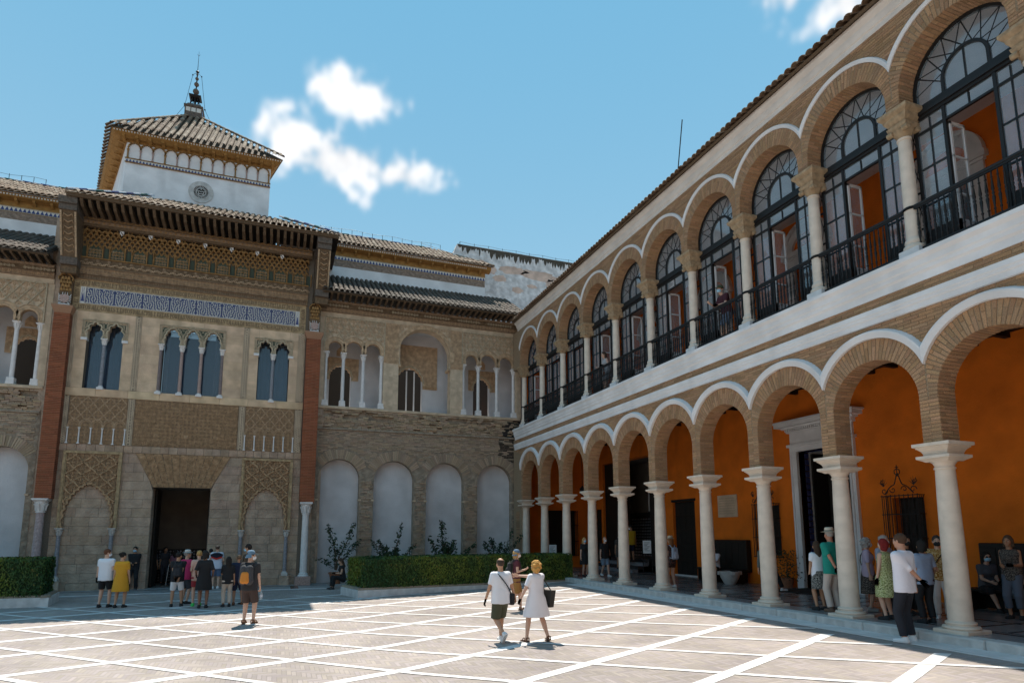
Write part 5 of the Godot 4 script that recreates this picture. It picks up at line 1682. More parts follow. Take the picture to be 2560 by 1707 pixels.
func inscription(b: Node3D) -> void:
	var g := hold("inscription", b)
	plate(g, "border", -19.06, -10.25, 10.54, 11.85, ZP - 0.03, ZP + 0.02, M.ochre_stone)
	var tm := StandardMaterial3D.new()
	tm.resource_name = "kufic_tile"; tm.albedo_texture = kufic_picture(); tm.roughness = 0.22; tm.texture_filter = BaseMaterial3D.TEXTURE_FILTER_NEAREST
	var x0 := -18.62; var x1 := -10.70; var w := (x1 - x0) / 8.0
	for i in 8:
		var m := MB.new()
		m.box(Vector3(x0 + w * i + 0.002, 10.84, ZP), Vector3(x0 + w * (i + 1) - 0.002, 11.53, ZP + 0.03), 1)
		m.quad_uv(Vector3(x0 + w * i + 0.002, 10.84, ZP + 0.03), Vector3(x0 + w * i + 0.002, 11.53, ZP + 0.03), Vector3(x0 + w * (i + 1) - 0.002, 11.53, ZP + 0.03), Vector3(x0 + w * (i + 1) - 0.002, 10.84, ZP + 0.03), Rect2(i / 8.0, 0, 1 / 8.0, 1))
		put("lettered_tile", m, tm, g)
	for s in [[-18.81, -18.63], [-10.69, -10.52]]:
		var c: float = (s[0] + s[1]) / 2
		plate(g, "end_tile", s[0], s[1], 10.84, 11.53, ZP, ZP + 0.028, M.white_tile)
		var m := MB.new()
		m.prism(PackedVector2Array([Vector2(-0.055, 0.08), Vector2(0.055, 0.08), Vector2(0.012, 0.42), Vector2(-0.012, 0.42)]), Vector3(c, 10.84, ZP + 0.02), Vector3.RIGHT, Vector3.UP, Vector3(0, 0, 0.016))
		m.ribbon([Vector2(-0.075, 0.02), Vector2(-0.05, 0.40), Vector2(-0.02, 0.50), Vector2(-0.03, 0.66)], 0.012, Vector3(c, 10.84, ZP + 0.02), Vector3.RIGHT, Vector3.UP, Vector3(0, 0, 0.015))
		m.ribbon([Vector2(0.075, 0.02), Vector2(0.05, 0.40), Vector2(0.02, 0.50), Vector2(0.03, 0.66)], 0.012, Vector3(c, 10.84, ZP + 0.02), Vector3.RIGHT, Vector3.UP, Vector3(0, 0, 0.015))
		put("end_figure", m, M.blue_tile, g)
	var mt: Material = M.letter_brown
	text_part("lettering", "GO T MUY NOBLE T MUI PODEROSO T MUY CONQUERIDOR DON PEDRO POR LA GRACIA DE DIOS REY DE CASTIELLA ET DE LEON", 40, 0.0062, mt, Transform3D(Basis().scaled(Vector3(1, 1.0, 1)), Vector3(-14.66, 11.69, ZP + 0.022)), g, 8.3)
	text_part("lettering", "ESTOS ALCAZARES T ESTOS PALACIOS T ESTAS PORTADAS QUE FUE FECHO EN LA ERA DE MILL ET QUATROCIENTOS Y DOS", 40, 0.0062, mt, Transform3D(Basis(), Vector3(-14.66, 10.695, ZP + 0.022)), g, 8.4)
	text_part("lettering", "+ EL MUY AL", 40, 0.0050, mt, Transform3D(Basis(Vector3(0, 0, 1), PI / 2), Vector3(-18.93, 11.2, ZP + 0.022)), g, 1.0)
	text_part("lettering", "MANDO FAZ", 40, 0.0050, mt, Transform3D(Basis(Vector3(0, 0, 1), -PI / 2), Vector3(-10.38, 11.2, ZP + 0.022)), g, 0.95)

func frieze(b: Node3D) -> void:
	var g := hold("eave_frieze", b)
	# stepped carved bands below the niches
	plate(g, "carved_band", -19.0, -10.2, 11.85, 12.06, ZP - 0.02, ZP + 0.04, M.dark_carved)
	plate(g, "carved_band", -19.0, -10.2, 12.06, 12.36, ZP - 0.02, ZP + 0.07, M.carved_deep)
	plate(g, "carved_band", -19.0, -10.2, 12.36, 12.72, ZP - 0.02, ZP + 0.11, M.dark_carved)
	plate(g, "ledge", -19.0, -10.2, 12.715, 12.755, ZP - 0.02, ZP + 0.16, M.ochre_carved)
	for y in [11.86, 12.05, 12.35]: plate(g, "bead", -19.0, -10.2, y - 0.012, y + 0.012, ZP, ZP + 0.085 + (y - 11.86) * 0.08, M.carved_deep)
	carve(g, "carving", -18.95, -10.2, 12.08, 12.34, ZP + 0.07, 0.13, M.carved, null, 0.7)
	carve(g, "carving", -18.95, -10.2, 11.88, 12.04, ZP + 0.04, 0.09, M.carved_deep, null, 0.7)
	var m := MB.new()
	var pts := []
	for i in 300: pts.append(Vector2(lerpf(-18.9, -10.2, i / 299.0), 12.50 + 0.045 * sin(i * 0.62) + 0.02 * sin(i * 1.9)))
	m.ribbon(pts, 0.022, Vector3(0, 0, ZP + 0.11), Vector3.RIGHT, Vector3.UP, Vector3(0, 0, 0.03))
	var p2 := []
	for p in pts: p2.append(Vector2(p.x + 0.07, 12.96 - p.y + 12.03 - 0.0))
	m.ribbon(p2, 0.018, Vector3(0, -0.0, ZP + 0.11), Vector3.RIGHT, Vector3.UP, Vector3(0, 0, 0.026))
	put("wavy_band", m, M.stucco, g)
	for i in 22: plate(g, "boss", lerpf(-18.7, -10.4, i / 21.0) - 0.055, lerpf(-18.7, -10.4, i / 21.0) + 0.055, 12.575, 12.685, ZP + 0.1, ZP + 0.14, M.carved_deep, 0.012)
	# niches, alternately wide and narrow, between slender shafts
	plate(g, "niche_back", -19.0, -10.2, 12.75, 14.3, ZP - 0.03, ZP + 0.0, M.dark_carved)
	var n := 11
	var unit := 8.62 / n
	var wide := MB.new(); var nar := MB.new()
	var fr := MB.new()
	for i in n + 1:
		var x := -18.93 + i * unit
		# narrow one
		var xn := x + 0.09
		nar = MB.new()
		nar.prism(PackedVector2Array([Vector2(-0.085, 0), Vector2(0.085, 0), Vector2(0.07, 0.36), Vector2(0.035, 0.46), Vector2(-0.035, 0.46), Vector2(-0.07, 0.36)]), Vector3(xn, 12.80, ZP), Vector3.RIGHT, Vector3.UP, Vector3(0, 0, 0.02), false)
		put("narrow_niche_ground", nar, M.green_ground, g)
		for s in [-0.12, 0.12]:
			fr.box(Vector3(xn + s - 0.014, 12.755, ZP), Vector3(xn + s + 0.014, 13.30, ZP + 0.09)); fr.box(Vector3(xn + s - 0.024, 13.22, ZP), Vector3(xn + s + 0.024, 13.30, ZP + 0.10))
		if i == n: break
		var xw := x + 0.09 + unit / 2
		var hw := unit / 2 - 0.145
		wide = MB.new()
		wide.prism(PackedVector2Array([Vector2(-hw, 0), Vector2(hw, 0), Vector2(hw, 0.28), Vector2(hw * 0.85, 0.42), Vector2(hw * 0.5, 0.46), Vector2(hw * 0.46, 0.60), Vector2(hw * 0.28, 0.68), Vector2(hw * 0.12, 0.60), Vector2(hw * 0.10, 0.50), Vector2(-hw * 0.10, 0.50), Vector2(-hw * 0.12, 0.60), Vector2(-hw * 0.28, 0.68), Vector2(-hw * 0.46, 0.60), Vector2(-hw * 0.5, 0.46), Vector2(-hw * 0.85, 0.42), Vector2(-hw, 0.28)]), Vector3(xw, 12.80, ZP), Vector3.RIGHT, Vector3.UP, Vector3(0, 0, 0.018), false)
		var a := []
		for t in 15: a.append(Vector2(cos(PI * t / 14) * 0.15, sin(PI * t / 14) * 0.15))
		fr.ribbon(a, 0.02, Vector3(xw, 12.98, ZP + 0.018), Vector3.RIGHT, Vector3.UP, Vector3(0, 0, 0.02)); fr.lathe([Vector2(0.06, -0.02), Vector2(0.06, 0.02)], Vector3(xw, 13.0, ZP + 0.02), 8)
		fr.ribbon([Vector2(-hw, 0.02), Vector2(-hw, 0.29), Vector2(-hw * 0.86, 0.43), Vector2(-hw * 0.5, 0.48), Vector2(-hw * 0.3, 0.56), Vector2(0, 0.44), Vector2(hw * 0.3, 0.56), Vector2(hw * 0.5, 0.48), Vector2(hw * 0.86, 0.43), Vector2(hw, 0.29), Vector2(hw, 0.02)], 0.022, Vector3(xw, 12.80, ZP), Vector3.RIGHT, Vector3.UP, Vector3(0, 0, 0.05))
		put("wide_niche_ground", wide, M.green_ground, g)
		carve(g, "niche_carving", xw - hw + 0.03, xw + hw - 0.03, 12.82, 13.2, ZP + 0.016, 0.11, M.carved, null, 0.6)
	put("niche_shafts", fr, M.ochre_carved, g)
	# honeycomb cells stepping out above the niches
	var cells := MB.new()
	for row in 5:
		var cw := unit / 4.0
		var y := 13.30 + row * 0.135
		for i in 45:
			var x := -18.93 + (i + (0.5 if row % 2 else 0.0)) * cw
			if x > -10.25: continue
			var d := ZP + 0.03 + row * 0.035
			var pts2 := PackedVector2Array()
			for t in 7: pts2.append(Vector2(cos(PI * t / 6) * cw * 0.46, sin(PI * t / 6) * 0.09))
			pts2.append(Vector2(-cw * 0.46, -0.05)); pts2.append(Vector2(-cw * 0.30, -0.05)); pts2.append(Vector2(-cw * 0.28, 0.02)); pts2.append(Vector2(0, 0.045)); pts2.append(Vector2(cw * 0.28, 0.02)); pts2.append(Vector2(cw * 0.30, -0.05)); pts2.append(Vector2(cw * 0.46, -0.05))
			cells.prism(pts2, Vector3(x, y, ZP), Vector3.RIGHT, Vector3.UP, Vector3(0, 0, d - ZP + rng.randf() * 0.01), false)
	stuff(put("honeycomb_cells", cells, M.ochre_carved, g))
	for i in 22:
		var x := -18.93 + (i + 0.5) * unit / 2.0 + 0.1
		m = MB.new()
		m.ribbon(lobed(unit * 0.22, 0.26, 5, 0.02, 5), 0.022, Vector3(x, 13.78, ZP + 0.10), Vector3.RIGHT, Vector3.UP, Vector3(0, 0, 0.06))
		put("lobed_cell", m, M.ochre_carved, g)
	for i in 7:
		var x := -17.55 + i * 1.03
		m = MB.new()
		m.prism(PackedVector2Array([Vector2(-0.07, 0.09), Vector2(0.07, 0.09), Vector2(0.07, -0.02), Vector2(0, -0.11), Vector2(-0.07, -0.02)]), Vector3(x, 13.92, ZP + 0.1), Vector3.RIGHT, Vector3.UP, Vector3(0, 0, 0.09))
		var s := put("shield", m, M.white_marble, g)
		m = MB.new(); m.hexa([Vector3(x - 0.06, 13.99, ZP + 0.19), Vector3(x - 0.025, 13.99, ZP + 0.19), Vector3(x + 0.025, 13.85, ZP + 0.19), Vector3(x + 0.055, 13.86, ZP + 0.19), Vector3(x - 0.06, 13.99, ZP + 0.194), Vector3(x - 0.025, 13.99, ZP + 0.194), Vector3(x + 0.025, 13.85, ZP + 0.194), Vector3(x + 0.055, 13.86, ZP + 0.194)])
		put("shield_bend", m, M.dark_ground, g)
	# crowning bands under the rafters
	plate(g, "carved_band", -19.0, -10.1, 14.02, 14.12, ZP, ZP + 0.26, M.dark_carved); plate(g, "carved_band", -19.0, -10.1, 14.12, 14.24, ZP, ZP + 0.30, M.carved_deep); plate(g, "carved_band", -19.0, -10.1, 14.24, 14.36, ZP, ZP + 0.34, M.dark_carved)
	m = MB.new()
	var zz := []
	for i in 65: zz.append(Vector2(-18.9 + i * 0.137, 14.30 + (0.05 if i % 2 else -0.03)))
	m.ribbon(zz, 0.025, Vector3(0, 0, ZP + 0.34), Vector3.RIGHT, Vector3.UP, Vector3(0, 0, 0.02))
	for i in 48: m.cbox(Vector3(-18.9 + i * 0.184, 14.18, ZP + 0.30), Vector3(0.06, 0.06, 0.03))
	put("zigzag_moulding", m, M.ochre_carved, g)
	# rafters, boards and the roof
	for i in 32:
		var x := -18.74 + i * 0.276
		m = MB.new()
		m.hexa([Vector3(x - 0.065, 14.30, ZP), Vector3(x + 0.065, 14.30, ZP), Vector3(x - 0.065, 14.56, ZP), Vector3(x + 0.065, 14.56, ZP), Vector3(x - 0.055, 14.40, 0.9), Vector3(x + 0.055, 14.40, 0.9), Vector3(x - 0.055, 14.62, 0.9), Vector3(x + 0.055, 14.62, 0.9)])
		m.hexa([Vector3(x - 0.055, 14.40, 0.895), Vector3(x + 0.055, 14.40, 0.895), Vector3(x - 0.055, 14.62, 0.895), Vector3(x + 0.055, 14.62, 0.895), Vector3(x - 0.05, 14.56, 1.13), Vector3(x + 0.05, 14.56, 1.13), Vector3(x - 0.05, 14.64, 1.13), Vector3(x + 0.05, 14.64, 1.13)])
		put("rafter", m, M.wood_beam, g)
	m = MB.new(); m.hexa([Vector3(-19.2, 14.60, ZP), Vector3(-9.1, 14.60, ZP), Vector3(-19.2, 14.66, ZP), Vector3(-9.1, 14.66, ZP), Vector3(-19.2, 14.66, 1.15), Vector3(-9.1, 14.66, 1.15), Vector3(-19.2, 14.72, 1.15), Vector3(-9.1, 14.72, 1.15)]); put("soffit_boards", m, M.dark_wood, g)
	plate(g, "eave_beam", -19.22, -9.08, 14.63, 14.74, 1.10, 1.22, M.wood_beam, 0.012)
	var r := hold("portal_roof", b)
	var up := Vector3(0, 1.62, -2.75).normalized()
	tile_roof(r, Vector3(-19.25, 14.74, 1.27), Vector3.RIGHT, up, 10.2, 3.15, 0.24, 0, 210, Vector2(0.86, 0.86))
	ridge_tiles(r, Vector3(-19.22, 14.86, 1.2), Vector3(-16.6, 16.48, -1.4), 2, "hip_tile"); ridge_tiles(r, Vector3(-9.1, 14.86, 1.2), Vector3(-11.75, 16.48, -1.4), 2, "hip_tile")
	m = MB.new()
	m.hexa([Vector3(-19.25, 14.70, 1.2), Vector3(-19.2, 14.70, 1.2), Vector3(-16.6, 16.40, -1.4), Vector3(-16.5, 16.40, -1.4), Vector3(-19.25, 14.70, -4.0), Vector3(-19.2, 14.70, -4.0), Vector3(-16.6, 16.40, -4.0), Vector3(-16.5, 16.40, -4.0)])
	m.hexa([Vector3(-9.1, 14.70, 1.2), Vector3(-9.05, 14.70, 1.2), Vector3(-11.75, 16.40, -1.4), Vector3(-11.65, 16.40, -1.4), Vector3(-9.1, 14.70, -4.0), Vector3(-9.05, 14.70, -4.0), Vector3(-11.75, 16.40, -4.0), Vector3(-11.65, 16.40, -4.0)])
	m.box(Vector3(-16.6, 14.7, -4.0), Vector3(-11.75, 16.38, -1.42))
	put("roof_sides", m, M.tile_dark, r)
	# carved consoles that carry the eave at both ends
	for s in [[-19.44, -18.89, -1.0], [-9.90, -9.36, 1.0]]:
		var c := hold("console", b)
		var x0: float = s[0]; var x1: float = s[1]
		m = MB.new()
		m.hexa([Vector3(x0, 12.48, ZP), Vector3(x1, 12.48, ZP), Vector3(x0, 14.12, ZP), Vector3(x1, 14.12, ZP), Vector3(x0, 12.48, 0.34), Vector3(x1, 12.48, 0.34), Vector3(x0, 14.12, 0.98), Vector3(x1, 14.12, 0.98)])
		put("bracket", m, M.dark_carved, c)
		m = MB.new()
		for i in 26:
			var t := (i + 0.5) / 26.0
			for x in [x0 + 0.035, x1 - 0.035]: m.cbox(Vector3(x, 12.5 + t * 1.58, 0.37 + t * 0.62), Vector3(0.06, 0.05, 0.05))
		put("twisted_edge", m, M.stucco, c)
		plate(c, "upper_block", x0 - 0.03, x1 + 0.02, 14.12, 14.36, ZP, 1.05, M.grey_wood, 0.015); plate(c, "upper_block", x0 - 0.05, x1 + 0.03, 14.36, 14.64, ZP, 1.13, M.grey_wood, 0.015)
		plate(c, "lower_block", x0 - 0.02, x1 + 0.02, 12.18, 12.48, ZP, 0.38, M.grey_wood, 0.015); plate(c, "lower_block", x0, x1, 11.86, 12.18, ZP, 0.28, M.dark_carved, 0.015)
		m = MB.new()
		for i in 7:
			for side in [-1.0, 1.0]:
				var t := (i + 0.5) / 7.0
				m.tube([Vector3((x0 + x1) / 2, 12.55 + t * 1.45, 0.37 + t * 0.62 - 0.01), Vector3((x0 + x1) / 2 + side * 0.14, 12.63 + t * 1.45, 0.38 + t * 0.62 + 0.02), Vector3((x0 + x1) / 2 + side * 0.17, 12.53 + t * 1.45, 0.34 + t * 0.62)], 0.028, 5, 0.012)
		put("leaf_carving", m, M.carved, c)

func piers(b: Node3D) -> void:
	var singles := 0
	for s in [[-19.52, -18.98, -19.30], [-10.18, -9.57, -9.885]]:
		var p := hold("brick_pier", b)
		var x0: float = s[0]; var x1: float = s[1]
		plate(p, "core", x0 + 0.008, x1 - 0.008, 3.04, 10.3, ZW - 0.1, 0.142, M.red_mortar)
		var rest := MB.new()
		var n := 108
		for j in n:
			var y0 := 3.045 + 7.22 * j / n; var y1 := y0 + 7.22 / n - 0.017
			var w := x1 - x0
			var cuts := [0.0, 0.5, 1.0] if j % 2 == 0 else [0.0, 0.22, 0.76, 1.0]
			for k in cuts.size() - 1:
				var m := MB.new()
				m.col = vary(Color(0.34, 0.105, 0.05), 0.22)
				m.box(Vector3(x0 + w * cuts[k] + 0.005, y0, 0.10), Vector3(x0 + w * cuts[k + 1] - 0.005, y1, 0.15 + rng.randf() * 0.006), 0)
				if j >= n - 60 and singles < 300:
					put("brick", m, M.brick, p); singles += 1
				else: rest.join(m)
			for side in [x0, x1]:
				var m := MB.new(); m.col = vary(Color(0.32, 0.105, 0.055), 0.22)
				var o := -1.0 if side == x0 else 1.0
				for q in ([[ZW, -0.12], [-0.108, 0.138]] if j % 2 else [[ZW, -0.3], [-0.288, -0.02], [-0.008, 0.138]]):
					m.box(Vector3(side - o * 0.03, y0, q[0]), Vector3(side + o * 0.002, y1, q[1]))
				rest.join(m)
		stuff(put("brickwork", rest, M.brick, p))
		var c := MB.new()
		var xm := (x0 + x1) / 2; var hw := (x1 - x0) / 2
		c.hexa([Vector3(x0, 10.29, ZP), Vector3(x1, 10.29, ZP), Vector3(x0 - 0.09, 10.5, ZP), Vector3(x1 + 0.09, 10.5, ZP), Vector3(x0, 10.29, 0.155), Vector3(x1, 10.29, 0.155), Vector3(x0 - 0.09, 10.5, 0.25), Vector3(x1 + 0.09, 10.5, 0.25)])
		c.box(Vector3(x0 - 0.09, 10.5, ZP), Vector3(x1 + 0.09, 10.57, 0.25))
		put("pier_cap", c, M.red_mortar, p)
		# shield and small hood of cells above the cap
		plate(p, "crest_block", x0 + 0.06, x1 - 0.06, 10.57, 11.90, ZP, 0.02, M.dark_carved)
		var sh := MB.new()
		sh.prism(PackedVector2Array([Vector2(-0.15, 0.14), Vector2(0, 0.18), Vector2(0.15, 0.14), Vector2(0.15, -0.05), Vector2(0, -0.2), Vector2(-0.15, -0.05)]), Vector3(xm, 10.86, 0.0), Vector3.RIGHT, Vector3.UP, Vector3(0, 0, 0.10))
		put("shield", sh, M.pink_marble, p)
		var cr := MB.new()
		for sd in [-1.0, 1.0]:
			for i in 4: cr.tube([Vector3(xm, 10.80, 0.04), Vector3(xm + sd * 0.17, 10.68 + i * 0.09, 0.08), Vector3(xm + sd * 0.21, 10.76 + i * 0.1, 0.05)], 0.022, 5, 0.01)
		for i in 3: cr.tube([Vector3(xm - 0.08 + i * 0.08, 11.02, 0.05), Vector3(xm - 0.08 + i * 0.08, 11.14, 0.05)], 0.016, 5, 0.006)
		cr.box(Vector3(xm - 0.19, 10.58, 0.0), Vector3(xm + 0.19, 10.66, 0.10))
		put("shield_supporters", cr, M.white_marble, p)
		var hd := MB.new()
		for row in 4:
			for i in 4 - (row % 2):
				var x := xm + (i - 1.5 + 0.5 * (row % 2)) * 0.10
				var pts := PackedVector2Array()
				for t in 7: pts.append(Vector2(cos(PI * t / 6) * 0.045, sin(PI * t / 6) * 0.08))
				pts.append(Vector2(-0.045, -0.07)); pts.append(Vector2(0, -0.03)); pts.append(Vector2(0.045, -0.07))
				hd.prism(pts, Vector3(x, 11.25 + row * 0.14, 0.0), Vector3.RIGHT, Vector3.UP, Vector3(0, 0, 0.05 + row * 0.035))
		hd.ribbon(lobed(0.22, 0.24, 5, 0.03, 5), 0.03, Vector3(xm, 11.6, 0.0), Vector3.RIGHT, Vector3.UP, Vector3(0, 0, 0.16))
		put("honeycomb_hood", hd, M.ochre_carved, p)
		small_column(b, "pier_column", s[2], 0.02, -0.06, 3.04, 0.145, M.white_marble if s[0] > -15.0 else M.veined_pink, M.white_marble, false)
		plate(b, "pedestal", s[2] - 0.33, s[2] + 0.30, -0.44, -0.06, ZP, 0.34, M.pink_marble, 0.02)

func doorway(b: Node3D) -> void:
	var d := hold("doorway", b)
	var m := MB.new()
	for q in [[-15.90, -15.725], [-13.615, -13.44]]:
		m.box(Vector3(q[0], -0.45, -1.6), Vector3(q[1], 3.56, ZP - 0.5))
	m.box(Vector3(-15.9, 3.56, -1.6), Vector3(-13.44, 3.7, ZP - 0.5))
	put("passage_wall", m, M.room_plaster, d)
	plate(d, "inner_wall", -17.5, -11.5, 1.05, 4.5, -3.6, -3.5, M.room_plaster)
	plate(d, "inner_ceiling", -17.5, -11.5, 3.9, 4.0, -3.5, -1.6, M.dark_wood)
	m = MB.new()
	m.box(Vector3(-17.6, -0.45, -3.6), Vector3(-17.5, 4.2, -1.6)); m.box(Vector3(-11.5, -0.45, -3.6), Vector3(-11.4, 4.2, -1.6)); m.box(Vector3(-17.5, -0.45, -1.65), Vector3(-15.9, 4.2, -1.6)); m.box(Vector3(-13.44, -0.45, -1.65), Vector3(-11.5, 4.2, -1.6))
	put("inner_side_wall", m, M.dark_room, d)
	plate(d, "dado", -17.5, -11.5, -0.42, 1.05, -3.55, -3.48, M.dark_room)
	m = MB.new()
	for i in 44:
		for j in 11:
			var x := -17.4 + i * 0.135; var y := -0.3 + j * 0.125
			var k := (i + j) % 2
			m.prism(PackedVector2Array([Vector2(-0.05, 0), Vector2(0, -0.05), Vector2(0.05, 0), Vector2(0, 0.05)]), Vector3(x, y, -3.485), Vector3.RIGHT, Vector3.UP, Vector3(0, 0, 0.012 + 0.006 * k), false)
	stuff(put("dado_tiles", m, M.grey_marble, d))
	plate(d, "floor", -17.5, -11.5, -0.46, -0.42, -3.6, ZP - 0.4, M.grey_apron)
	for i in 11:
		var y := -0.42 + i * 0.36
		for x in [-15.725, -13.615]:
			var o := 1.0 if x < -15.0 else -1.0
			plate(d, "stone_block", x - 0.02, x + o * 0.012, y + 0.005, minf(y + 0.355, 3.555), -0.75, ZP + 0.0, M.stone)
	for q in [[-15.66, 1.0], [-13.69, -1.0]]:
		m = MB.new(); m.rbox(Vector3(q[0] - 0.035, -0.40, -1.75), Vector3(q[0] + 0.035, 3.5, -0.8), 0.01); put("door_leaf", m, M.dark_wood, d)
		m = MB.new()
		for i in 9: m.rbox(Vector3(q[0] + q[1] * 0.036 - 0.006, -0.30 + i * 0.42, -1.68), Vector3(q[0] + q[1] * 0.036 + 0.006, -0.30 + i * 0.42 + 0.33, -0.87), 0.004)
		put("door_panels", m, M.dark_wood, d)

# ---------------------------------------------------------------- wings, upper storey, tower

func wing(left: bool) -> void:
	var X := func(x: float) -> float: return -29.4 - x if left else x
	var b := thing("palace_wing", Vector3.ZERO, "left wing of the palace with lattice arches, cut off by the photo's edge" if left else "right wing of the palace with four blind brick niches below an arched gallery", "building")
	var xr := -2.0 if left else 0.22            # how far the wing goes on
	var S := func(x: float) -> float: return -1.0 if left else 1.0
	# ---- lower wall with blind niches
	var wl := MB.new(); var nb := MB.new()
	var rest := MB.new()
	var niches := [[-9.41, -7.63], [-6.985, -5.142], [-4.552, -2.737], [-2.046, -0.271]]
	var edges := [-9.62, -7.31, -4.85, -2.39, 0.24]
	var single := 0
	var nn := 4
	for i in nn:
		var a: float = niches[i][0]; var c: float = niches[i][1]
		var mid := (a + c) / 2; var r := (c - a) / 2; var yc := 5.02 - r
		var pts := []
		pts.append(Vector2(-r + 0.04, -0.45 - 3.2))
		for t in 25:
			var an := PI * (1.0 - t / 24.0)
			pts.append(Vector2(cos(an) * r, sin(an) * r))
		pts.append(Vector2(r - 0.04, -0.45 - 3.2))
		var P := []
		for p in pts: P.append(Vector2((mid + p.x) if not left else -29.4 - mid - p.x, yc + p.y))
		if left: P.reverse()
		var lo: float = X.call(edges[i]); var hi: float = X.call(edges[i + 1])
		# niche outline as plate: jambs first, then the arch
		var e0 := minf(lo, hi); var e1 := maxf(lo, hi)
		var arc := []
		for t in 25:
			var an := PI * (1.0 - t / 24.0)
			arc.append(Vector2(cos(an) * r, sin(an) * r))
		var m2: float = X.call(mid)
		arch_plate(wl, mono(arc), Vector3(m2, yc, ZW), e0, e1, 6.37, 0.4)
		for s in [-1.0, 1.0]:
			var xe := e0 if s < 0 else e1
			wl.face(Vector3(m2 + s * r, -0.5, ZW), Vector3(m2 + s * r, yc, ZW), Vector3(xe, yc, ZW), Vector3(xe, -0.5, ZW), Vector3(0, 0, 1))
			wl.face(Vector3(m2 + s * r, -0.5, ZW), Vector3(m2 + s * r, yc, ZW), Vector3(m2 + s * r, yc, ZW - 0.4), Vector3(m2 + s * r, -0.5, ZW - 0.4), Vector3(-s, 0, 0))
			# worn impost
			plate(b, "impost", m2 + s * (r - 0.03), m2 + s * (r + 0.10), 3.16, 3.24, ZW - 0.3, ZW + 0.03, M.stucco_flat)
		nb.box(Vector3(m2 - r - 0.1, -0.5, ZW - 0.46), Vector3(m2 + r + 0.1, 5.1, ZW - 0.36))
		# voussoirs, fanned out
		var n := 42
		for k in n:
			var a0 := PI * k / n + 0.008; var a1 := PI * (k + 1) / n - 0.008
			var len := 0.44 + rng.randf_range(-0.03, 0.03)
			var d := ZW + 0.012 + rng.randf() * 0.022
			var m := MB.new(); m.col = vary(Color(0.50, 0.375, 0.265), 0.22)
			var h := []
			for z in [ZW - 0.03, d]:
				for rr in [r + 0.004, r + len]:
					h.append(Vector3(m2 + cos(a0) * rr, yc + sin(a0) * rr, z)); h.append(Vector3(m2 + cos(a1) * rr, yc + sin(a1) * rr, z))
			var ok := true
			for q in h:
				if q.x < e0 + 0.01 or q.x > e1 - 0.01: ok = false
			if not ok: continue
			m.hexa(h)
			if single < 160 and not left: put("brick", m, M.brick, b); single += 1
			else: rest.join(m)
	put("lower_wall", wl, M.mortar_grey, b)
	put("niche_back", nb, M.niche_plaster, b)
	# worn courses of brick over everything else of the lower wall
	var y := -0.42
	var j := 0
	while y < 6.34:
		var h := 0.068
		var x := -9.6 + (0.0 if j % 2 else -0.14)
		while x < xr:
			var w := rng.randf_range(0.20, 0.30)
			var c := x + w / 2
			var skip := rng.randf() < 0.06 or x < -9.56
			for i in nn:
				var a: float = niches[i][0]; var e: float = niches[i][1]
				var r := (e - a) / 2; var yc := 5.02 - r
				var dx := maxf(0.0, absf(c - (a + e) / 2) - w / 2)
				if y + h < yc: skip = skip or dx < r
				else: skip = skip or Vector2(absf(c - (a + e) / 2), y + h / 2 - yc).length() < r + 0.50
			if not skip:
				rest.col = vary(Color(0.49, 0.365, 0.26), 0.24)
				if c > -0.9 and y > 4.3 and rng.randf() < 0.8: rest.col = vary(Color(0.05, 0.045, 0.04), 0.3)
				var q0: float = X.call(x + 0.008); var q1: float = X.call(minf(x + w, xr) - 0.008)
				rest.box(Vector3(minf(q0, q1), y + 0.008 + rng.randf() * 0.008, ZW - 0.03), Vector3(maxf(q0, q1), y + h - 0.006, ZW + 0.004 + rng.randf() * 0.03), 0)
			x += w
		y += h; j += 1
	# string course and the rough band with its putlog holes
	var x0: float = X.call(-9.6); var x1: float = X.call(xr)
	plate(b, "string_course", x0, x1, 6.33, 6.42, ZW - 0.05, ZW + 0.07, M.mortar_grey, 0.02)
	plate(b, "band_wall", x0, x1, 6.42, 7.36, ZW - 0.35, ZW - 0.16, M.mortar_grey)
	var holes := []
	for hx in [-9.35, -9.05, -8.3, -8.02, -7.85, -7.62, -7.32, -7.22, -6.9, -6.62, -6.35, -3.4, -3.1, -2.8, -2.2, -1.6]: holes.append(Vector2(hx, 6.98 - 0.10 * (int(hx * 7.0) % 2)))
	y = 6.42
	while y < 7.32:
		var x := -9.6 + rng.randf() * 0.1
		while x < xr:
			var w := rng.randf_range(0.14, 0.32)
			var skip := rng.randf() < 0.04
			for q in holes:
				if absf(x + w / 2 - q.x) < w / 2 + 0.06 and absf(y + 0.035 - q.y) < 0.10: skip = true
			if not skip:
				rest.col = vary(Color(0.51, 0.37, 0.25), 0.28)
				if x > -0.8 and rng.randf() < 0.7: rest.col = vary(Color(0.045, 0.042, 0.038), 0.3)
				var q0: float = X.call(x + 0.006); var q1: float = X.call(minf(x + w, xr) - 0.006)
				rest.box(Vector3(minf(q0, q1), y + 0.005, ZW - 0.2), Vector3(maxf(q0, q1), y + 0.066, ZW - 0.03 + rng.randf_range(0, 0.05)), 0)
			x += w
		y += 0.072
	stuff(put("brickwork", rest, M.brick, b))
	plate(b, "parapet_top", x0, x1, 7.30, 7.43, ZW - 0.5, ZW + 0.03, M.stucco_flat, 0.02)
	# ---- the gallery
	gallery(b, X, left)
	# ---- eave
	var e1: float = X.call(xr + (0.0 if left else 0.05))
	plate(b, "plain_band", x0, x1, 11.6, 11.80, ZW - 0.3, ZW + 0.03, M.stucco_flat)
	plate(b, "carved_frieze", x0, x1, 11.80, 12.02, ZW - 0.3, ZW + 0.10, M.carved_deep); plate(b, "carved_frieze", x0, x1, 12.02, 12.20, ZW - 0.3, ZW + 0.15, M.dark_carved); plate(b, "carved_frieze", x0, x1, 12.20, 12.30, ZW - 0.3, ZW + 0.22, M.carved_deep)
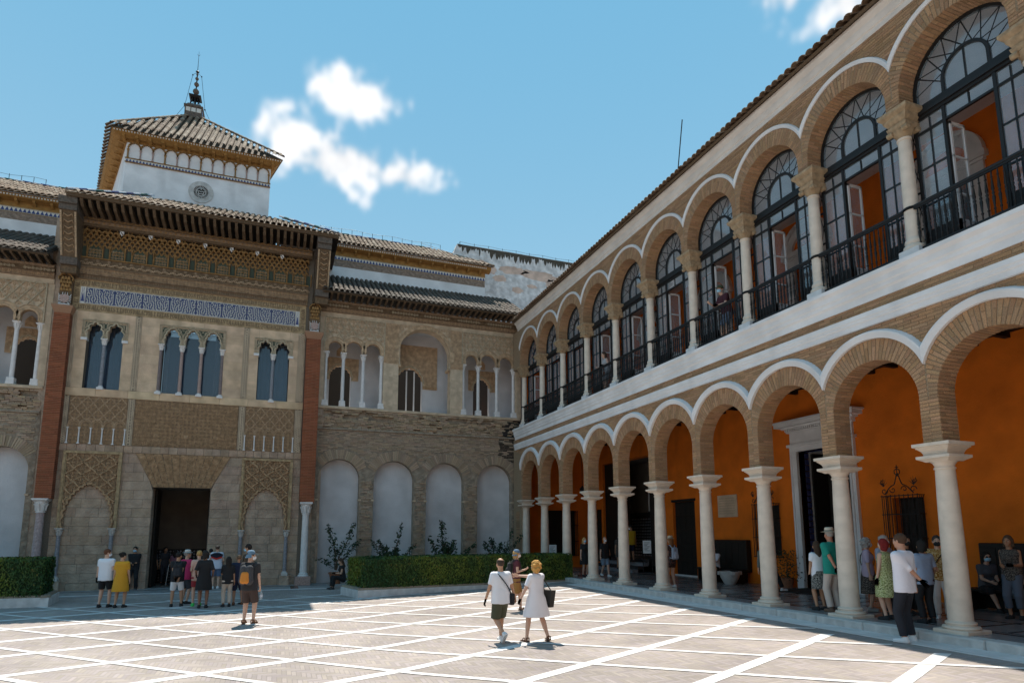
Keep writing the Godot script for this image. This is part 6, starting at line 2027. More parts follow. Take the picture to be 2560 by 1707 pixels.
	carve(b, "script_carving", minf(x0, x1), maxf(x0, x1), 11.84, 12.0, ZW + 0.10, 0.16, M.carved, null, 0.6)
	carve(b, "pale_script", minf(x0, x1) + 0.2, maxf(x0, x1), 12.05, 12.17, ZW + 0.15, 0.13, M.pale_trim, func(x, yy): return fposmod(x, 1.6) < 1.25, 0.5)
	var n := int(absf(x1 - x0) / 0.27)
	for i in n:
		var x := lerpf(x0, x1, (i + 0.5) / n)
		var m := MB.new()
		m.hexa([Vector3(x - 0.045, 12.28, ZW), Vector3(x + 0.045, 12.28, ZW), Vector3(x - 0.045, 12.42, ZW), Vector3(x + 0.045, 12.42, ZW), Vector3(x - 0.04, 12.36, 0.36), Vector3(x + 0.04, 12.36, 0.36), Vector3(x - 0.04, 12.44, 0.42), Vector3(x + 0.04, 12.44, 0.42)])
		put("rafter", m, M.wood_beam, b)
	plate(b, "soffit_boards", x0, x1, 12.43, 12.46, ZW, 0.44, M.dark_wood); plate(b, "eave_board", x0, x1, 12.40, 12.47, 0.40, 0.46, M.wood_beam)
	var r := hold("roof", b)
	var up := Vector3(0, 1.86, -3.0).normalized()
	tile_roof(r, Vector3(minf(x0, e1), 12.47, 0.52), Vector3.RIGHT, up, absf(e1 - x0), 3.5, 0.235, 1, 140 if left else 290)
	upper_storey(b, X, left)

func gallery(b: Node3D, X: Callable, left: bool) -> void:
	var z := ZW
	var groups := [[[-9.28, -8.51, -7.61, -6.77], [-9.62, -6.69]]]
	groups.append([[-2.77, -1.99, -1.01, -0.12], [-2.83, 0.24]])
	for gi in groups.size():
		var cols: Array = groups[gi][0]; var ext: Array = groups[gi][1]
		var g := hold("arched_screen", b)
		var m := MB.new(); var rim := MB.new(); var lat := MB.new()
		var mids := []
		for i in 3:
			var a: float = X.call(cols[i]); var c: float = X.call(cols[i + 1])
			var mid := (a + c) / 2; var hw := absf(c - a) / 2 - 0.07
			mids.append([mid, hw])
			var yc := 9.95 + 0.18
			var pts := []
			for t in 23:
				var an := PI + 0.42 - (PI + 0.84) * t / 22.0
				pts.append(Vector2(cos(an) * hw, sin(an) * hw * 1.05 + 0.18))
			pts[0].y = 0.0; pts[22].y = 0.0
			var lo := minf(a, c); var hi := maxf(a, c)
			if i == 0: 
				if left: hi = maxf(hi, X.call(ext[0]))
				else: lo = ext[0]
			if i == 2:
				if left: lo = minf(lo, X.call(ext[1]))
				else: hi = ext[1]
			arch_plate(m, mono(pts), Vector3(mid, 9.95, z), lo, hi, 11.6, 0.24)
			for q in [[0.02, 0.05, 0.04], [0.10, 0.09, 0.03], [0.17, 0.035, 0.045]]:
				var rp := []
				for t in 23:
					var an := PI + 0.35 - (PI + 0.70) * t / 22.0
					rp.append(Vector2(cos(an) * (hw + q[0]), sin(an) * (hw + q[0]) * 1.05 + 0.18))
				rim.ribbon(rp, q[1], Vector3(mid, 9.95, z), Vector3.RIGHT, Vector3.UP, Vector3(0, 0, q[2]))
			for t in 26:   # small scallops inside the arch
				var an := PI * (t + 0.5) / 26.0
				rim.cbox(Vector3(mid + cos(an) * hw, 10.13 + sin(an) * hw * 1.05, z - 0.08), Vector3(0.05, 0.05, 0.2))
		put("screen_wall", m, M.stucco_flat, g); put("arch_rim", rim, M.stucco, g)
		var inside := func(x: float, yy: float, mg := 0.0) -> bool:
			for q in mids:
				if Vector2(x - q[0], (yy - 10.13) / 1.05).length() < q[1] + 0.20 + mg: return false
			return yy > 10.05
		var l := minf(X.call(cols[0]), X.call(cols[3])) - 0.06; var r := maxf(X.call(cols[0]), X.call(cols[3])) + 0.06
		for fam in [-1.0, 1.0]:
			for k in range(-8, 18):
				var run := []
				for t in 70:
					var yy := lerpf(10.0, 11.57, t / 69.0)
					var x: float = l + k * 0.40 + fam * (yy - 10.0) * 0.72
					if x > l + 0.02 and x < r - 0.02 and inside.call(x, yy): run.append(Vector2(x, yy))
					elif run.size() > 0:
						if run.size() > 2: lat.ribbon([run[0], run[-1]], 0.035, Vector3(0, 0, z), Vector3.RIGHT, Vector3.UP, Vector3(0, 0, 0.045 + fam * 0.004))
						run = []
				if run.size() > 2: lat.ribbon([run[0], run[-1]], 0.035, Vector3(0, 0, z), Vector3.RIGHT, Vector3.UP, Vector3(0, 0, 0.045 + fam * 0.004))
		lat.box(Vector3(l - 0.05, 11.55, z), Vector3(r + 0.05, 11.6, z + 0.06))
		for x in [l - 0.04, r + 0.04]: lat.box(Vector3(x - 0.025, 9.95, z), Vector3(x + 0.025, 11.55, z + 0.055))
		put("lattice", lat, M.pale_trim, g)
		carve(g, "diamond_carving", l, r, 10.0, 11.56, z + 0.002, 0.185, M.stucco, func(x, yy): return inside.call(x, yy, 0.06), 0.8)
		for i in 4:
			var x: float = X.call(cols[i])
			small_column(b, "gallery_column", x, z - 0.13, 7.43, 9.95, 0.082, M.white_marble, M.white_marble)
			plate(b, "column_pedestal", x - 0.13, x + 0.13, 7.42, 7.70, z - 0.26, z + 0.0, M.white_marble, 0.012)
		# plain jamb at the outer side
		if gi == 0: plate(b, "jamb", X.call(-9.62), X.call(-9.36), 7.43, 9.95, z - 0.24, z - 0.003, M.stucco_flat)
	plate(b, "end_jamb", X.call(-0.05), X.call(0.24), 7.43, 9.95, z - 0.24, z - 0.003, M.stucco_flat)
	# piers either side of the big arch
	for q in [[-6.69, -5.98], [-3.46, -2.83]]:
		var a := minf(X.call(q[0]), X.call(q[1])); var c := maxf(X.call(q[0]), X.call(q[1]))
		plate(b, "pier", a, c, 7.43, 9.66, z - 0.5, z - 0.001, M.stucco_flat); plate(b, "pier_upper", a, c, 9.66, 11.6, z - 0.5, z + 0.025, M.stucco)
		carve(b, "pier_carving", a + 0.03, c - 0.03, 9.7, 11.57, z + 0.024, 0.16, M.stucco, null, 0.8)
	# the big arch
	var g := hold("great_arch", b)
	var mid: float = X.call(-4.735)
	var m := MB.new()
	var pts := []
	for t in 31:
		var an := PI + 0.30 - (PI + 0.60) * t / 30.0
		pts.append(Vector2(cos(an) * 1.24, sin(an) * 1.24 + 0.57))
	pts[0].y = 0.0; pts[30].y = 0.0
	arch_plate(m, mono(pts), Vector3(mid, 9.66, z), mid - 1.27, mid + 1.27, 11.6, 0.5)
	put("arch_wall", m, M.stucco_flat, g)
	m = MB.new()
	for q in [[0.03, 0.06, 0.05], [0.11, 0.10, 0.04], [0.19, 0.05, 0.055]]:
		var rp := []
		for t in 31:
			var an := PI + 0.2 - (PI + 0.4) * t / 30.0
			rp.append(Vector2(cos(an) * (1.24 + q[0]), sin(an) * (1.24 + q[0]) + 0.57))
		m.ribbon(rp, q[1], Vector3(mid, 9.66, z), Vector3.RIGHT, Vector3.UP, Vector3(0, 0, q[2]))
	put("arch_rim", m, M.stucco, g)
	carve(g, "spandrel_carving", mid - 1.27, mid + 1.27, 10.3, 11.58, z, 0.13, M.stucco, func(x, yy): return Vector2(x - mid, yy - 10.23).length() > 1.52, 0.8)
	for s in [-1.0, 1.0]: plate(g, "arch_foot", mid + s * 1.14, mid + s * 1.27, 9.52, 9.66, z - 0.5, z + 0.05, M.stucco, 0.02)
	# the walk behind: white wall with three stucco framed doorways
	var zb := -1.9
	var wl := MB.new()
	var dr := [[-9.02, -8.03, 9.12, 9.70], [-5.80, -4.54, 9.15, 9.88], [-1.86, -0.97, 9.0, 9.68]]
	var hl := []
	for d in dr:
		var a := minf(X.call(d[0]), X.call(d[1])); var c := maxf(X.call(d[0]), X.call(d[1]))
		hl.append([a, 7.43, c, d[3]])
	var xa := minf(X.call(-9.7), X.call(0.4)); var xb := maxf(X.call(-9.7), X.call(0.4))
	wall_holes(wl, Vector3(0, 0, zb), Vector3(1, 0, 0), Vector3(0, 0, -0.3), [xa, 7.3, xb, 11.7], hl)
	wl.box(Vector3(xa, 7.30, zb), Vector3(xb, 7.42, z - 0.3)); wl.box(Vector3(xa, 11.6, zb - 0.2), Vector3(xb, 11.7, z - 0.24))
	wl.box(Vector3(xa - 0.1, 7.3, zb - 0.3), Vector3(xa, 11.7, z - 0.24)); wl.box(Vector3(xb, 7.3, zb - 0.3), Vector3(xb + 0.1, 11.7, z - 0.24))
	put("gallery_wall", wl, M.niche_plaster, b)
	plate(b, "room_dark", xa, xb, 7.3, 11.0, zb - 2.5, zb - 2.4, M.dark_room)
	for i in 3:
		var d: Array = dr[i]
		var a := minf(X.call(d[0]), X.call(d[1])); var c := maxf(X.call(d[0]), X.call(d[1]))
		var k := hold("gallery_doorway", b)
		var mm := MB.new()
		var md := (a + c) / 2; var hw := (c - a) / 2
		var top := 10.07 if i != 1 else 11.05
		var ax := a - 0.28 if i != 1 else a - 0.6; var cx := c + 0.36 if i != 1 else c + 0.75
		var yb := 8.98
		arch_plate(mm, mono(lobed(hw - 0.02, d[3] - yb - 0.12, 9, 0.045)), Vector3(md, yb, zb + 0.05), ax, cx, top, 0.2)
		put("stucco_panel", mm, M.stucco, k)
		carve(k, "panel_carving", ax + 0.03, cx - 0.03, yb + 0.02, top - 0.03, zb + 0.05, 0.15, M.stucco, func(x, yy): return Vector2((x - md) / (hw + 0.1), (yy - yb) / (d[3] - yb + 0.12)).length() > 1.0, 0.7)
		mm = MB.new(); mm.ribbon(lobed(hw + 0.03, d[3] - yb - 0.04, 9, 0.045), 0.06, Vector3(md, yb, zb + 0.05), Vector3.RIGHT, Vector3.UP, Vector3(0, 0, 0.04)); put("scalloped_rim", mm, M.pale_trim, k)
		if i == 1:
			plate(k, "panel_foot", ax + 0.0, a - 0.03, yb - 0.12, yb, zb, zb + 0.08, M.carved); plate(k, "panel_foot", c + 0.03, cx, yb - 0.12, yb, zb, zb + 0.08, M.carved)
			for x in [a + 0.50, a + 0.88]: plate(k, "door_frame", x - 0.03, x + 0.03, 7.43, 9.75, zb - 0.16, zb - 0.10, M.white_marble)
		if i != 1:
			mm = MB.new(); mm.prism(PackedVector2Array([Vector2(-0.2, 0), Vector2(0.2, 0), Vector2(0.2, 0.25), Vector2(0.12, 0.38), Vector2(0, 0.48), Vector2(-0.12, 0.38), Vector2(-0.2, 0.25)]), Vector3(md, 10.15, zb), Vector3.RIGHT, Vector3.UP, Vector3(0, 0, 0.03), false); put("blind_window", mm, M.stucco, k)

func upper_storey(b: Node3D, X: Callable, left: bool) -> void:
	var g := hold("upper_storey", b)
	var xa: float = X.call(-9.6); var xb: float = X.call(-1.05 if not left else -2.0)
	var z := -2.5
	plate(g, "white_wall", xa, xb, 13.0, 14.94, z - 0.4, z, M.white_plaster)
	plate(g, "carved_band", xa, xb, 14.94, 15.27, z - 0.4, z + 0.012, M.brown_band)
	plate(g, "triangle_ground", xa, xb, 15.27, 15.49, z - 0.4, z + 0.02, M.white_tile)
	var m := MB.new(); var w := MB.new()
	var lo := minf(xa, xb); var hi := maxf(xa, xb)
	var n := int((hi - lo) / 0.155)
	for i in n:
		var x := lo + (hi - lo) * (i + 0.5) / n
		m.prism(PackedVector2Array([Vector2(-0.075, 0.0), Vector2(0.075, 0.0), Vector2(0, 0.17)]), Vector3(x, 15.295, z + 0.02), Vector3.RIGHT, Vector3.UP, Vector3(0, 0, 0.012), false)
	put("triangle_tiles", m, M.blue_tile, g)
	plate(g, "band_edge", xa, xb, 15.265, 15.29, z, z + 0.04, M.pale_trim); plate(g, "band_edge", xa, xb, 15.475, 15.50, z, z + 0.04, M.pale_trim)
	plate(g, "ochre_cornice", xa, xb, 15.50, 15.74, z - 0.4, z + 0.05, M.ochre_wood)
	m = MB.new(); m.hexa([Vector3(lo, 15.72, z), Vector3(hi + 0.25, 15.72, z), Vector3(lo, 15.93, z), Vector3(hi + 0.25, 15.93, z), Vector3(lo, 15.80, z + 0.34), Vector3(hi + 0.25, 15.80, z + 0.34), Vector3(lo, 15.95, z + 0.40), Vector3(hi + 0.25, 15.95, z + 0.40)]); put("eave_soffit", m, M.ochre_wood, g)
	var k := int((hi - lo) / 0.62)
	for i in k:
		var x := lo + (hi - lo) * (i + 0.5) / k
		m = MB.new(); m.hexa([Vector3(x - 0.05, 15.55, z), Vector3(x + 0.05, 15.55, z), Vector3(x - 0.05, 15.80, z), Vector3(x + 0.05, 15.80, z), Vector3(x - 0.05, 15.70, z + 0.26), Vector3(x + 0.05, 15.70, z + 0.26), Vector3(x - 0.05, 15.82, z + 0.30), Vector3(x + 0.05, 15.82, z + 0.30)]); put("bracket", m, M.ochre_wood, g)
	var nd := int((hi - lo) / 0.11)
	for i in nd: w.cbox(Vector3(lo + (hi - lo) * (i + 0.5) / nd, 15.865, z + 0.385), Vector3(0.06, 0.055, 0.03))
	put("dentil_band", w, M.white_tile, g)
	var up := Vector3(0, 1.62, -2.5).normalized()
	tile_roof(g, Vector3(lo, 15.97, z + 0.48), Vector3.RIGHT, up, hi - lo + 0.35, 3.0, 0.235, 0, 0, Vector2(0, 0.75) if not left else Vector2.ZERO)
	ridge_tiles(g, Vector3(lo if not left else hi, 17.66, -4.55), Vector3(hi - 2.3 if not left else lo, 17.66, -4.55), 2)
	if not left: ridge_tiles(g, Vector3(hi + 0.38, 16.05, z + 0.42), Vector3(hi - 2.2, 17.6, -4.5), 0, "hip_tile")
	m = MB.new()
	var pts := []
	for i in 13:
		var x := lerpf(lo, hi - 2.0, i / 12.0)
		pts.append(Vector3(x, 17.98 - 0.04 * sin(i * PI / 2.0), -4.55))
		m.tube([Vector3(x, 17.6, -4.55), Vector3(x, 18.0, -4.55)], 0.012, 4)
	m.tube(pts, 0.008, 4)
	put("lightning_wire", m, M.iron, g)
	plate(g, "white_return", (hi if not left else lo) - 0.02, (hi if not left else lo) + 0.02, 13.0, 15.5, -5.5, z - 0.001, M.white_plaster)

func old_wall() -> void:
	var z := -3.6
	var b := thing("old_wall", Vector3(0, 0, 0), "weathered whitewashed gable wall with peeling pink patches above the wing roof", "wall")
	var m := MB.new()
	m.prism(PackedVector2Array([Vector2(-2.75, 13.0), Vector2(-2.75, 16.9), Vector2(-2.55, 17.12), Vector2(-2.32, 17.77), Vector2(0.5, 17.80), Vector2(3.0, 17.78), Vector2(7.0, 17.80), Vector2(7.0, 13.0)]), Vector3(0, 0, z - 0.5), Vector3.RIGHT, Vector3.UP, Vector3(0, 0, 0.5))
	put("wall", m, M.ruin_plaster, b)
	m = MB.new()
	var nf := FastNoiseLite.new(); nf.seed = 5; nf.frequency = 0.9
	var blob := func(cx: float, cy: float, rx: float, ry: float, d: float) -> void:
		var p := PackedVector2Array()
		for i in 26:
			var a := TAU * i / 26
			var k := 1.0 + 0.45 * nf.get_noise_2d(cx * 3 + cos(a) * 2.2, cy * 3 + sin(a) * 2.2)
			p.append(Vector2(cx + cos(a) * rx * k, cy + sin(a) * ry * k))
		m.prism(p, Vector3(0, 0, z), Vector3.RIGHT, Vector3.UP, Vector3(0, 0, d), false)
	for q in [[-0.3, 16.55, 0.35, 0.25], [1.0, 16.7, 0.9, 0.22], [0.2, 16.1, 0.4, 0.2], [2.6, 16.6, 1.1, 0.3], [1.3, 15.55, 0.35, 0.18], [3.6, 16.2, 0.5, 0.3], [-0.9, 16.85, 0.3, 0.2], [2.2, 15.9, 0.3, 0.12]]: blob.call(q[0], q[1], q[2], q[3], 0.006)
	put("bare_plaster_patch", m, M.pink_plaster, b)
	m = MB.new()
	var x := -2.3
	while x < 6.8:
		var w := rng.randf_range(0.10, 0.3); var l := rng.randf_range(0.12, 0.62)
		m.prism(PackedVector2Array([Vector2(x, 17.76), Vector2(x + w, 17.76), Vector2(x + w * 0.9, 17.76 - l * 0.6), Vector2(x + w * 0.5, 17.76 - l), Vector2(x + w * 0.2, 17.76 - l * 0.7)]), Vector3(0, 0, z), Vector3.RIGHT, Vector3.UP, Vector3(0, 0, 0.003 + rng.randf() * 0.003), false)
		x += w * 0.8
	put("moss_streak", m, M.moss, b)
	m = MB.new()
	var pts := []
	for i in 11:
		var xx := -2.1 + i * 0.85
		pts.append(Vector3(xx, 18.02 - 0.05 * (i % 2), z - 0.2)); m.tube([Vector3(xx, 17.7, z - 0.2), Vector3(xx, 18.04, z - 0.2)], 0.012, 4)
	m.tube(pts, 0.009, 4); m.tube([Vector3(-2.1, 18.0, z - 0.2), Vector3(-2.6, 17.2, z - 0.1), Vector3(-4.2, 17.9, -4.5)], 0.009, 4)
	put("lightning_wire", m, M.iron, b)

func tower() -> void:
	var b := thing("palace_tower", Vector3.ZERO, "white square tower with blind arcading, pyramid tile roof and ball finial", "tower")
	var z0 := -4.0
	var K := func(x: float, y: float, d: float) -> Vector3: return Vector3(x + 0.33 * minf(0.0, d), y, z0 + d)     # the sides run off at a slant
	var xl := -18.62; var xr := -12.19; var dep := -6.4
	var m := MB.new()
	var P := func(x: float, y: float, d: float) -> Vector3: return K.call(x, y, d)
	m.hexa([P.call(xl, 14.5, dep), P.call(xr, 14.5, dep), P.call(xl, 20.45, dep), P.call(xr, 20.45, dep), P.call(xl, 14.5, 0), P.call(xr, 14.5, 0), P.call(xl, 20.45, 0), P.call(xr, 20.45, 0)])
	put("wall", m, M.white_plaster, b)
	# triangle band
	plate(b, "triangle_ground", xl - 0.01, xr + 0.01, 19.30, 19.46, z0, z0 + 0.03, M.white_tile)
	m = MB.new()
	var n := 46
	for i in n:
		var x := lerpf(xl, xr, (i + 0.5) / n)
		m.prism(PackedVector2Array([Vector2(-0.065, 0.0), Vector2(0.065, 0.0), Vector2(0, 0.13)]), Vector3(x, 19.31, z0 + 0.03), Vector3.RIGHT, Vector3.UP, Vector3(0, 0, 0.012), false)
	put("triangle_tiles", m, M.blue_tile, b)
	for y in [19.27, 19.47]: plate(b, "band_edge", xl - 0.02, xr + 0.02, y, y + 0.035, z0, z0 + 0.06, M.ochre_carved)
	# blind arcade
	var w := (xr - xl - 0.16) / 12.0
	for i in 13:
		var x := xl + 0.08 + i * w
		var c := MB.new()
		c.lathe([Vector2(0.05, 19.5), Vector2(0.05, 19.54), Vector2(0.035, 19.57), Vector2(0.033, 19.86), Vector2(0.05, 19.92), Vector2(0.06, 19.96)], Vector3(x, 0, z0 + 0.03), 8)
		put("colonnette", c, M.pink_marble if i % 3 else M.ochre_carved, b)
		if i == 12: break
		var a := MB.new()
		a.ribbon(lobed(w * 0.5 - 0.02, 0.30, 9, 0.035, 6), 0.05, Vector3(x + w / 2, 19.96, z0), Vector3.RIGHT, Vector3.UP, Vector3(0, 0, 0.06))
		put("blind_arch", a, M.ochre_carved, b)
	# round window
	var r := hold("round_window", b)
	var cx := -15.31; var cy := 18.39
	m = MB.new()
	var ring := func(r0: float, r1: float, d0: float, d1: float, m: MB) -> void:
		for i in 32:
			var a0 := TAU * i / 32; var a1 := TAU * (i + 1) / 32
			var h := []
			for d in [d0, d1]:
				for rr in [r0, r1]:
					h.append(Vector3(cx + cos(a0) * rr, cy + sin(a0) * rr, z0 + d)); h.append(Vector3(cx + cos(a1) * rr, cy + sin(a1) * rr, z0 + d))
			m.hexa(h)
	for q in [[0.37, 0.56, 0.0, 0.035], [0.33, 0.37, 0.0, 0.05], [0.19, 0.22, 0.01, 0.04]]:
		m = MB.new()
		ring.call(q[0], q[1], q[2], q[3], m)
		put("ring", m, M.kerb_stone, r)
	m = MB.new(); ring.call(0.0, 0.345, 0.001, 0.006, m); put("hollow", m, M.dark_ground, r)
	m = MB.new()
	for i in 26:
		var a := TAU * i / 26
		m.tube([Vector3(cx + cos(a) * 0.21, cy + sin(a) * 0.21, z0 + 0.03), Vector3(cx + cos(a) * 0.34, cy + sin(a) * 0.34, z0 + 0.03)], 0.016, 4)
	m.ribbon([Vector2(-0.13, 0.02), Vector2(-0.06, 0.05), Vector2(0, 0.0), Vector2(0.06, 0.05), Vector2(0.13, 0.02), Vector2(0.10, -0.10), Vector2(-0.10, -0.10)], 0.04, Vector3(cx, cy, z0 + 0.01), Vector3.RIGHT, Vector3.UP, Vector3(0, 0, 0.03), true)
	for i in 5:
		var a := TAU * i / 5 + PI / 2
		m.tube([Vector3(cx + cos(a) * 0.10, cy + sin(a) * 0.10, z0 + 0.03), Vector3(cx + cos(a) * 0.2, cy + sin(a) * 0.2, z0 + 0.03)], 0.022, 4)
	put("tracery", m, M.kerb_stone, r)
	# cornice: front and the slanting left side
	var e := hold("eave", b)
	m = MB.new()
	m.hexa([P.call(xl - 0.05, 20.30, dep), P.call(xr + 0.05, 20.30, dep), P.call(xl - 0.05, 20.45, dep), P.call(xr + 0.05, 20.45, dep), P.call(xl - 0.05, 20.30, 0.05), P.call(xr + 0.05, 20.30, 0.05), P.call(xl - 0.05, 20.45, 0.05), P.call(xr + 0.05, 20.45, 0.05)])
	m.hexa([P.call(xl - 0.45, 20.50, dep - 0.4), P.call(xr + 0.45, 20.50, dep - 0.4), P.call(xl - 0.55, 20.64, dep - 0.4), P.call(xr + 0.55, 20.64, dep - 0.4), P.call(xl - 0.45, 20.50, 0.42), P.call(xr + 0.45, 20.50, 0.42), P.call(xl - 0.55, 20.64, 0.55), P.call(xr + 0.55, 20.64, 0.55)])
	m.hexa([P.call(xl - 0.25, 20.40, dep - 0.2), P.call(xr + 0.25, 20.40, dep - 0.2), P.call(xl - 0.45, 20.505, dep - 0.2), P.call(xr + 0.45, 20.505, dep - 0.2), P.call(xl - 0.25, 20.40, 0.22), P.call(xr + 0.25, 20.40, 0.22), P.call(xl - 0.45, 20.505, 0.42), P.call(xr + 0.45, 20.505, 0.42)])
	put("cornice", m, M.ochre_wood, e)
	for i in 13:
		var x := lerpf(xl - 0.1, xr + 0.1, i / 12.0)
		m = MB.new(); m.hexa([Vector3(x - 0.07, 20.28, z0), Vector3(x + 0.07, 20.28, z0), Vector3(x - 0.07, 20.5, z0), Vector3(x + 0.07, 20.5, z0), Vector3(x - 0.07, 20.40, z0 + 0.36), Vector3(x + 0.07, 20.40, z0 + 0.36), Vector3(x - 0.07, 20.51, z0 + 0.40), Vector3(x + 0.07, 20.51, z0 + 0.40)]); put("bracket", m, M.ochre_wood, e)
	for i in 11:
		var d := lerpf(-0.2, dep, i / 10.0)
		var o: Vector3 = P.call(xl, 0, d)
		m = MB.new(); m.hexa([o + Vector3(-0.36, 20.40, -0.07), o + Vector3(0, 20.28, -0.07), o + Vector3(-0.40, 20.51, -0.07), o + Vector3(0, 20.5, -0.07), o + Vector3(-0.36, 20.40, 0.07), o + Vector3(0, 20.28, 0.07), o + Vector3(-0.40, 20.51, 0.07), o + Vector3(0, 20.5, 0.07)]); put("bracket", m, M.ochre_wood, e)
	m = MB.new()
	for i in 62: m.cbox(Vector3(lerpf(xl - 0.45, xr + 0.45, i / 61.0), 20.57, z0 + 0.49), Vector3(0.06, 0.06, 0.04))
	put("dentil_band", m, M.white_tile, e)
	# pyramid roof
	var rf := hold("roof", b)
	var A: Vector3 = P.call(xl - 0.58, 20.66, 0) + Vector3(0, 0, 0.58); var B := Vector3(xr + 0.58, 20.66, z0 + 0.58)
	var C: Vector3 = P.call(xr, 20.66, dep) + Vector3(0.5, 0, -0.5); var D: Vector3 = P.call(xl, 20.66, dep) + Vector3(-0.58, 0, -0.5)
	var T := Vector3(-16.36, 24.45, -7.2)
	m = MB.new()
	var mid := (A + B + C + D) / 4
	for q in [[A, B], [B, C], [C, D], [D, A]]: m.tri(q[0] - Vector3(0, 0.05, 0), q[1] - Vector3(0, 0.05, 0), T - Vector3(0, 0.05, 0), (q[0] + q[1]) / 2 - mid + Vector3(0, 2, 0))
	m.face(A - Vector3(0, 0.05, 0), B - Vector3(0, 0.05, 0), C - Vector3(0, 0.05, 0), D - Vector3(0, 0.05, 0), Vector3.DOWN)
	put("roof_bed", m, M.wood_beam, rf)
	var made := 0
	var rest := MB.new()
	for side in [[A, B, 26], [D, A, 24]]:
		var p: Vector3 = side[0]; var q: Vector3 = side[1]
		var cols: int = side[2]
		for i in cols:
			var s := (i + 0.5) / cols
			var e0 := p.lerp(q, s)
			# the row climbs straight up the slope until it meets a hip
			var foot := p + (q - p) * clampf((T - p).dot(q - p) / (q - p).length_squared(), 0, 1)
			var upv := (T - foot)
			var k := 1.0 - (absf(s - (foot - p).length() / (q - p).length()) / maxf((foot - p).length() / (q - p).length() if s < (foot - p).length() / (q - p).length() else 1.0 - (foot - p).length() / (q - p).length(), 0.01))
			var L := upv.length() * k
			var dir := upv.normalized()
			var al := (q - p).normalized()
			var nr := al.cross(dir).normalized()
			if nr.y < 0: nr = -nr
			for j in int(L / 0.34) + 1:
				var tone := rng.randi() % 5
				var mesh := tile_mesh(tone, 0)
				var bs := Basis(al, nr, -dir)
				if bs.determinant() < 0: bs = Basis(-al, nr, -dir)
				# tiles follow a slight hollow of the slope near the eave
				var d := j * 0.34
				var lift := 0.10 * exp(-d * 1.2)
				var t := Transform3D(bs, e0 + dir * (d + 0.34) + nr * (0.03 + rng.randf() * 0.012 + lift))
				if made < 200 and side[0] == A:
					var o := put("roof_tile", mesh, M.roof_tile, rf); o.transform = t; made += 1
				else: rest.join(cache["tile%d_0m" % tone], t)
	stuff(put("roof_tiles", rest, M.roof_tile, rf))
	for q in [A, B, D]: ridge_tiles(rf, q + Vector3(0, 0.14, 0), T + Vector3(0, 0.06, 0), 0, "hip_tile")
	# finial
	var f := hold("finial", b, Vector3(-16.36, 0, -7.2))
	m = MB.new(); m.sqlathe([Vector2(0.42, 24.1), Vector2(0.42, 24.70), Vector2(0.47, 24.74), Vector2(0.47, 24.80), Vector2(0.36, 24.86), Vector2(0.30, 24.98), Vector2(0.0, 24.99)], Vector3.ZERO); put("base", m, M.grey_wood, f)
	for k in 4:
		m = MB.new()
		for i in 3: m.rbox(Vector3(-0.36 + i * 0.26, 24.42, 0.415), Vector3(-0.14 + i * 0.26, 24.66, 0.43), 0.005)
		var o := put("tile", m, M.blue_tile if k % 2 else M.white_tile, f); o.rotation.y = k * PI / 2
	m = MB.new()
	for i in 8:
		var a := TAU * i / 8
		m.tube([Vector3(cos(a) * 0.14, 24.98, sin(a) * 0.14), Vector3(cos(a) * 0.30, 25.12, sin(a) * 0.30), Vector3(cos(a) * 0.16, 25.30, sin(a) * 0.16), Vector3(cos(a) * 0.20, 25.46, sin(a) * 0.20)], 0.022, 5)
	m.tube([Vector3(0, 24.9, 0), Vector3(0, 25.5, 0)], 0.05, 6)
	put("cage", m, M.iron, f)
	m = MB.new(); m.sqlathe([Vector2(0.22, 25.44), Vector2(0.30, 25.50), Vector2(0.30, 25.56), Vector2(0.10, 25.64), Vector2(0.0, 25.66)], Vector3.ZERO); put("cap", m, M.iron, f)
	for q in [[25.92, 0.16], [26.36, 0.125], [26.71, 0.09], [26.98, 0.06]]:
		m = MB.new()
		var pr := []
		for i in 9: pr.append(Vector2(cos(-PI / 2 + PI * i / 8) * q[1] + 0.001, q[0] + sin(-PI / 2 + PI * i / 8) * q[1]))
		m.lathe(pr, Vector3.ZERO, 14); put("ball", m, M.grey_wood, f)
	m = MB.new(); m.tube([Vector3(0, 25.6, 0), Vector3(0, 27.16, 0)], 0.035, 6); m.tube([Vector3(0, 27.16, 0), Vector3(0, 28.40, 0)], 0.018, 5, 0.006)
	for s in [-1.0, 1.0]: m.tube([Vector3(0, 28.1, 0), Vector3(s * 0.07, 28.22, 0)], 0.008, 4)
	m.lathe([Vector2(0.03, 27.08), Vector2(0.10, 27.14), Vector2(0.03, 27.2)], Vector3.ZERO, 8)
	put("spike", m, M.iron, f)
	m = MB.new()
	for s in [-1.0, 1.0]:
		m.tube([Vector3(0, 27.12, 0), Vector3(s * 0.22, 26.9, 0), Vector3(s * 0.5, 24.95, 0), Vector3(s * 0.85, 24.2, 0.1)], 0.010, 4)
		m.cbox(Vector3(s * 0.22, 26.9, 0), Vector3(0.06, 0.05, 0.05)); m.cbox(Vector3(s * 0.5, 24.95, 0), Vector3(0.07, 0.06, 0.05))
	put("guy_wire", m, M.iron, f)

func facing_wall() -> void:   # stands behind the viewer and shows in the portal's middle window
	var b := thing("crenellated_wall", Vector3(0, 0, 46.0), "ochre battlemented wall closing the courtyard, seen mirrored in the middle portal window", "wall")
	var m := MB.new(); m.box(Vector3(-40, -0.6, 0), Vector3(8, 12.6, 0.9)); put("wall", m, M.ochre_wall, b)
	for i in 26:
		var x := -39.4 + i * 1.8
		m = MB.new(); m.rbox(Vector3(x, 12.58, 0.0), Vector3(x + 0.95, 13.6, 0.9), 0.03); m.sqlathe([Vector2(0.55, 13.6), Vector2(0.0, 14.1)], Vector3(x + 0.47, 0, 0.45)); put("merlon", m, M.ochre_wall, b)

# ---------------------------------------------------------------- planting

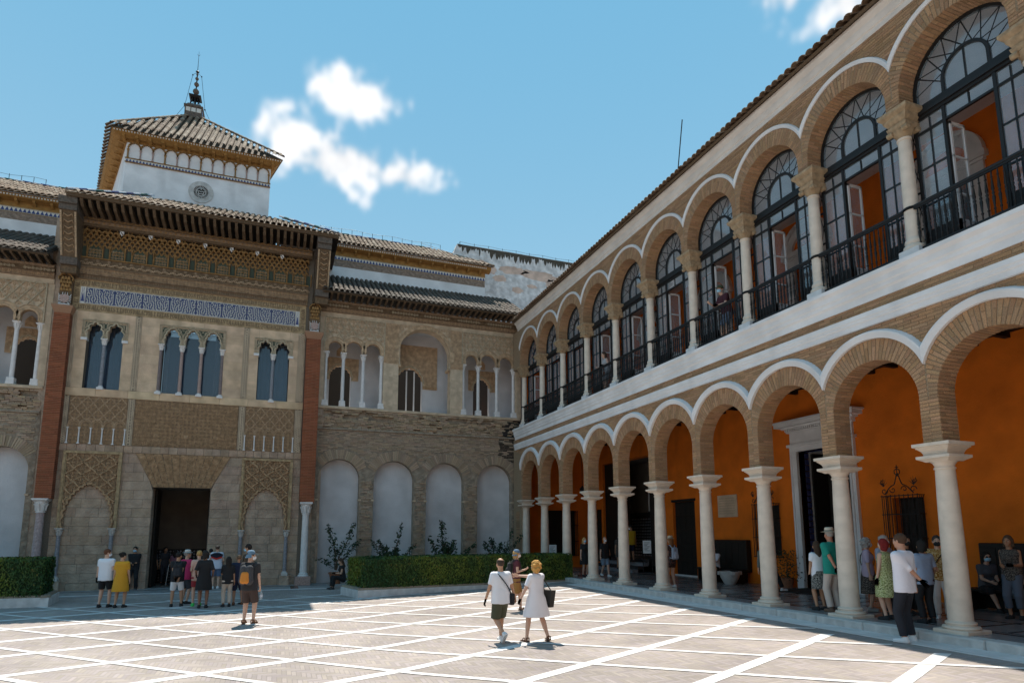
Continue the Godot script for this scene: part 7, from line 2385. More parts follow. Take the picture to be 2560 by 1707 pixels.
func hedge(corners: Array, ytop: float, ybase: float, planter_y: float, label: String, plabel: String) -> void:   # corners: front left, front right, back right, back left (x, z)
	var pn := thing("planter", Vector3.ZERO, plabel, "planter", "white planters in front of the palace")
	var m := MB.new()
	var P := func(q: Vector2, y: float) -> Vector3: return Vector3(q.x, y, q.y)
	var mid: Vector2 = (corners[0] + corners[1] + corners[2] + corners[3]) / 4.0
	for i in 4:
		var a: Vector2 = corners[i]; var b: Vector2 = corners[(i + 1) % 4]
		var t := (b - a).normalized()
		var inw := Vector2(-t.y, t.x) * 0.16
		if inw.dot(mid - a) < 0: inw = -inw
		m.hexa([P.call(a, -0.7), P.call(b, -0.7), P.call(a, planter_y), P.call(b, planter_y), P.call(a + inw + t * 0.16, -0.7), P.call(b + inw - t * 0.16, -0.7), P.call(a + inw + t * 0.16, planter_y), P.call(b + inw - t * 0.16, planter_y)])
	put("planter_wall", m, M.planter_white, pn)
	for i in [0, 3, 1]:
		var a: Vector2 = corners[i]; var b: Vector2 = corners[(i + 1) % 4]
		var t := (b - a).normalized()
		var inw := Vector2(-t.y, t.x) * 0.04
		if inw.dot(mid - a) < 0: inw = -inw
		var n := maxi(1, int(a.distance_to(b) / 0.55))
		for k in n:
			var p := a.lerp(b, (k + 0.01) / n) + inw; var q := a.lerp(b, (k + 0.99) / n) + inw
			m = MB.new()
			m.col = vary(Color(0.42, 0.36, 0.28), 0.2)
			m.hexa([P.call(p, planter_y), P.call(q, planter_y), P.call(p, planter_y + 0.07), P.call(q, planter_y + 0.07), P.call(p + inw * 4, planter_y), P.call(q + inw * 4, planter_y), P.call(p + inw * 4, planter_y + 0.07), P.call(q + inw * 4, planter_y + 0.07)])
			put("coping_brick", m, M.brick, pn)
	m = MB.new(); m.face(P.call(corners[0], planter_y - 0.02), P.call(corners[1], planter_y - 0.02), P.call(corners[2], planter_y - 0.02), P.call(corners[3], planter_y - 0.02), Vector3.UP); put("soil", m, M.soil, pn)
	var h := thing("hedge", Vector3(mid.x, ybase, mid.y), label, "hedge", "clipped hedges in front of the palace")
	var c := []
	for q in corners: c.append(q + (mid - q).normalized() * 0.20 - mid)
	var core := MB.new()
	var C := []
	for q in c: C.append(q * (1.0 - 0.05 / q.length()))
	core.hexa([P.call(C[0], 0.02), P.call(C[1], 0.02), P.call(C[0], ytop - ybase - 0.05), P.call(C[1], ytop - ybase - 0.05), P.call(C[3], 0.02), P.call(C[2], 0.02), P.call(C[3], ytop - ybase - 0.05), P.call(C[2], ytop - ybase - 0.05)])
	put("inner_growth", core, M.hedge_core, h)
	var list := []; var cols := []
	var nf := FastNoiseLite.new(); nf.seed = 9; nf.frequency = 0.8; nf.fractal_octaves = 3
	var add := func(p: Vector3, nn: Vector3) -> void:
		var s := rng.randf_range(0.022, 0.042)
		var d := (nn + Vector3(rng.randf_range(-1, 1), rng.randf_range(-0.6, 1), rng.randf_range(-1, 1)) * 0.9).normalized()
		var x := d.cross(Vector3(rng.randf_range(-1, 1), 1, rng.randf_range(-1, 1))).normalized()
		list.append(Transform3D(Basis(x * s, d.cross(x) * s * 1.3, d * s), p + nn * (rng.randf_range(-0.05, 0.035) + 0.03 * nf.get_noise_3d(p.x * 4, p.y * 4, p.z * 4))))
		var k := clampf(0.5 + 1.3 * nf.get_noise_3d(p.x + mid.x, p.y * 0.6, p.z + mid.y), 0, 1)
		var a := Color(0.020, 0.062, 0.014); var b := Color(0.115, 0.155, 0.018)
		var q := a.lerp(b, k * k) * rng.randf_range(0.6, 1.35)
		if rng.randf() < 0.05 * k: q = Color(0.20, 0.16, 0.03)
		cols.append(Color(q.r, q.g, q.b))
	var hh := ytop - ybase
	for i in 4:
		var a: Vector2 = c[i]; var b: Vector2 = c[(i + 1) % 4]
		if i == 2: continue
		var t := (b - a).normalized(); var o := Vector2(-t.y, t.x)
		if o.dot((a + b) / 2) < 0: o = -o
		for k in int(a.distance_to(b) * hh * 1500.0):
			var q := a.lerp(b, rng.randf())
			add.call(Vector3(q.x, rng.randf() * hh, q.y), Vector3(o.x, 0, o.y))
	for k in int(c[0].distance_to(c[1]) * c[1].distance_to(c[2]) * 700.0):
		var u := rng.randf(); var v := rng.randf()
		var q: Vector2 = (c[0] as Vector2).lerp(c[1], u).lerp((c[3] as Vector2).lerp(c[2], u), v)
		add.call(Vector3(q.x, hh, q.y), Vector3.UP)
	leaves(h, "foliage", list, cols)

func leaves(parent: Node3D, called: String, list: Array, cols: Array, long := false) -> void:
	if not cache.has("leafm"):
		var m := MB.new()
		m.tri(Vector3(-0.5, -0.2, 0), Vector3(0, 1, 0.1), Vector3(0.5, -0.2, 0), Vector3(0, 0, 1)); m.tri(Vector3(-0.5, -0.2, 0), Vector3(0.5, -0.2, 0), Vector3(0, -1, 0.1), Vector3(0, 0, 1))
		cache.leafm = m.mesh()
		m = MB.new()
		for s in [-1.0, 1.0]:
			m.face(Vector3(0, -1, 0), Vector3(s * 0.38, -0.45, 0.12), Vector3(s * 0.36, 0.35, 0.12), Vector3(0, 1, -0.1), Vector3(0, 0, 1))
		cache.leafl = m.mesh()
	var mm := MultiMesh.new()
	mm.transform_format = MultiMesh.TRANSFORM_3D
	mm.use_colors = true
	mm.mesh = cache.leafl if long else cache.leafm
	mm.instance_count = list.size()
	for i in list.size():
		mm.set_instance_transform(i, list[i]); mm.set_instance_color(i, cols[i])
	var o := MultiMeshInstance3D.new()
	o.multimesh = mm; o.material_override = M.leaf; o.name = called
	parent.add_child(o, true)
	stuff(o)

func shrub(at: Vector3, label: String, h: float, spread: float, stems: Array, n: int, pot := 0.0) -> void:   # leaning branches with leathery leaves
	var t := thing("potted_shrub" if pot > 0.0 else "shrub", at, label, "shrub", "dark shrubs in front of the niches")
	if pot > 0.0:
		var m := MB.new(); m.lathe([Vector2(0.0, 0.0), Vector2(0.19, 0.0), Vector2(0.27, 0.42), Vector2(0.31, 0.43), Vector2(0.315, 0.50), Vector2(0.27, 0.50), Vector2(0.26, 0.46), Vector2(0.0, 0.45)], Vector3.ZERO, 22); put("pot", m, M.terracotta, t)
	var wood := MB.new()
	var list := []; var cols := []
	for s in stems:      # [lean x, top height, radius, bushiness 0..1]
		var pts := []
		var k := 9
		for i in k:
			var u := float(i) / (k - 1)
			pts.append(Vector3(s[0] * pow(u, 1.4) * spread + 0.04 * sin(u * 7.0 + s[0] * 5.0), pot + (0.1 if pot > 0 else 0.0) + u * (s[1] - pot), 0.12 * sin(u * 3.0 + s[0])))
		wood.tube(pts, s[2], 6, 0.006)
		var cnt: int = int(n * s[3])
		for i in cnt:
			var u := rng.randf_range(0.30 if pot > 0 else 0.1, 1.0)
			var f := u * (k - 1); var j := mini(int(f), k - 2)
			var p: Vector3 = pts[j].lerp(pts[j + 1], f - j)
			var a := rng.randf() * TAU
			var r: float = rng.randf() * (0.26 * (1.0 - u) + 0.07) * (0.5 + s[3])
			var q := p + Vector3(cos(a) * r, rng.randf_range(-0.1, 0.12), sin(a) * r)
			if i % 7 == 0: wood.tube([p, q], 0.006, 3, 0.003)
			var sz := rng.randf_range(0.055, 0.09)
			var d := Vector3(rng.randf_range(-1, 1), rng.randf_range(-0.3, 1), rng.randf_range(-0.4, 1)).normalized()
			var x := d.cross(Vector3(rng.randf_range(-1, 1), 0.3, rng.randf_range(-1, 1))).normalized()
			list.append(Transform3D(Basis(x * sz, d.cross(x) * sz, d * sz), q))
			var c := Color(0.022, 0.045, 0.020) * rng.randf_range(0.6, 1.7)
			cols.append(Color(c.r, c.g, c.b))
	put("branches", wood, M.bark, t)
	leaves(t, "foliage", list, cols, true)

func planting() -> void:
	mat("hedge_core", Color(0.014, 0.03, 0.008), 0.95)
	hedge([Vector2(-8.41, 6.69), Vector2(0.12, 5.72), Vector2(-0.06, 4.35), Vector2(-8.80, 4.95)], 0.88, -0.08, -0.15, "long clipped green hedge in a white planter beside the arcade", "long white planter under the hedge beside the arcade")
	hedge([Vector2(-27.0, 4.7), Vector2(-17.25, 5.48), Vector2(-17.5, 3.6), Vector2(-27.0, 3.0)], 0.97, -0.11, -0.15, "clipped green hedge in a white planter at the left edge", "white planter under the hedge at the left edge")
	shrub(Vector3(-8.56, -0.42, 0.12), "small lemon tree in a terracotta pot before the first niche", 2.4, 1.0, [[0.0, 1.25, 0.045, 0.25], [-0.35, 2.35, 0.03, 0.9], [0.75, 2.45, 0.03, 0.8], [1.05, 1.7, 0.02, 0.6], [-0.85, 1.0, 0.015, 0.25]], 150, 0.5)
	shrub(Vector3(-6.3, -0.4, 0.5), "dark shrub with one tall shoot before the second niche", 2.3, 1.0, [[0.45, 2.6, 0.02, 0.5], [-0.5, 1.75, 0.02, 1.3], [0.2, 1.5, 0.02, 1.5], [-0.2, 1.5, 0.02, 1.4], [1.1, 1.6, 0.018, 0.7], [-0.9, 1.8, 0.015, 0.5]], 190)
	shrub(Vector3(-3.95, -0.35, 0.6), "dense pointed dark shrub before the third niche", 2.4, 1.0, [[-0.1, 2.55, 0.025, 1.3], [0.45, 1.7, 0.02, 1.5], [-0.7, 1.85, 0.02, 1.0], [0.2, 1.5, 0.02, 1.5], [1.5, 1.55, 0.018, 0.8], [0.0, 1.6, 0.02, 1.6]], 190)
	shrub(Vector3(-1.55, -0.3, 0.8), "dark shrub with a slanting right branch before the last niche", 2.1, 1.0, [[-0.2, 1.75, 0.02, 1.4], [0.2, 1.5, 0.02, 1.4], [-0.6, 1.6, 0.02, 1.0], [0.95, 2.15, 0.02, 0.7], [1.35, 1.95, 0.016, 0.5]], 170)
	shrub(Vector3(-23.0, -0.42, 0.6), "leafy branch tip reaching in at the left edge", 2.0, 1.0, [[0.6, 1.75, 0.02, 0.9], [-0.3, 1.8, 0.02, 1.0]], 110)

# ---------------------------------------------------------------- people

func head_mesh() -> MB:
	if cache.has("head"): return cache.head
	var f := Field.new(Vector3(-0.11, -0.17, -0.14), Vector3(0.11, 0.15, 0.15), 0.0062)
	f.ell(Vector3(0, 0.025, -0.012), Vector3(0.074, 0.096, 0.094), 0.0)
	f.ell(Vector3(0, -0.045, 0.028), Vector3(0.058, 0.066, 0.060), 0.04)
	f.ell(Vector3(0, -0.098, 0.062), Vector3(0.022, 0.018, 0.020), 0.03)
	for s in [-1.0, 1.0]:
		f.ell(Vector3(0.034 * s, -0.03, 0.058), Vector3(0.026, 0.024, 0.022), 0.03)
		f.ell(Vector3(0.030 * s, 0.002, 0.092), Vector3(0.017, 0.011, 0.014), 0.012, true)
		f.ell(Vector3(0.031 * s, 0.001, 0.074), Vector3(0.013, 0.010, 0.010), 0.004)
		f.ell(Vector3(0.077 * s, -0.01, -0.008), Vector3(0.011, 0.032, 0.020), 0.006)
	f.cap(Vector3(0, 0.012, 0.082), Vector3(0, -0.028, 0.100), 0.008, 0.013, 0.012)
	f.cap(Vector3(-0.03, 0.026, 0.078), Vector3(0.03, 0.026, 0.078), 0.010, 0.010, 0.015)
	f.cap(Vector3(-0.018, -0.062, 0.080), Vector3(0.018, -0.062, 0.080), 0.008, 0.008, 0.01)
	f.cap(Vector3(0, -0.06, -0.015), Vector3(0, -0.16, -0.03), 0.052, 0.054, 0.03)
	var m := MB.new(); f.into(m)
	cache.head = m
	return m

func hand_mesh(kind: int) -> MB:   # right hand, wrist at the origin, fingers down, palm towards +x, thumb forward; 0 relaxed, 1 closed, 2 open
	var key := "hand%d" % kind
	if cache.has(key): return cache[key]
	var f := Field.new(Vector3(-0.05, -0.21, -0.07), Vector3(0.08, 0.03, 0.09), 0.0052)
	f.cap(Vector3(0, 0.01, 0), Vector3(0, -0.03, 0), 0.025, 0.024, 0.0)
	f.ell(Vector3(0.002, -0.055, 0.0), Vector3(0.015, 0.045, 0.040), 0.015)
	var curl: float = [0.5, 1.35, 0.05][kind]
	for i in 4:
		var z: float = [0.029, 0.010, -0.010, -0.028][i]
		var spread := (0.25 if kind == 2 else 0.04) * (1.5 - i)
		var L: float = [0.072, 0.080, 0.074, 0.058][i]
		var p := Vector3(0.002, -0.092, z)
		var a := curl * 0.5
		for k in 3:
			var d := Vector3(sin(a), -cos(a), spread * cos(a)).normalized()
			var q: Vector3 = p + d * L * [0.45, 0.32, 0.23][k]
			f.cap(p, q, 0.0092 - k * 0.0008, 0.0086 - k * 0.0008, 0.003)
			p = q; a += curl
	f.cap(Vector3(0.004, -0.025, 0.024), Vector3(0.014, -0.058, 0.048), 0.014, 0.011, 0.01)
	f.cap(Vector3(0.014, -0.058, 0.048), Vector3(0.026, -0.088, 0.050 if kind != 2 else 0.07), 0.0105, 0.0085, 0.004)
	var m := MB.new(); f.into(m)
	cache[key] = m
	return m

func hair_mesh(style: String) -> ArrayMesh:
	var key := "hair_" + style
	if cache.has(key): return cache[key]
	var f := Field.new(Vector3(-0.16, -0.34, -0.19), Vector3(0.16, 0.19, 0.13), 0.009)
	f.ell(Vector3(0, 0.032, -0.018), Vector3(0.084, 0.102, 0.102), 0.0)
	if style == "long":
		for s in [-1.0, 1.0]: f.cap(Vector3(0.055 * s, 0.0, -0.05), Vector3(0.06 * s, -0.26, -0.075), 0.05, 0.035, 0.04)
		f.cap(Vector3(0, 0, -0.07), Vector3(0, -0.27, -0.09), 0.06, 0.045, 0.05)
	elif style == "bob" or style == "curly":
		for s in [-1.0, 1.0]: f.cap(Vector3(0.062 * s, 0.02, -0.02), Vector3(0.07 * s, -0.10, -0.03), 0.04, 0.035, 0.03)
		f.cap(Vector3(-0.03, 0, -0.07), Vector3(0.03, -0.11, -0.07), 0.06, 0.05, 0.05)
	elif style == "bun":
		f.ell(Vector3(0, 0.06, -0.115), Vector3(0.045, 0.045, 0.045), 0.01)
	f.ell(Vector3(0, -0.045, 0.085), Vector3(0.078, 0.105, 0.085), 0.0, true)
	if style == "curly":
		var r := RandomNumberGenerator.new(); r.seed = 3
		for i in 95:
			var a := r.randf() * TAU; var e := r.randf_range(-1.0, 1.4)
			var p := Vector3(cos(a) * cos(e) * 0.095, 0.02 + sin(e) * 0.115 - 0.02, sin(a) * cos(e) * 0.105 - 0.03)
			if p.z > 0.04 and p.y < 0.05: continue
			f.ell(p, Vector3.ONE * r.randf_range(0.022, 0.034), 0.006)
	if style == "short" or style == "bun" or style == "ring": f.plane(Vector3(0, -0.055, -0.05), Vector3(0, -1, 0.1).normalized())
	if style == "ring": f.ell(Vector3(0, 0.115, -0.03), Vector3(0.068, 0.075, 0.085), 0.0, true)
	var m := MB.new(); f.into(m)
	cache[key] = m.mesh()
	return cache[key]

func mask_mesh() -> ArrayMesh:
	if cache.has("mask"): return cache.mask
	var f := Field.new(Vector3(-0.10, -0.14, 0.0), Vector3(0.10, 0.02, 0.14), 0.0065)
	f.ell(Vector3(0, -0.052, 0.030), Vector3(0.068, 0.068, 0.088), 0.0)
	f.plane(Vector3(0, -0.012, 0), Vector3(0, 1, 0)); f.plane(Vector3(0, -0.108, 0), Vector3(0, -1, 0)); f.plane(Vector3(0, 0, 0.022), Vector3(0, 0, -1))
	var m := MB.new(); f.into(m)
	cache.mask = m.mesh()
	return cache.mask

func shoe_mesh(sandal: bool) -> ArrayMesh:
	var key := "shoe%s" % sandal
	if cache.has(key): return cache[key]
	var f := Field.new(Vector3(-0.08, -0.02, -0.12), Vector3(0.08, 0.15, 0.24), 0.009)
	f.cap(Vector3(0, 0.026, -0.035), Vector3(0, 0.020, 0.145), 0.044, 0.042, 0.0)
	if not sandal:
		f.cap(Vector3(0, 0.045, -0.02), Vector3(0, 0.03, 0.10), 0.042, 0.036, 0.02); f.cap(Vector3(0, 0.04, -0.015), Vector3(0, 0.105, -0.01), 0.044, 0.046, 0.03, 2)
	f.plane(Vector3(0, 0.0, 0), Vector3(0, -1, 0))
	if sandal: f.plane(Vector3(0, 0.035, 0), Vector3(0, 1, 0))
	var m := MB.new(); f.into(m)
	if sandal:
		for z in [0.03, 0.09]: m.tube([Vector3(-0.044, 0.03, z), Vector3(-0.03, 0.07, z), Vector3(0, 0.085, z), Vector3(0.03, 0.07, z), Vector3(0.044, 0.03, z)], 0.012, 5)
		m.tube([Vector3(-0.04, 0.03, -0.03), Vector3(-0.045, 0.09, -0.03), Vector3(0, 0.10, -0.05), Vector3(0.045, 0.09, -0.03), Vector3(0.04, 0.03, -0.03)], 0.012, 5)
	cache[key] = m.mesh()
	return cache[key]

func cloth(c: Color, pattern := "") -> StandardMaterial3D:
	var key := "cloth_%s_%s" % [c.to_html(), pattern]
	if M.has(key): return M[key]
	var m := StandardMaterial3D.new()
	m.resource_name = key
	m.albedo_color = c.linear_to_srgb(); m.roughness = 0.9
	m.uv1_triplanar = true; m.uv1_world_triplanar = true; m.uv1_scale = Vector3.ONE / 0.5
	m.normal_enabled = true; m.normal_texture = M.ncloth; m.normal_scale = 0.7
	if pattern:
		var t := noise(0.03 if pattern != "zebra" else 0.02, 0, 1, 2, FastNoiseLite.TYPE_SIMPLEX_SMOOTH, hash(pattern) % 100, 0.0, 25.0)
		var g := Gradient.new()
		g.interpolation_mode = Gradient.GRADIENT_INTERPOLATE_CONSTANT
		if pattern == "zebra": g.offsets = PackedFloat32Array([0, 0.38, 0.46, 0.54, 0.62]); g.colors = PackedColorArray([Color(0.1, 0.1, 0.1), Color(0.75, 0.75, 0.72), Color(0.1, 0.1, 0.1), Color(0.75, 0.75, 0.72), Color(0.1, 0.1, 0.1)])
		elif pattern == "leafy": g.offsets = PackedFloat32Array([0, 0.42, 0.58]); g.colors = PackedColorArray([Color(0.40, 0.42, 0.22), Color(0.66, 0.68, 0.42), Color(0.80, 0.80, 0.62)])
		elif pattern == "flower": g.offsets = PackedFloat32Array([0, 0.62, 0.70]); g.colors = PackedColorArray([Color(0.06, 0.06, 0.07), Color(0.62, 0.52, 0.45), Color(0.5, 0.2, 0.2)])
		elif pattern == "ochre": g.offsets = PackedFloat32Array([0, 0.45, 0.6]); g.colors = PackedColorArray([Color(0.50, 0.32, 0.10), Color(0.68, 0.50, 0.18), Color(0.85, 0.78, 0.6)])
		else: g.offsets = PackedFloat32Array([0, 0.5, 0.62]); g.colors = PackedColorArray([Color(0.20, 0.18, 0.17), Color(0.34, 0.31, 0.29), Color(0.5, 0.47, 0.43)])
		t.color_ramp = g
		m.albedo_texture = t
	M[key] = m
	return m

func skin(c: Color) -> StandardMaterial3D:
	var key := "skin_%s" % c.to_html()
	if not M.has(key):
		var m := StandardMaterial3D.new()
		m.resource_name = key; m.albedo_color = c.linear_to_srgb(); m.roughness = 0.6
		m.subsurf_scatter_enabled = false
		M[key] = m
	return M[key]

func knee(a: Vector3, b: Vector3, l1: float, l2: float, pole: Vector3) -> Vector3:
	var d := b - a
	var L := clampf(d.length(), 0.05, (l1 + l2) * 0.999)
	var t := d.normalized()
	var x := (l1 * l1 - l2 * l2 + L * L) / (2.0 * L)
	var h := sqrt(maxf(l1 * l1 - x * x, 0.0))
	return a + t * x + (pole - t * pole.dot(t)).normalized() * h

func loft(rings: Array, seg := 28, folds := 0.0, nf := 9) -> MB:   # rings: [centre, rx, rz]
	var m := MB.new()
	var n := rings.size()
	for i in n:
		var r: Array = rings[i]
		var k := folds * float(i) / (n - 1)
		for s in seg + 1:
			var a := TAU * s / seg
			var w := 1.0 + k * sin(a * nf + 0.7 * sin(a * 2.0))
			m.vert(r[0] + Vector3(cos(a) * r[1] * w, 0, sin(a) * r[2] * w), Vector3(cos(a) / r[1], 0.15, sin(a) / r[2]).normalized())
	for i in n - 1:
		for s in seg:
			var j := i * (seg + 1) + s
			m.ix.append_array([j, j + seg + 1, j + 1, j + 1, j + seg + 1, j + seg + 2])
	return m

func person(at: Vector3, yaw: float, h: float, label: String, o: Dictionary) -> Node3D:
	var root := thing("person", at, label, "person", o.get("group", "visitors in the courtyard"))
	root.rotation.y = deg_to_rad(yaw)
	root.scale = Vector3.ONE * (h / 1.75)
	var fem: bool = o.get("f", false)
	var cell: float = o.get("cell", 0.024)
	var lean: Vector2 = o.get("lean", Vector2.ZERO)          # to the left, forward
	var hip: Vector3 = o.get("hip", Vector3(0, 0.93, 0))
	var up := Vector3(lean.x, 1, lean.y).normalized()
	var tw: float = deg_to_rad(o.get("twist", 0.0))
	var side := Vector3(cos(tw), 0, -sin(tw))
	var fwd := Vector3(sin(tw), 0, cos(tw))
	var chest := hip + up * 0.40
	var neck := hip + up * 0.545
	var hc := hip + up * 0.70 + fwd * 0.025
	var fat: float = o.get("fat", 0.0)
	var sw := 0.155 if fem else 0.18
	var shl := hip + up * 0.495 + side * sw; var shr := hip + up * 0.495 - side * sw
	var hl: Vector3 = o.get("hl", Vector3(sw + 0.09, 0.83, 0.05)); var hr: Vector3 = o.get("hr", Vector3(-sw - 0.09, 0.83, 0.05))
	var pole: Vector3 = o.get("pole", Vector3(0, -0.4, -1))
	var el := knee(shl, hl, 0.285, 0.25, pole + side * 0.35); var er := knee(shr, hr, 0.285, 0.25, pole - side * 0.35)
	hl = el + (hl - el).normalized() * 0.25; hr = er + (hr - er).normalized() * 0.25
	var jl := hip + Vector3(0.085, -0.02, 0); var jr := hip + Vector3(-0.085, -0.02, 0)
	var fl: Vector3 = o.get("fl", Vector3(0.10, 0.085, 0.0)); var fr: Vector3 = o.get("fr", Vector3(-0.10, 0.085, 0.0))
	var kl := knee(jl, fl, 0.425, 0.42, Vector3(0.15, 0, 1)); var kr := knee(jr, fr, 0.425, 0.42, Vector3(-0.15, 0, 1))
	fl = kl + (fl - kl).normalized() * 0.42; fr = kr + (fr - kr).normalized() * 0.42
	var lo := Vector3(1e9, 1e9, 1e9); var hi := -lo
	for p in [hip, chest, hc, shl, shr, hl, hr, el, er, kl, kr, fl, fr]:
		lo = lo.min(p); hi = hi.max(p)
	lo -= Vector3(0.28, 0.08, 0.28); hi += Vector3(0.28, 0.12, 0.28)
	var torso := func(f: Field, g: float, flat: int, yb: float) -> void:
		var w := 0.055 if not fem else 0.042
		for s in [-1.0, 1.0]:
			f.cap(hip + up * yb + side * w * s, chest + side * (w + 0.018) * s, (0.118 if not fem else 0.108) + g + fat, (0.118 if not fem else 0.102) + g + fat * 0.4, 0.06, flat, 1.25)
		f.cap(shl - side * 0.045 - up * 0.02, shr + side * 0.045 - up * 0.02, 0.062 + g * 0.7, 0.062 + g * 0.7, 0.07)
		if fem: f.ell(chest - up * 0.03 + fwd * 0.075, Vector3(0.12 + g, 0.07 + g, 0.06 + g), 0.05)
	var sk: Color = o.get("skin", Color(0.50, 0.29, 0.19))
	var body := MB.new()
	var f := Field.new(lo, hi, cell)
	torso.call(f, 0.0, 0, 0.02)
	f.cap(hip + side * -0.05, hip + side * 0.05, 0.125 + fat, 0.125 + fat, 0.05, 0, 1.15)
	f.cap(neck - up * 0.03, hc - up * 0.07, 0.056, 0.052, 0.03)
	for q in [[jl, kl, fl], [jr, kr, fr]]:
		f.cap(q[0], q[1], 0.085 + fat * 0.4, 0.056, 0.03); f.cap(q[1], q[2], 0.054, 0.035, 0.02)
		f.cap(q[1].lerp(q[2], 0.15) - Vector3(0, 0, 0.012), q[1].lerp(q[2], 0.5), 0.052, 0.044, 0.03)
		f.cap(q[2], q[2] + Vector3(0, -0.045, 0.03), 0.034, 0.034, 0.02)
	for q in [[shl, el, hl], [shr, er, hr]]:
		f.cap(q[0], q[1], 0.050 + fat * 0.2, 0.038, 0.03); f.cap(q[1], q[2], 0.038, 0.026, 0.015)
	f.into(body)
	var lk: Vector2 = o.get("look", Vector2.ZERO)
	var hb := Basis(Vector3.UP, deg_to_rad(lk.x) + tw) * Basis(Vector3.RIGHT, deg_to_rad(lk.y))
	var ht := Transform3D(hb, hc + Vector3(0, 0.03, 0))
	body.join(head_mesh(), ht)
	var k2: Vector2i = o.get("hands", Vector2i(0, 0))
	for q in [[el, hl, k2.x, -1.0, "tl"], [er, hr, k2.y, 1.0, "tr"]]:
		var y: Vector3 = (q[0] - q[1]).normalized()
		var th: Vector3 = o.get(q[4], Vector3(0, 0.3, 1))      # the side the thumb is on
		var z := (th - y * th.dot(y)).normalized()
		var x := y.cross(z)
		body.join(hand_mesh(q[2]), Transform3D(Basis(x * q[3], y, z), q[1]))
	put("body", body, skin(sk), root)
	# face
	if not cache.has("eyes"):
		var e := MB.new()
		for s in [-1.0, 1.0]:
			e.col = Color(0.6, 0.58, 0.55); e.lathe([Vector2(0.001, -0.009), Vector2(0.008, -0.005), Vector2(0.010, 0.0), Vector2(0.008, 0.005), Vector2(0.001, 0.009)], Vector3(0.031 * s, 0.001, 0.081), 8)
			e.col = Color(0.02, 0.015, 0.01); e.cbox(Vector3(0.031 * s, 0.001, 0.0905), Vector3(0.008, 0.008, 0.004)); e.cbox(Vector3(0.032 * s, 0.021, 0.088), Vector3(0.026, 0.005, 0.006))
		e.col = Color(0.30, 0.10, 0.08); e.cbox(Vector3(0, -0.062, 0.0885), Vector3(0.032, 0.006, 0.004))
		cache.eyes = e.mesh()
	var ey := put("face", cache.eyes, M.plain, root); ey.transform = ht
	if o.has("mask"):
		var mk := put("face_mask", mask_mesh(), cloth(o.mask), root); mk.transform = ht
	if o.has("glasses"):
		var g := MB.new()
		for s in [-1.0, 1.0]: g.rbox(Vector3(0.031 * s - 0.024, -0.018, 0.09), Vector3(0.031 * s + 0.024, 0.018, 0.098), 0.004); g.box(Vector3(minf(0.058 * s, 0.078 * s), 0.0, 0.0), Vector3(maxf(0.058 * s, 0.078 * s), 0.01, 0.09))
		var gs := put("sunglasses", g, M.iron, root); gs.transform = ht
	var hs: Array = o.get("hair", ["short", Color(0.03, 0.02, 0.013)])
	if hs[0] != "none":
		var hm := put("hair", hair_mesh(hs[0]), cloth(hs[1]), root); hm.transform = ht
	if o.has("hat"): hat(root, o.hat, ht)
	# clothes
	var top: Array = o.get("top", [Color(0.5, 0.5, 0.5), 0.55, ""])    # colour, sleeve 0..2 (1 = elbow), pattern
	var dress: bool = o.has("dress")
	f = Field.new(lo, hi, cell)
	torso.call(f, 0.022, 1, -0.10 if not dress else 0.10)
	if not dress: f.cap(hip + up * -0.10 + side * -0.05, hip + up * 0.1 + side * -0.05, 0.14 + fat, 0.13 + fat, 0.05, 1, 1.15); f.cap(hip + up * -0.10 + side * 0.05, hip + up * 0.1 + side * 0.05, 0.14 + fat, 0.13 + fat, 0.05, 1, 1.15)
	f.cap(neck - up * 0.06, neck + up * (0.005 if not o.get("collar", false) else 0.03), 0.075, 0.064, 0.03, 2)
	var sl: float = top[1]
	for q in [[shl, el, hl], [shr, er, hr]]:
		if sl > 0.0:
			var s1 := minf(sl, 1.0)
			f.cap(q[0], q[0].lerp(q[1], s1), 0.070 + fat * 0.2, 0.058 if sl <= 1.0 else 0.050, 0.03, 2 if sl <= 1.0 else 0)
			if sl > 1.0: f.cap(q[1], q[1].lerp(q[2], sl - 1.0), 0.050, 0.042, 0.02, 2)
	var tm := MB.new(); f.into(tm)
	put("dress_top" if dress else "shirt", tm, cloth(top[0], top[2]), root)
	if dress:
		var d: Array = o.dress      # colour, hem height, flare, pattern
		var rings := []
		var hem: float = d[1]
		for i in 9:
			var t := i / 8.0
			var y := lerpf(hip.y + 0.16, hem, t)
			var c := Vector3(hip.x, y, hip.z + lerpf(0.0, d[4] if d.size() > 4 else 0.0, t)) + Vector3(up.x, 0, up.z) * maxf(0, y - hip.y)
			var w := lerpf(0.165, 0.215 + fat, smoothstep(0.0, 0.35, t)) + fat * 0.5
			w = lerpf(w, d[2], smoothstep(0.3, 1.0, t))
			rings.append([c, w, w * 0.80])
		put("skirt", loft(rings, 36, 0.05, 8), cloth(d[0], d[3]), root)
	else:
		var bt: Array = o.get("bottom", [Color(0.05, 0.05, 0.06), 0.8, ""])   # colour, length 0..2 (1 = knee), pattern
		if o.has("skirt"):
			var rings := []
			for i in 7:
				var t := i / 6.0
				var w := lerpf(0.175, 0.20 + fat, smoothstep(0, 0.4, t))
				rings.append([Vector3(hip.x, lerpf(hip.y + 0.08, o.skirt[1], t), hip.z), lerpf(w, o.skirt[2], smoothstep(0.4, 1, t)), lerpf(w, o.skirt[2], smoothstep(0.4, 1, t)) * 0.8])
			put("skirt", loft(rings, 32, 0.04, 9), cloth(o.skirt[0], o.skirt[3]), root)
		else:
			f = Field.new(lo, hi, cell)
			f.cap(hip + side * -0.05 + up * 0.07, hip + side * -0.05 - up * 0.03, 0.128 + fat, 0.138 + fat, 0.04, 1, 1.15); f.cap(hip + side * 0.05 + up * 0.07, hip + side * 0.05 - up * 0.03, 0.128 + fat, 0.138 + fat, 0.04, 1, 1.15)
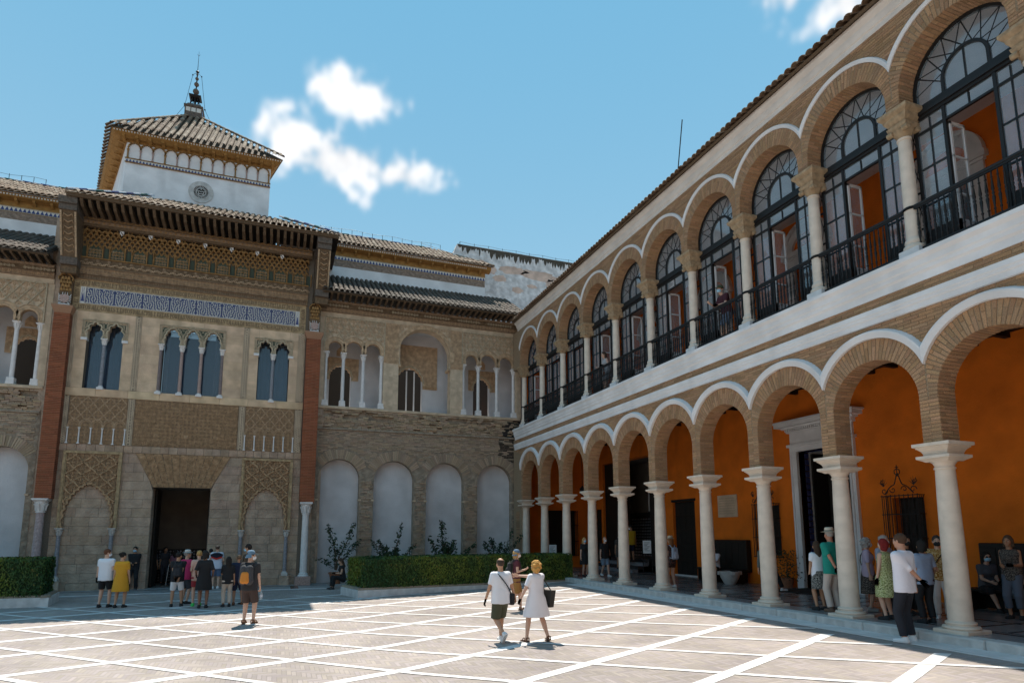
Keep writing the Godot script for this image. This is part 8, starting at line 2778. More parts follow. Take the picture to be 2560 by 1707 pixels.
			var bl: float = bt[1]
			var loose: float = o.get("loose", 0.022)
			for q in [[jl, kl, fl], [jr, kr, fr]]:
				f.cap(q[0], q[0].lerp(q[1], minf(bl, 1.0)), 0.105 + fat * 0.3, (0.068 + loose) if bl <= 1.0 else 0.062 + loose * 0.7, 0.03, 2 if bl <= 1.0 else 0)
				if bl > 1.0: f.cap(q[1], q[1].lerp(q[2], bl - 1.0), 0.062 + loose * 0.7, 0.05 + loose, 0.02, 2)
			var bm := MB.new(); f.into(bm)
			put("shorts" if bl <= 1.1 else "trousers", bm, cloth(bt[0], bt[2]), root)
	var sh: Array = o.get("shoes", [Color(0.03, 0.03, 0.03), false])
	for q in [[kl, fl, "pl"], [kr, fr, "pr"]]:
		var n := put("shoe", shoe_mesh(sh[1]), cloth(sh[0]), root)
		var pitch: float = o.get(q[2], 0.0)
		var turn := 0.16 if q[2] == "pl" else -0.16
		var bb := Basis(Vector3.UP, turn + o.get("ft", 0.0)) * Basis(Vector3.RIGHT, deg_to_rad(pitch))
		n.transform = Transform3D(bb, q[1] - bb * Vector3(0, 0.085, 0))
	return root

func hat(root: Node3D, kind: Array, ht: Transform3D) -> void:    # [kind, colour]
	var m := MB.new()
	if kind[0] == "straw":
		m.lathe([Vector2(0.165, 0.055), Vector2(0.17, 0.06), Vector2(0.10, 0.068), Vector2(0.094, 0.10), Vector2(0.088, 0.15), Vector2(0.06, 0.165), Vector2(0.0, 0.16)], Vector3(0, 0.0, -0.015), 24)
		var bnd := MB.new(); bnd.lathe([Vector2(0.099, 0.068), Vector2(0.097, 0.095)], Vector3(0, 0, -0.015), 24)
		var bo := put("hat_band", bnd, cloth(Color(0.10, 0.07, 0.05)), root); bo.transform = ht
	else:
		m.lathe([Vector2(0.097, 0.03), Vector2(0.098, 0.06), Vector2(0.088, 0.10), Vector2(0.06, 0.13), Vector2(0.0, 0.14)], Vector3(0, 0, -0.015), 22)
		m.prism(PackedVector2Array([Vector2(-0.085, 0), Vector2(0.085, 0), Vector2(0.075, 0.07), Vector2(0.04, 0.105), Vector2(-0.04, 0.105), Vector2(-0.075, 0.07)]), Vector3(0, 0.035, 0.055), Vector3(1, 0, 0), Vector3(0, -0.12, 1), Vector3(0, 0.008, 0))
		if kind[0] == "flap":
			m.lathe([Vector2(0.13, -0.055), Vector2(0.105, 0.0), Vector2(0.097, 0.035)], Vector3(0, 0, -0.02), 14, 1.0, 1.0, PI * 1.0, TAU)
	var o := put("hat", m, cloth(kind[1]), root); o.transform = ht

func backpack(p: Node3D, label: String, c: Array, sz := 1.0) -> void:    # colours: body, pocket, trim
	var t := thing("backpack", p.position, label, "backpack")
	t.transform = p.transform
	var m := MB.new()
	var f := Field.new(Vector3(-0.22, 0.85, -0.42), Vector3(0.22, 1.5, -0.05), 0.018)
	f.cap(Vector3(-0.07 * sz, 1.05, -0.215), Vector3(-0.06 * sz, 1.33 + 0.02 * sz, -0.20), 0.085 * sz, 0.075 * sz, 0.04); f.cap(Vector3(0.07 * sz, 1.05, -0.215), Vector3(0.06 * sz, 1.33 + 0.02 * sz, -0.20), 0.085 * sz, 0.075 * sz, 0.04)
	f.into(m); put("bag_body", m, cloth(c[0]), t)
	m = MB.new()
	f = Field.new(Vector3(-0.2, 0.9, -0.45), Vector3(0.2, 1.4, -0.1), 0.018)
	f.cap(Vector3(-0.04 * sz, 1.06, -0.28), Vector3(-0.035 * sz, 1.22, -0.265), 0.065 * sz, 0.055 * sz, 0.03); f.cap(Vector3(0.04 * sz, 1.06, -0.28), Vector3(0.035 * sz, 1.22, -0.265), 0.065 * sz, 0.055 * sz, 0.03)
	f.into(m); put("pocket", m, cloth(c[1]), t)
	m = MB.new()
	for s in [-1.0, 1.0]:
		m.tube([Vector3(s * 0.06, 1.36, -0.16), Vector3(s * 0.10, 1.475, -0.08), Vector3(s * 0.12, 1.485, 0.02), Vector3(s * 0.13, 1.40, 0.11), Vector3(s * 0.15, 1.22, 0.13), Vector3(s * 0.17, 1.08, 0.0), Vector3(s * 0.10, 1.02, -0.15)], 0.018, 6)
	m.tube([Vector3(-0.03, 1.40, -0.19), Vector3(0, 1.45, -0.19), Vector3(0.03, 1.40, -0.19)], 0.010, 5)
	put("strap", m, cloth(c[2]), t)

func shoulder_bag(p: Node3D, label: String, c: Color, hipx: float, strap_from: float, back := -1.0) -> void:
	var t := thing("shoulder_bag", p.position, label, "bag")
	t.transform = p.transform
	var m := MB.new(); m.rbox(Vector3(hipx - 0.05, 0.76, -0.13), Vector3(hipx + 0.05, 1.0, 0.13), 0.025); m.rbox(Vector3(hipx - 0.057, 0.86, -0.125), Vector3(hipx + 0.057, 1.01, 0.125), 0.02); put("bag_body", m, cloth(c), t)
	m = MB.new()
	var pts := []
	for i in 13:
		var a := TAU * i / 12.0
		var u := (1.0 - cos(a)) / 2.0
		pts.append(Vector3(lerpf(hipx, strap_from, u), lerpf(0.98, 1.465, u), sin(a) * 0.155 * back))
	m.tube(pts, 0.013, 5)
	put("strap", m, cloth(c), t)

func crowd() -> void:
	var black := Color(0.012, 0.012, 0.014); var white := Color(0.74, 0.74, 0.78); var navy := Color(0.015, 0.02, 0.05)
	var blonde := Color(0.42, 0.25, 0.09); var brown := Color(0.05, 0.028, 0.015); var dark := Color(0.014, 0.010, 0.008); var grey := Color(0.36, 0.34, 0.32)
	var tan := Color(0.42, 0.22, 0.13); var fair := Color(0.58, 0.35, 0.25); var deep := Color(0.26, 0.13, 0.08)
	var mblue := Color(0.32, 0.55, 0.70); var mwhite := Color(0.75, 0.77, 0.8)
	var wshoe := [Color(0.7, 0.7, 0.7), false]; var bshoe := [Color(0.02, 0.02, 0.022), false]; var sandal := [Color(0.10, 0.05, 0.03), true]
	var a: Node3D
	# --- in front of the portal
	var G := -0.42
	person(Vector3(-15.68, G, 6.28), 168, 1.66, "man in white tee and black shorts beside the woman in yellow", {"top": [white, 0.6, ""], "bottom": [black, 0.85, ""], "look": Vector2(-55, 0), "hair": ["short", Color(0.12, 0.045, 0.02)], "hr": Vector3(-0.16, 1.22, 0.20), "hands": Vector2i(0, 1), "mask": mwhite, "skin": fair, "shoes": bshoe, "fl": Vector3(0.13, 0.085, 0.02), "fr": Vector3(-0.13, 0.085, 0.05), "cell": 0.02})
	person(Vector3(-15.23, G, 6.5), 172, 1.57, "woman in a mustard yellow dress with dark pinned-up hair", {"f": true, "top": [Color(0.62, 0.30, 0.02), 0.75, ""], "dress": [Color(0.62, 0.30, 0.02), 0.52, 0.25, ""], "hair": ["bun", dark], "look": Vector2(-35, 0), "shoes": bshoe, "fl": Vector3(0.12, 0.085, 0), "fr": Vector3(-0.12, 0.085, 0.04), "cell": 0.02})
	person(Vector3(-16.13, G, -0.1), 0, 1.62, "masked guard in black uniform standing left of the dark doorway", {"top": [black, 0.8, ""], "collar": true, "bottom": [black, 1.98, ""], "hl": Vector3(0.04, 1.08, 0.22), "hr": Vector3(-0.05, 1.07, 0.22), "hands": Vector2i(1, 1), "mask": mblue, "hair": ["short", dark], "skin": tan, "fl": Vector3(0.13, 0.085, 0), "fr": Vector3(-0.15, 0.085, 0)})
	a = person(Vector3(-13.71, G, 6.87), 184, 1.56, "man in black tee and white shorts with hands behind his back", {"top": [black, 0.6, ""], "bottom": [Color(0.66, 0.66, 0.68), 0.9, ""], "hl": Vector3(0.04, 0.90, -0.20), "hr": Vector3(-0.05, 0.90, -0.20), "hands": Vector2i(1, 1), "tl": Vector3(0, -1, 0), "tr": Vector3(0, -1, 0), "look": Vector2(-35, 0), "hair": ["short", dark], "skin": tan, "shoes": bshoe, "fl": Vector3(0.13, 0.085, 0), "fr": Vector3(-0.16, 0.085, 0.03), "cell": 0.02})
	backpack(a, "small black backpack worn by the man in white shorts", [Color(0.018, 0.018, 0.02), Color(0.025, 0.025, 0.03), Color(0.03, 0.03, 0.035)])
	person(Vector3(-13.58, G, 6.1), 140, 1.58, "man in a magenta polo and pale brimmed hat looking right", {"top": [Color(0.55, 0.03, 0.12), 0.7, ""], "bottom": [Color(0.05, 0.05, 0.06), 0.95, ""], "hat": ["straw", Color(0.62, 0.58, 0.54)], "hair": ["short", grey], "look": Vector2(-25, 0), "skin": fair, "shoes": bshoe})
	person(Vector3(-13.16, G, 6.91), 188, 1.60, "fair-haired woman in a pale pink top behind the woman in black", {"f": true, "top": [Color(0.58, 0.36, 0.28), 0.55, ""], "bottom": [Color(0.30, 0.03, 0.04), 0.7, ""], "hair": ["short", blonde], "hl": Vector3(0.16, 1.05, 0.16), "skin": fair, "shoes": [Color(0.05, 0.55, 0.12), false]})
	person(Vector3(-12.93, G, 7.52), 184, 1.61, "dark-haired woman in a loose black tunic and bare calves", {"f": true, "top": [black, 1.0, ""], "dress": [black, 0.56, 0.24, ""], "hair": ["bob", dark], "hl": Vector3(0.24, 1.02, 0.12), "hr": Vector3(-0.24, 1.02, 0.12), "skin": deep, "shoes": bshoe, "cell": 0.02})
	a = person(Vector3(-13.17, G, 0.6), 180, 1.66, "burly man in navy, red and white tee at the doorway", {"top": [Color(0.60, 0.64, 0.74), 0.6, ""], "fat": 0.02, "bottom": [Color(0.12, 0.18, 0.30), 0.95, ""], "hair": ["ring", Color(0.10, 0.06, 0.04)], "hl": Vector3(0.24, 1.02, 0.14), "hr": Vector3(-0.24, 1.02, 0.14), "skin": fair, "shoes": wshoe})
	var yk := MB.new()
	yk.col = Color(0.015, 0.018, 0.035); yk.prism(PackedVector2Array([Vector2(-0.245, 1.40), Vector2(-0.09, 1.475), Vector2(0.09, 1.475), Vector2(0.245, 1.40), Vector2(0.215, 1.30), Vector2(0.0, 1.24), Vector2(-0.215, 1.30)]), Vector3(0, 0, -0.118), Vector3.RIGHT, Vector3.UP, Vector3(0, 0, -0.035))
	yk.col = Color(0.55, 0.03, 0.02); yk.prism(PackedVector2Array([Vector2(-0.20, 1.325), Vector2(0.0, 1.255), Vector2(0.20, 1.325), Vector2(0.20, 1.265), Vector2(0.0, 1.19), Vector2(-0.20, 1.265)]), Vector3(0, 0, -0.122), Vector3.RIGHT, Vector3.UP, Vector3(0, 0, -0.036))
	put("shirt_yoke", yk, M.plain, a)
	person(Vector3(-13.42, G, 0.35), 175, 1.52, "dark-haired youth in a white top half hidden behind the burly man", {"top": [white, 0.5, ""], "bottom": [navy, 1.9, ""], "hair": ["short", dark]})
	person(Vector3(-12.31, G, 7.43), 192, 1.43, "woman in black top and beige trousers holding up a phone", {"f": true, "top": [black, 0.9, ""], "bottom": [Color(0.52, 0.42, 0.34), 1.9, ""], "hair": ["long", dark], "hl": Vector3(0.10, 1.36, 0.26), "hands": Vector2i(1, 0), "skin": tan, "shoes": bshoe, "cell": 0.02, "loose": 0.015})
	person(Vector3(-12.05, G, 7.1), 178, 1.48, "bald man in dark navy shirt and shorts beside the brown shirt", {"top": [navy, 0.7, ""], "bottom": [navy, 0.95, ""], "hair": ["ring", Color(0.16, 0.10, 0.06)], "skin": tan, "shoes": sandal, "fr": Vector3(-0.18, 0.085, 0)})
	person(Vector3(-11.80, G, 6.9), -110, 1.78, "man in a brown shirt and blue mask looking left", {"top": [Color(0.07, 0.05, 0.035), 0.9, ""], "bottom": [Color(0.05, 0.04, 0.035), 1.9, ""], "mask": mblue, "hair": ["short", dark], "skin": tan})
	a = person(Vector3(-11.57, G, 11.51), 158, 1.69, "tourist in a dark tee, shorts and blue flapped cap standing in the sun", {"top": [Color(0.025, 0.025, 0.028), 0.7, ""], "bottom": [Color(0.055, 0.035, 0.03), 0.95, ""], "hat": ["flap", Color(0.12, 0.20, 0.28)], "hair": ["short", brown], "look": Vector2(-55, 0), "mask": mwhite, "skin": fair, "hr": Vector3(-0.25, 0.82, 0.06), "hl": Vector3(0.20, 0.95, 0.14), "hands": Vector2i(0, 1), "shoes": [Color(0.16, 0.08, 0.04), true], "fl": Vector3(0.09, 0.085, 0.0), "fr": Vector3(-0.12, 0.085, 0.05), "cell": 0.016, "loose": 0.03})
	backpack(a, "grey, orange and red daypack on the tourist in the sun", [Color(0.05, 0.05, 0.055), Color(0.55, 0.20, 0.03), Color(0.04, 0.04, 0.045)], 1.15)
	var rb := thing("water_bottle", a.transform * Vector3(-0.27, 0.68, 0.09), "clear water bottle in the hand of the tourist in the sun", "bottle")
	var bm := MB.new(); bm.lathe([Vector2(0.0, -0.10), Vector2(0.032, -0.10), Vector2(0.034, 0.06), Vector2(0.014, 0.10), Vector2(0.014, 0.12), Vector2(0.0, 0.12)], Vector3.ZERO, 12); put("bottle_body", bm, M.glass, rb)
	bm = MB.new(); bm.lathe([Vector2(0.0345, -0.04), Vector2(0.035, 0.02)], Vector3.ZERO, 12); put("label_band", bm, cloth(Color(0.5, 0.55, 0.62)), rb)
	for q in [[-15.85, -2.2, 170, 1.55, "dim figure just inside the left of the doorway"], [-15.45, -2.6, 30, 1.56, "dim figure with a stick inside the dark doorway"], [-14.98, -2.0, 175, 1.45, "dim figure with a pink top further inside the doorway"]]:
		person(Vector3(q[0], G, q[1]), q[2], q[3], q[4], {"f": q[0] > -15.9, "top": [Color(0.22, 0.10, 0.14) if q[0] > -15.2 else Color(0.05, 0.05, 0.06), 0.8, ""], "bottom": [Color(0.03, 0.03, 0.04), 1.9, ""], "hair": ["long" if q[0] > -15.6 else "short", dark], "skin": tan})
	var st := thing("walking_stick", Vector3(-15.25, G, -1.9), "pale walking stick held inside the dark doorway", "stick")
	var sm := MB.new(); sm.tube([Vector3(0, 0, 0), Vector3(0.06, 0.86, -0.05), Vector3(0.12, 0.88, -0.05)], 0.012, 6); put("stick", sm, M.white_marble, st)
	person(Vector3(-8.72, G, 2.6), -80, 1.6, "seated woman in black half hidden by the hedge end", {"f": true, "top": [black, 0.3, ""], "bottom": [black, 1.9, ""], "hip": Vector3(0, 0.44, -0.25), "fl": Vector3(0.1, 0.085, 0.2), "fr": Vector3(-0.1, 0.085, 0.22), "hl": Vector3(0.1, 0.66, 0.12), "hr": Vector3(-0.1, 0.66, 0.12), "hair": ["long", brown], "look": Vector2(0, 20), "lean": Vector2(0, 0.15)})
	# --- crossing the sunny court
	a = person(Vector3(-6.89, ground_y(-6.89), 16.34), 186, 1.56, "man in white tee and olive shorts walking away hand in hand", {"top": [white, 0.75, ""], "bottom": [Color(0.06, 0.062, 0.035), 0.98, ""], "fat": 0.012, "hair": ["ring", Color(0.05, 0.03, 0.02)], "skin": Color(0.46, 0.25, 0.15), "hl": Vector3(0.34, 0.84, 0.08), "hr": Vector3(-0.40, 0.83, 0.06), "hands": Vector2i(0, 1), "fl": Vector3(0.05, 0.19, -0.26), "fr": Vector3(-0.06, 0.085, 0.12), "pl": 55.0, "shoes": wshoe, "hip": Vector3(0, 0.915, 0), "cell": 0.014, "loose": 0.04})
	shoulder_bag(a, "black shoulder bag with long strap on the man in white tee", black, -0.24, 0.13, 1.0)
	a = person(Vector3(-6.30, ground_y(-6.3), 16.72), 196, 1.49, "curly blonde woman in a white tiered dress raising one hand", {"f": true, "top": [Color(0.76, 0.73, 0.76), 0.8, ""], "dress": [Color(0.76, 0.73, 0.76), 0.56, 0.33, ""], "fat": 0.02, "hair": ["curly", Color(0.52, 0.27, 0.07)], "look": Vector2(10, 0), "skin": fair, "hl": Vector3(0.40, 0.90, 0.10), "hr": Vector3(0.18, 1.43, 0.46), "hands": Vector2i(1, 2), "tr": Vector3(0.4, 1, 0.0), "fl": Vector3(0.20, 0.085, 0.10), "fr": Vector3(-0.22, 0.10, -0.14), "pr": 18.0, "shoes": sandal, "cell": 0.014})
	var tb := thing("tote_bag", a.transform * Vector3(-0.30, 0.93, -0.05), "dark tote bag hanging from the blonde woman's shoulder", "bag")
	tb.rotation.y = a.rotation.y
	var tm := MB.new(); tm.hexa([Vector3(-0.05, -0.16, -0.11), Vector3(0.05, -0.16, -0.11), Vector3(-0.06, 0.16, -0.17), Vector3(0.06, 0.16, -0.17), Vector3(-0.05, -0.16, 0.11), Vector3(0.05, -0.16, 0.11), Vector3(-0.06, 0.16, 0.17), Vector3(0.06, 0.16, 0.17)]); put("bag_body", tm, cloth(Color(0.03, 0.026, 0.022)), tb)
	tm = MB.new(); tm.tube([Vector3(0.0, 0.15, -0.1), Vector3(0.13, 0.36, -0.05), Vector3(0.14, 0.37, 0.05), Vector3(0.0, 0.15, 0.1)], 0.011, 5); put("strap", tm, cloth(Color(0.03, 0.026, 0.022)), tb)
	a = person(Vector3(-5.03, ground_y(-5.03), 12.38), 78, 1.55, "woman in maroon top and blue sun hat striding right", {"f": true, "top": [Color(0.09, 0.02, 0.03), 0.5, ""], "bottom": [Color(0.30, 0.15, 0.04), 0.95, ""], "hat": ["flap", Color(0.13, 0.20, 0.30)], "hair": ["bob", blonde], "mask": Color(0.68, 0.62, 0.6), "skin": fair, "hl": Vector3(0.14, 1.16, 0.22), "hr": Vector3(-0.12, 1.20, 0.24), "hands": Vector2i(1, 1), "fl": Vector3(0.05, 0.085, 0.14), "fr": Vector3(-0.05, 0.24, -0.36), "pr": 60.0, "shoes": sandal, "cell": 0.018, "loose": 0.03})
	backpack(a, "small dark backpack on the woman in the blue sun hat", [Color(0.03, 0.028, 0.03), Color(0.04, 0.038, 0.04), Color(0.03, 0.03, 0.03)], 0.85)
	# --- under the arcade, far end
	person(Vector3(0.56, 0, 5.53), 4, 1.50, "blonde masked woman in a short black dress beside a far column", {"f": true, "top": [black, 0.7, ""], "dress": [black, 0.55, 0.25, ""], "mask": mblue, "hair": ["long", blonde], "skin": fair, "shoes": bshoe})
	person(Vector3(1.22, 0, 6.0), 2, 1.52, "bald masked man in black tee and denim shorts walking out", {"top": [black, 0.75, ""], "bottom": [Color(0.16, 0.22, 0.30), 0.95, ""], "fat": 0.02, "mask": mwhite, "hair": ["none", black], "skin": fair, "shoes": wshoe, "fl": Vector3(0.05, 0.085, 0.22), "fr": Vector3(-0.08, 0.13, -0.2), "hl": Vector3(0.31, 0.86, -0.05), "hr": Vector3(-0.31, 0.86, 0.1)})
	person(Vector3(3.2, 0.14, 3.75), -10, 1.5, "woman in a patterned dress coming down the steps", {"f": true, "top": [Color(1, 1, 1), 0.7, "leopard"], "dress": [Color(1, 1, 1), 0.6, 0.22, "leopard"], "mask": mwhite, "hair": ["long", dark], "skin": tan})
	person(Vector3(3.95, 0.42, 3.55), 172, 1.62, "man in a yellow tee going up the steps", {"top": [Color(0.55, 0.36, 0.02), 0.65, ""], "bottom": [navy, 0.9, ""], "hair": ["short", dark], "look": Vector2(60, 0), "mask": mwhite, "skin": tan})
	a = person(Vector3(0.74, 0, 11.11), 186, 1.55, "woman in a straw hat and dark floral playsuit", {"f": true, "top": [Color(1, 1, 1), 0.5, "flower"], "bottom": [Color(1, 1, 1), 0.5, "flower"], "hat": ["straw", Color(0.60, 0.48, 0.34)], "hair": ["long", Color(0.22, 0.10, 0.04)], "skin": fair, "shoes": wshoe, "cell": 0.018, "hl": Vector3(0.12, 1.1, 0.2), "hr": Vector3(-0.2, 1.0, 0.18), "fl": Vector3(0.11, 0.085, 0), "fr": Vector3(-0.1, 0.085, -0.03)})
	backpack(a, "pale blue backpack on the woman in the straw hat", [Color(0.30, 0.34, 0.42), Color(0.34, 0.38, 0.46), Color(0.34, 0.37, 0.44)], 0.9)
	person(Vector3(3.25, 0, 9.95), -55, 1.62, "seated masked man in white shirt and black shorts with phone", {"top": [Color(0.62, 0.63, 0.70), 1.5, ""], "bottom": [black, 0.95, ""], "hip": Vector3(0, 0.50, -0.28), "fl": Vector3(0.05, 0.085, 0.16), "fr": Vector3(0.16, 0.36, 0.42), "hl": Vector3(0.06, 0.76, 0.18), "hr": Vector3(-0.08, 0.76, 0.18), "hands": Vector2i(1, 1), "mask": Color(0.02, 0.02, 0.02), "look": Vector2(0, 28), "hair": ["short", dark], "lean": Vector2(0, 0.12), "skin": tan, "shoes": bshoe})
	person(Vector3(1.0, 0, 14.9), -25, 1.46, "masked visitor in grey-green coat mostly behind the middle column", {"f": true, "top": [Color(0.10, 0.12, 0.11), 1.8, ""], "bottom": [Color(0.03, 0.03, 0.04), 1.9, ""], "mask": mblue, "hair": ["short", Color(0.15, 0.06, 0.03)], "skin": tan})
	person(Vector3(2.5, 0, 13.55), 62, 1.46, "woman striding right past the potted bush", {"f": true, "top": [Color(0.20, 0.17, 0.16), 1.7, ""], "bottom": [black, 1.9, ""], "hair": ["long", Color(0.16, 0.07, 0.03)], "fl": Vector3(0.05, 0.085, 0.32), "fr": Vector3(-0.05, 0.11, -0.3), "skin": tan, "shoes": wshoe})
	# --- under the arcade, near end
	person(Vector3(0.33, 0, 17.60), 172, 1.74, "man in teal polo and cream trousers with hands behind him", {"top": [Color(0.01, 0.25, 0.19), 0.75, ""], "collar": true, "bottom": [Color(0.55, 0.46, 0.40), 1.96, ""], "hl": Vector3(0.04, 0.88, -0.20), "hr": Vector3(-0.05, 0.90, -0.20), "hands": Vector2i(1, 1), "tl": Vector3(0, -1, 0), "tr": Vector3(0, -1, 0), "hat": ["straw", Color(0.62, 0.54, 0.42)], "hair": ["short", grey], "skin": Color(0.48, 0.22, 0.14), "shoes": [Color(0.16, 0.09, 0.06), false], "cell": 0.016})
	person(Vector3(0.30, 0, 17.25), 165, 1.48, "woman in white top and patterned skirt behind the teal polo", {"f": true, "top": [white, 0.6, ""], "skirt": [Color(1, 1, 1), 0.55, 0.2, "zebra"], "hair": ["long", brown], "skin": tan, "shoes": bshoe})
	a = person(Vector3(1.18, 0, 17.77), 38, 1.55, "grey-haired woman in a lavender top and long dark skirt", {"f": true, "fat": 0.02, "top": [Color(0.50, 0.42, 0.55), 0.9, ""], "skirt": [Color(1, 1, 1), 0.42, 0.25, "speckle"], "hair": ["curly", grey], "mask": mwhite, "look": Vector2(20, 0), "skin": fair, "shoes": [Color(0.3, 0.28, 0.26), false], "cell": 0.018})
	shoulder_bag(a, "dark brown bag across the woman in lavender", Color(0.05, 0.03, 0.028), 0.22, -0.12, 1.0)
	person(Vector3(0.31, 0, 18.89), 186, 1.54, "red-haired woman in a sleeveless green leaf-print dress", {"f": true, "fat": 0.03, "top": [Color(1, 1, 1), 0.0, "leafy"], "dress": [Color(1, 1, 1), 0.50, 0.27, "leafy"], "hair": ["bob", Color(0.20, 0.012, 0.010)], "skin": fair, "hl": Vector3(0.29, 0.85, 0.04), "shoes": bshoe, "cell": 0.016, "fl": Vector3(0.12, 0.085, 0), "fr": Vector3(-0.12, 0.085, 0.03)})
	person(Vector3(0.85, 0, 18.45), 5, 1.62, "bald masked man facing out behind the red-haired woman", {"top": [Color(0.30, 0.33, 0.42), 0.8, ""], "bottom": [Color(0.05, 0.05, 0.06), 1.9, ""], "mask": mwhite, "hair": ["ring", grey], "skin": fair})
	person(Vector3(-0.80, ground_y(-0.8), 20.11), 184, 1.81, "man in white shirt and dark jeans, one arm folded behind his back", {"top": [Color(0.76, 0.74, 0.80), 1.15, ""], "collar": true, "bottom": [Color(0.016, 0.018, 0.026), 1.94, ""], "hl": Vector3(-0.14, 1.00, -0.20), "hr": Vector3(-0.34, 0.78, 0.04), "hands": Vector2i(0, 1), "tl": Vector3(0, 1, -0.3), "hair": ["short", Color(0.07, 0.035, 0.018)], "skin": Color(0.50, 0.26, 0.17), "shoes": wshoe, "fl": Vector3(0.13, 0.085, 0.0), "fr": Vector3(-0.13, 0.085, 0.04), "cell": 0.013, "loose": 0.012})
	person(Vector3(1.35, 0, 18.56), -5, 1.60, "dark-haired masked man in black behind the white shirt", {"top": [black, 0.8, ""], "bottom": [black, 1.9, ""], "mask": Color(0.02, 0.02, 0.025), "hair": ["short", dark], "skin": tan})
	person(Vector3(0.62, 0, 19.45), 160, 1.52, "dark-haired woman in light blue shirt and black trousers", {"f": true, "top": [Color(0.28, 0.34, 0.46), 0.85, ""], "bottom": [black, 1.95, ""], "hair": ["bob", dark], "hl": Vector3(0.1, 1.1, 0.24), "hr": Vector3(-0.24, 0.95, 0.12), "skin": tan, "shoes": bshoe, "cell": 0.018})
	a = person(Vector3(1.46, 0, 19.16), -50, 1.60, "masked man in yellow patterned shirt and white jeans", {"top": [Color(1, 1, 1), 0.85, "ochre"], "bottom": [Color(0.60, 0.58, 0.56), 1.95, ""], "mask": Color(0.02, 0.02, 0.025), "hair": ["short", Color(0.05, 0.04, 0.035)], "hl": Vector3(0.10, 1.10, 0.26), "hr": Vector3(-0.12, 1.08, 0.26), "hands": Vector2i(1, 1), "skin": fair, "shoes": wshoe, "cell": 0.018})
	shoulder_bag(a, "brown leather bag on the man in the yellow shirt", Color(0.07, 0.035, 0.02), -0.22, 0.12, 1.0)
	person(Vector3(2.45, 0, 18.75), -35, 1.55, "blonde woman in a zebra-print top behind the near column", {"f": true, "top": [Color(1, 1, 1), 0.7, "zebra"], "bottom": [Color(0.05, 0.05, 0.06), 1.9, ""], "hair": ["long", Color(0.22, 0.12, 0.05)], "hl": Vector3(0.1, 1.1, 0.22), "skin": tan, "mask": mwhite})
	person(Vector3(3.62, 0, 18.75), -32, 1.62, "seated woman in sunglasses and grey tee on the bench", {"f": true, "top": [Color(0.08, 0.085, 0.10), 0.7, ""], "bottom": [black, 1.2, ""], "hip": Vector3(0, 0.52, -0.15), "fl": Vector3(0.12, 0.085, 0.32), "fr": Vector3(-0.05, 0.085, 0.36), "hl": Vector3(0.08, 0.68, 0.22), "hr": Vector3(-0.10, 0.68, 0.22), "hair": ["bob", dark], "mask": mblue, "glasses": true, "lean": Vector2(0, 0.1), "skin": fair})
	person(Vector3(3.35, 0, 19.45), -18, 1.60, "seated person in pale hat and grey jeans on the bench", {"top": [Color(0.05, 0.05, 0.055), 0.9, ""], "bottom": [Color(0.17, 0.19, 0.23), 1.9, ""], "hip": Vector3(0, 0.52, -0.1), "fl": Vector3(0.16, 0.085, 0.38), "fr": Vector3(-0.16, 0.085, 0.40), "hl": Vector3(0.06, 0.72, 0.26), "hr": Vector3(-0.06, 0.72, 0.26), "hands": Vector2i(1, 1), "hat": ["straw", Color(0.45, 0.40, 0.36)], "hair": ["short", grey], "skin": fair})
	person(Vector3(2.69, 0, 19.75), -78, 1.60, "standing woman in grey sleeveless top and cropped jeans at the right edge", {"f": true, "top": [Color(1, 1, 1), 0.0, "speckle"], "bottom": [Color(0.10, 0.12, 0.16), 1.65, ""], "hair": ["bob", Color(0.10, 0.06, 0.035)], "hl": Vector3(0.10, 1.14, 0.24), "hr": Vector3(-0.08, 1.12, 0.26), "hands": Vector2i(1, 1), "skin": tan, "shoes": bshoe})
	# --- in the upper gallery
	a = person(Vector3(0.22, 6.86, 14.75), -98, 1.62, "man in cap and burgundy tee leaning on the upper railing", {"top": [Color(0.06, 0.012, 0.02), 0.75, ""], "bottom": [Color(0.16, 0.20, 0.28), 0.95, ""], "hat": ["cap", Color(0.07, 0.08, 0.04)], "hair": ["short", brown], "mask": mblue, "skin": fair, "lean": Vector2(0, 0.30), "hip": Vector3(0, 0.92, -0.14), "hl": Vector3(0.16, 1.06, 0.30), "hr": Vector3(-0.14, 1.20, 0.34), "hands": Vector2i(1, 1), "look": Vector2(25, 0), "cell": 0.018})
	person(Vector3(0.24, 6.86, 8.15), -100, 1.58, "long-haired woman resting an arm on the upper railing", {"f": true, "top": [Color(0.4, 0.4, 0.42), 0.0, ""], "bottom": [Color(0.30, 0.32, 0.36), 0.8, ""], "hair": ["long", brown], "skin": fair, "lean": Vector2(0, 0.22), "hip": Vector3(0, 0.92, -0.1), "hl": Vector3(0.30, 1.1, 0.22), "hr": Vector3(-0.1, 1.1, 0.3)})
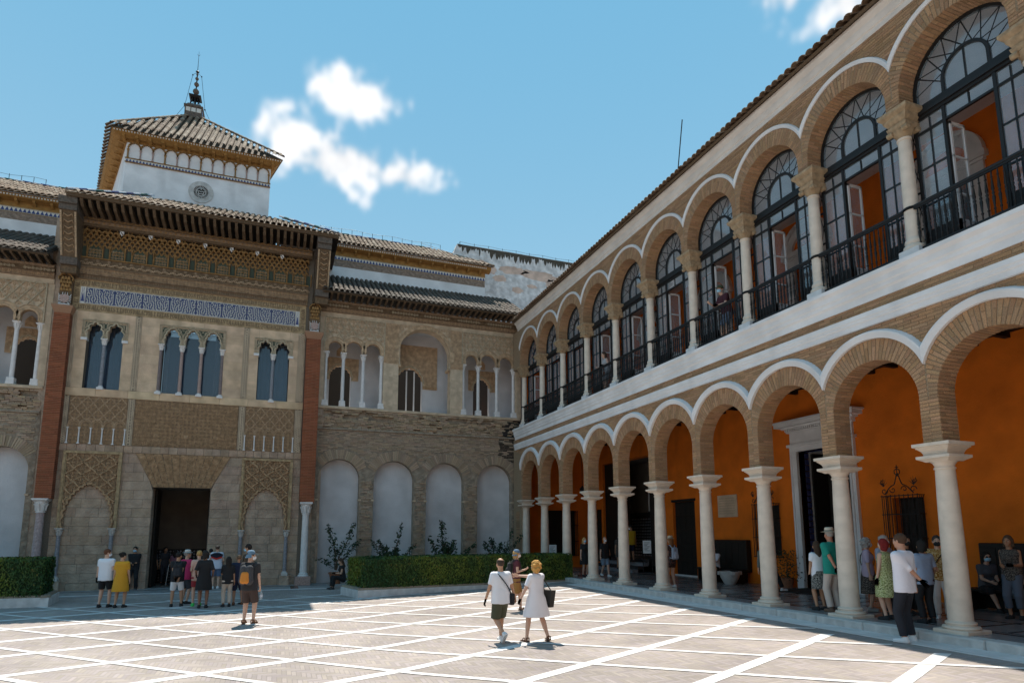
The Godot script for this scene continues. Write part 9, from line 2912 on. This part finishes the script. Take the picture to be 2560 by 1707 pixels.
	var bush := thing("potted_bush", Vector3(4.0, 0, 12.55), "dark leafy bush against the orange wall by the white doorway", "bush")
	var list := []; var cols := []
	for i in 420:
		var p := Vector3(rng.randfn(0, 0.16), rng.randf_range(0.25, 1.15), rng.randfn(0, 0.24))
		if p.x > 0.26: continue
		var s := rng.randf_range(0.03, 0.05)
		list.append(Transform3D(Basis.from_euler(Vector3(rng.randf() * TAU, rng.randf() * TAU, rng.randf() * TAU)).scaled(Vector3.ONE * s), p))
		var c := Color(0.02, 0.04, 0.018) * rng.randf_range(0.6, 1.6); cols.append(Color(c.r, c.g, c.b))
	leaves(bush, "foliage", list, cols, true)
	bm = MB.new(); bm.lathe([Vector2(0, 0), Vector2(0.15, 0), Vector2(0.2, 0.3), Vector2(0.0, 0.29)], Vector3.ZERO, 16); put("pot", bm, M.terracotta, bush)
	bm = MB.new(); bm.tube([Vector3(0, 0.25, 0), Vector3(0.02, 0.9, 0.03)], 0.02, 6, 0.008); put("stem", bm, M.bark, bush)

func more_materials() -> void:
	mat("grey_apron", Color(0.36, 0.35, 0.35), 0.4, M.blotch2, 1.6)
	mat("ochre_stone", Color(0.50, 0.355, 0.20), 0.92, M.blotch2, 1.5, M.nfine, 0.5)
	mat("pale_trim", Color(0.60, 0.49, 0.34), 0.92, M.blotch2, 0.9, M.nfine, 0.4)
	mat("letter_brown", Color(0.14, 0.095, 0.06), 0.9)
	mat("veined_pink", Color(0.55, 0.43, 0.42), 0.5, M.blotch2, 0.7)
	mat("brown_band", Color(0.36, 0.27, 0.21), 0.95, M.blotch2, 1.0, M.nlace, 0.9)
	mat("moss", Color(0.10, 0.085, 0.065), 0.95, M.blotch2, 0.7)
	mat("ochre_wall", Color(0.50, 0.27, 0.10), 0.95, M.blotch2, 3.0)

func _ready() -> void:
	rng.seed = 4711
	light_and_camera()
	var t0 := Time.get_ticks_msec()
	materials(); more_materials()
	ground()
	facing_wall()
	tower(); old_wall()
	wing(false); wing(true)
	portal()
	arcade()
	planting()
	crowd()
	print("built in ", Time.get_ticks_msec() - t0, " ms")
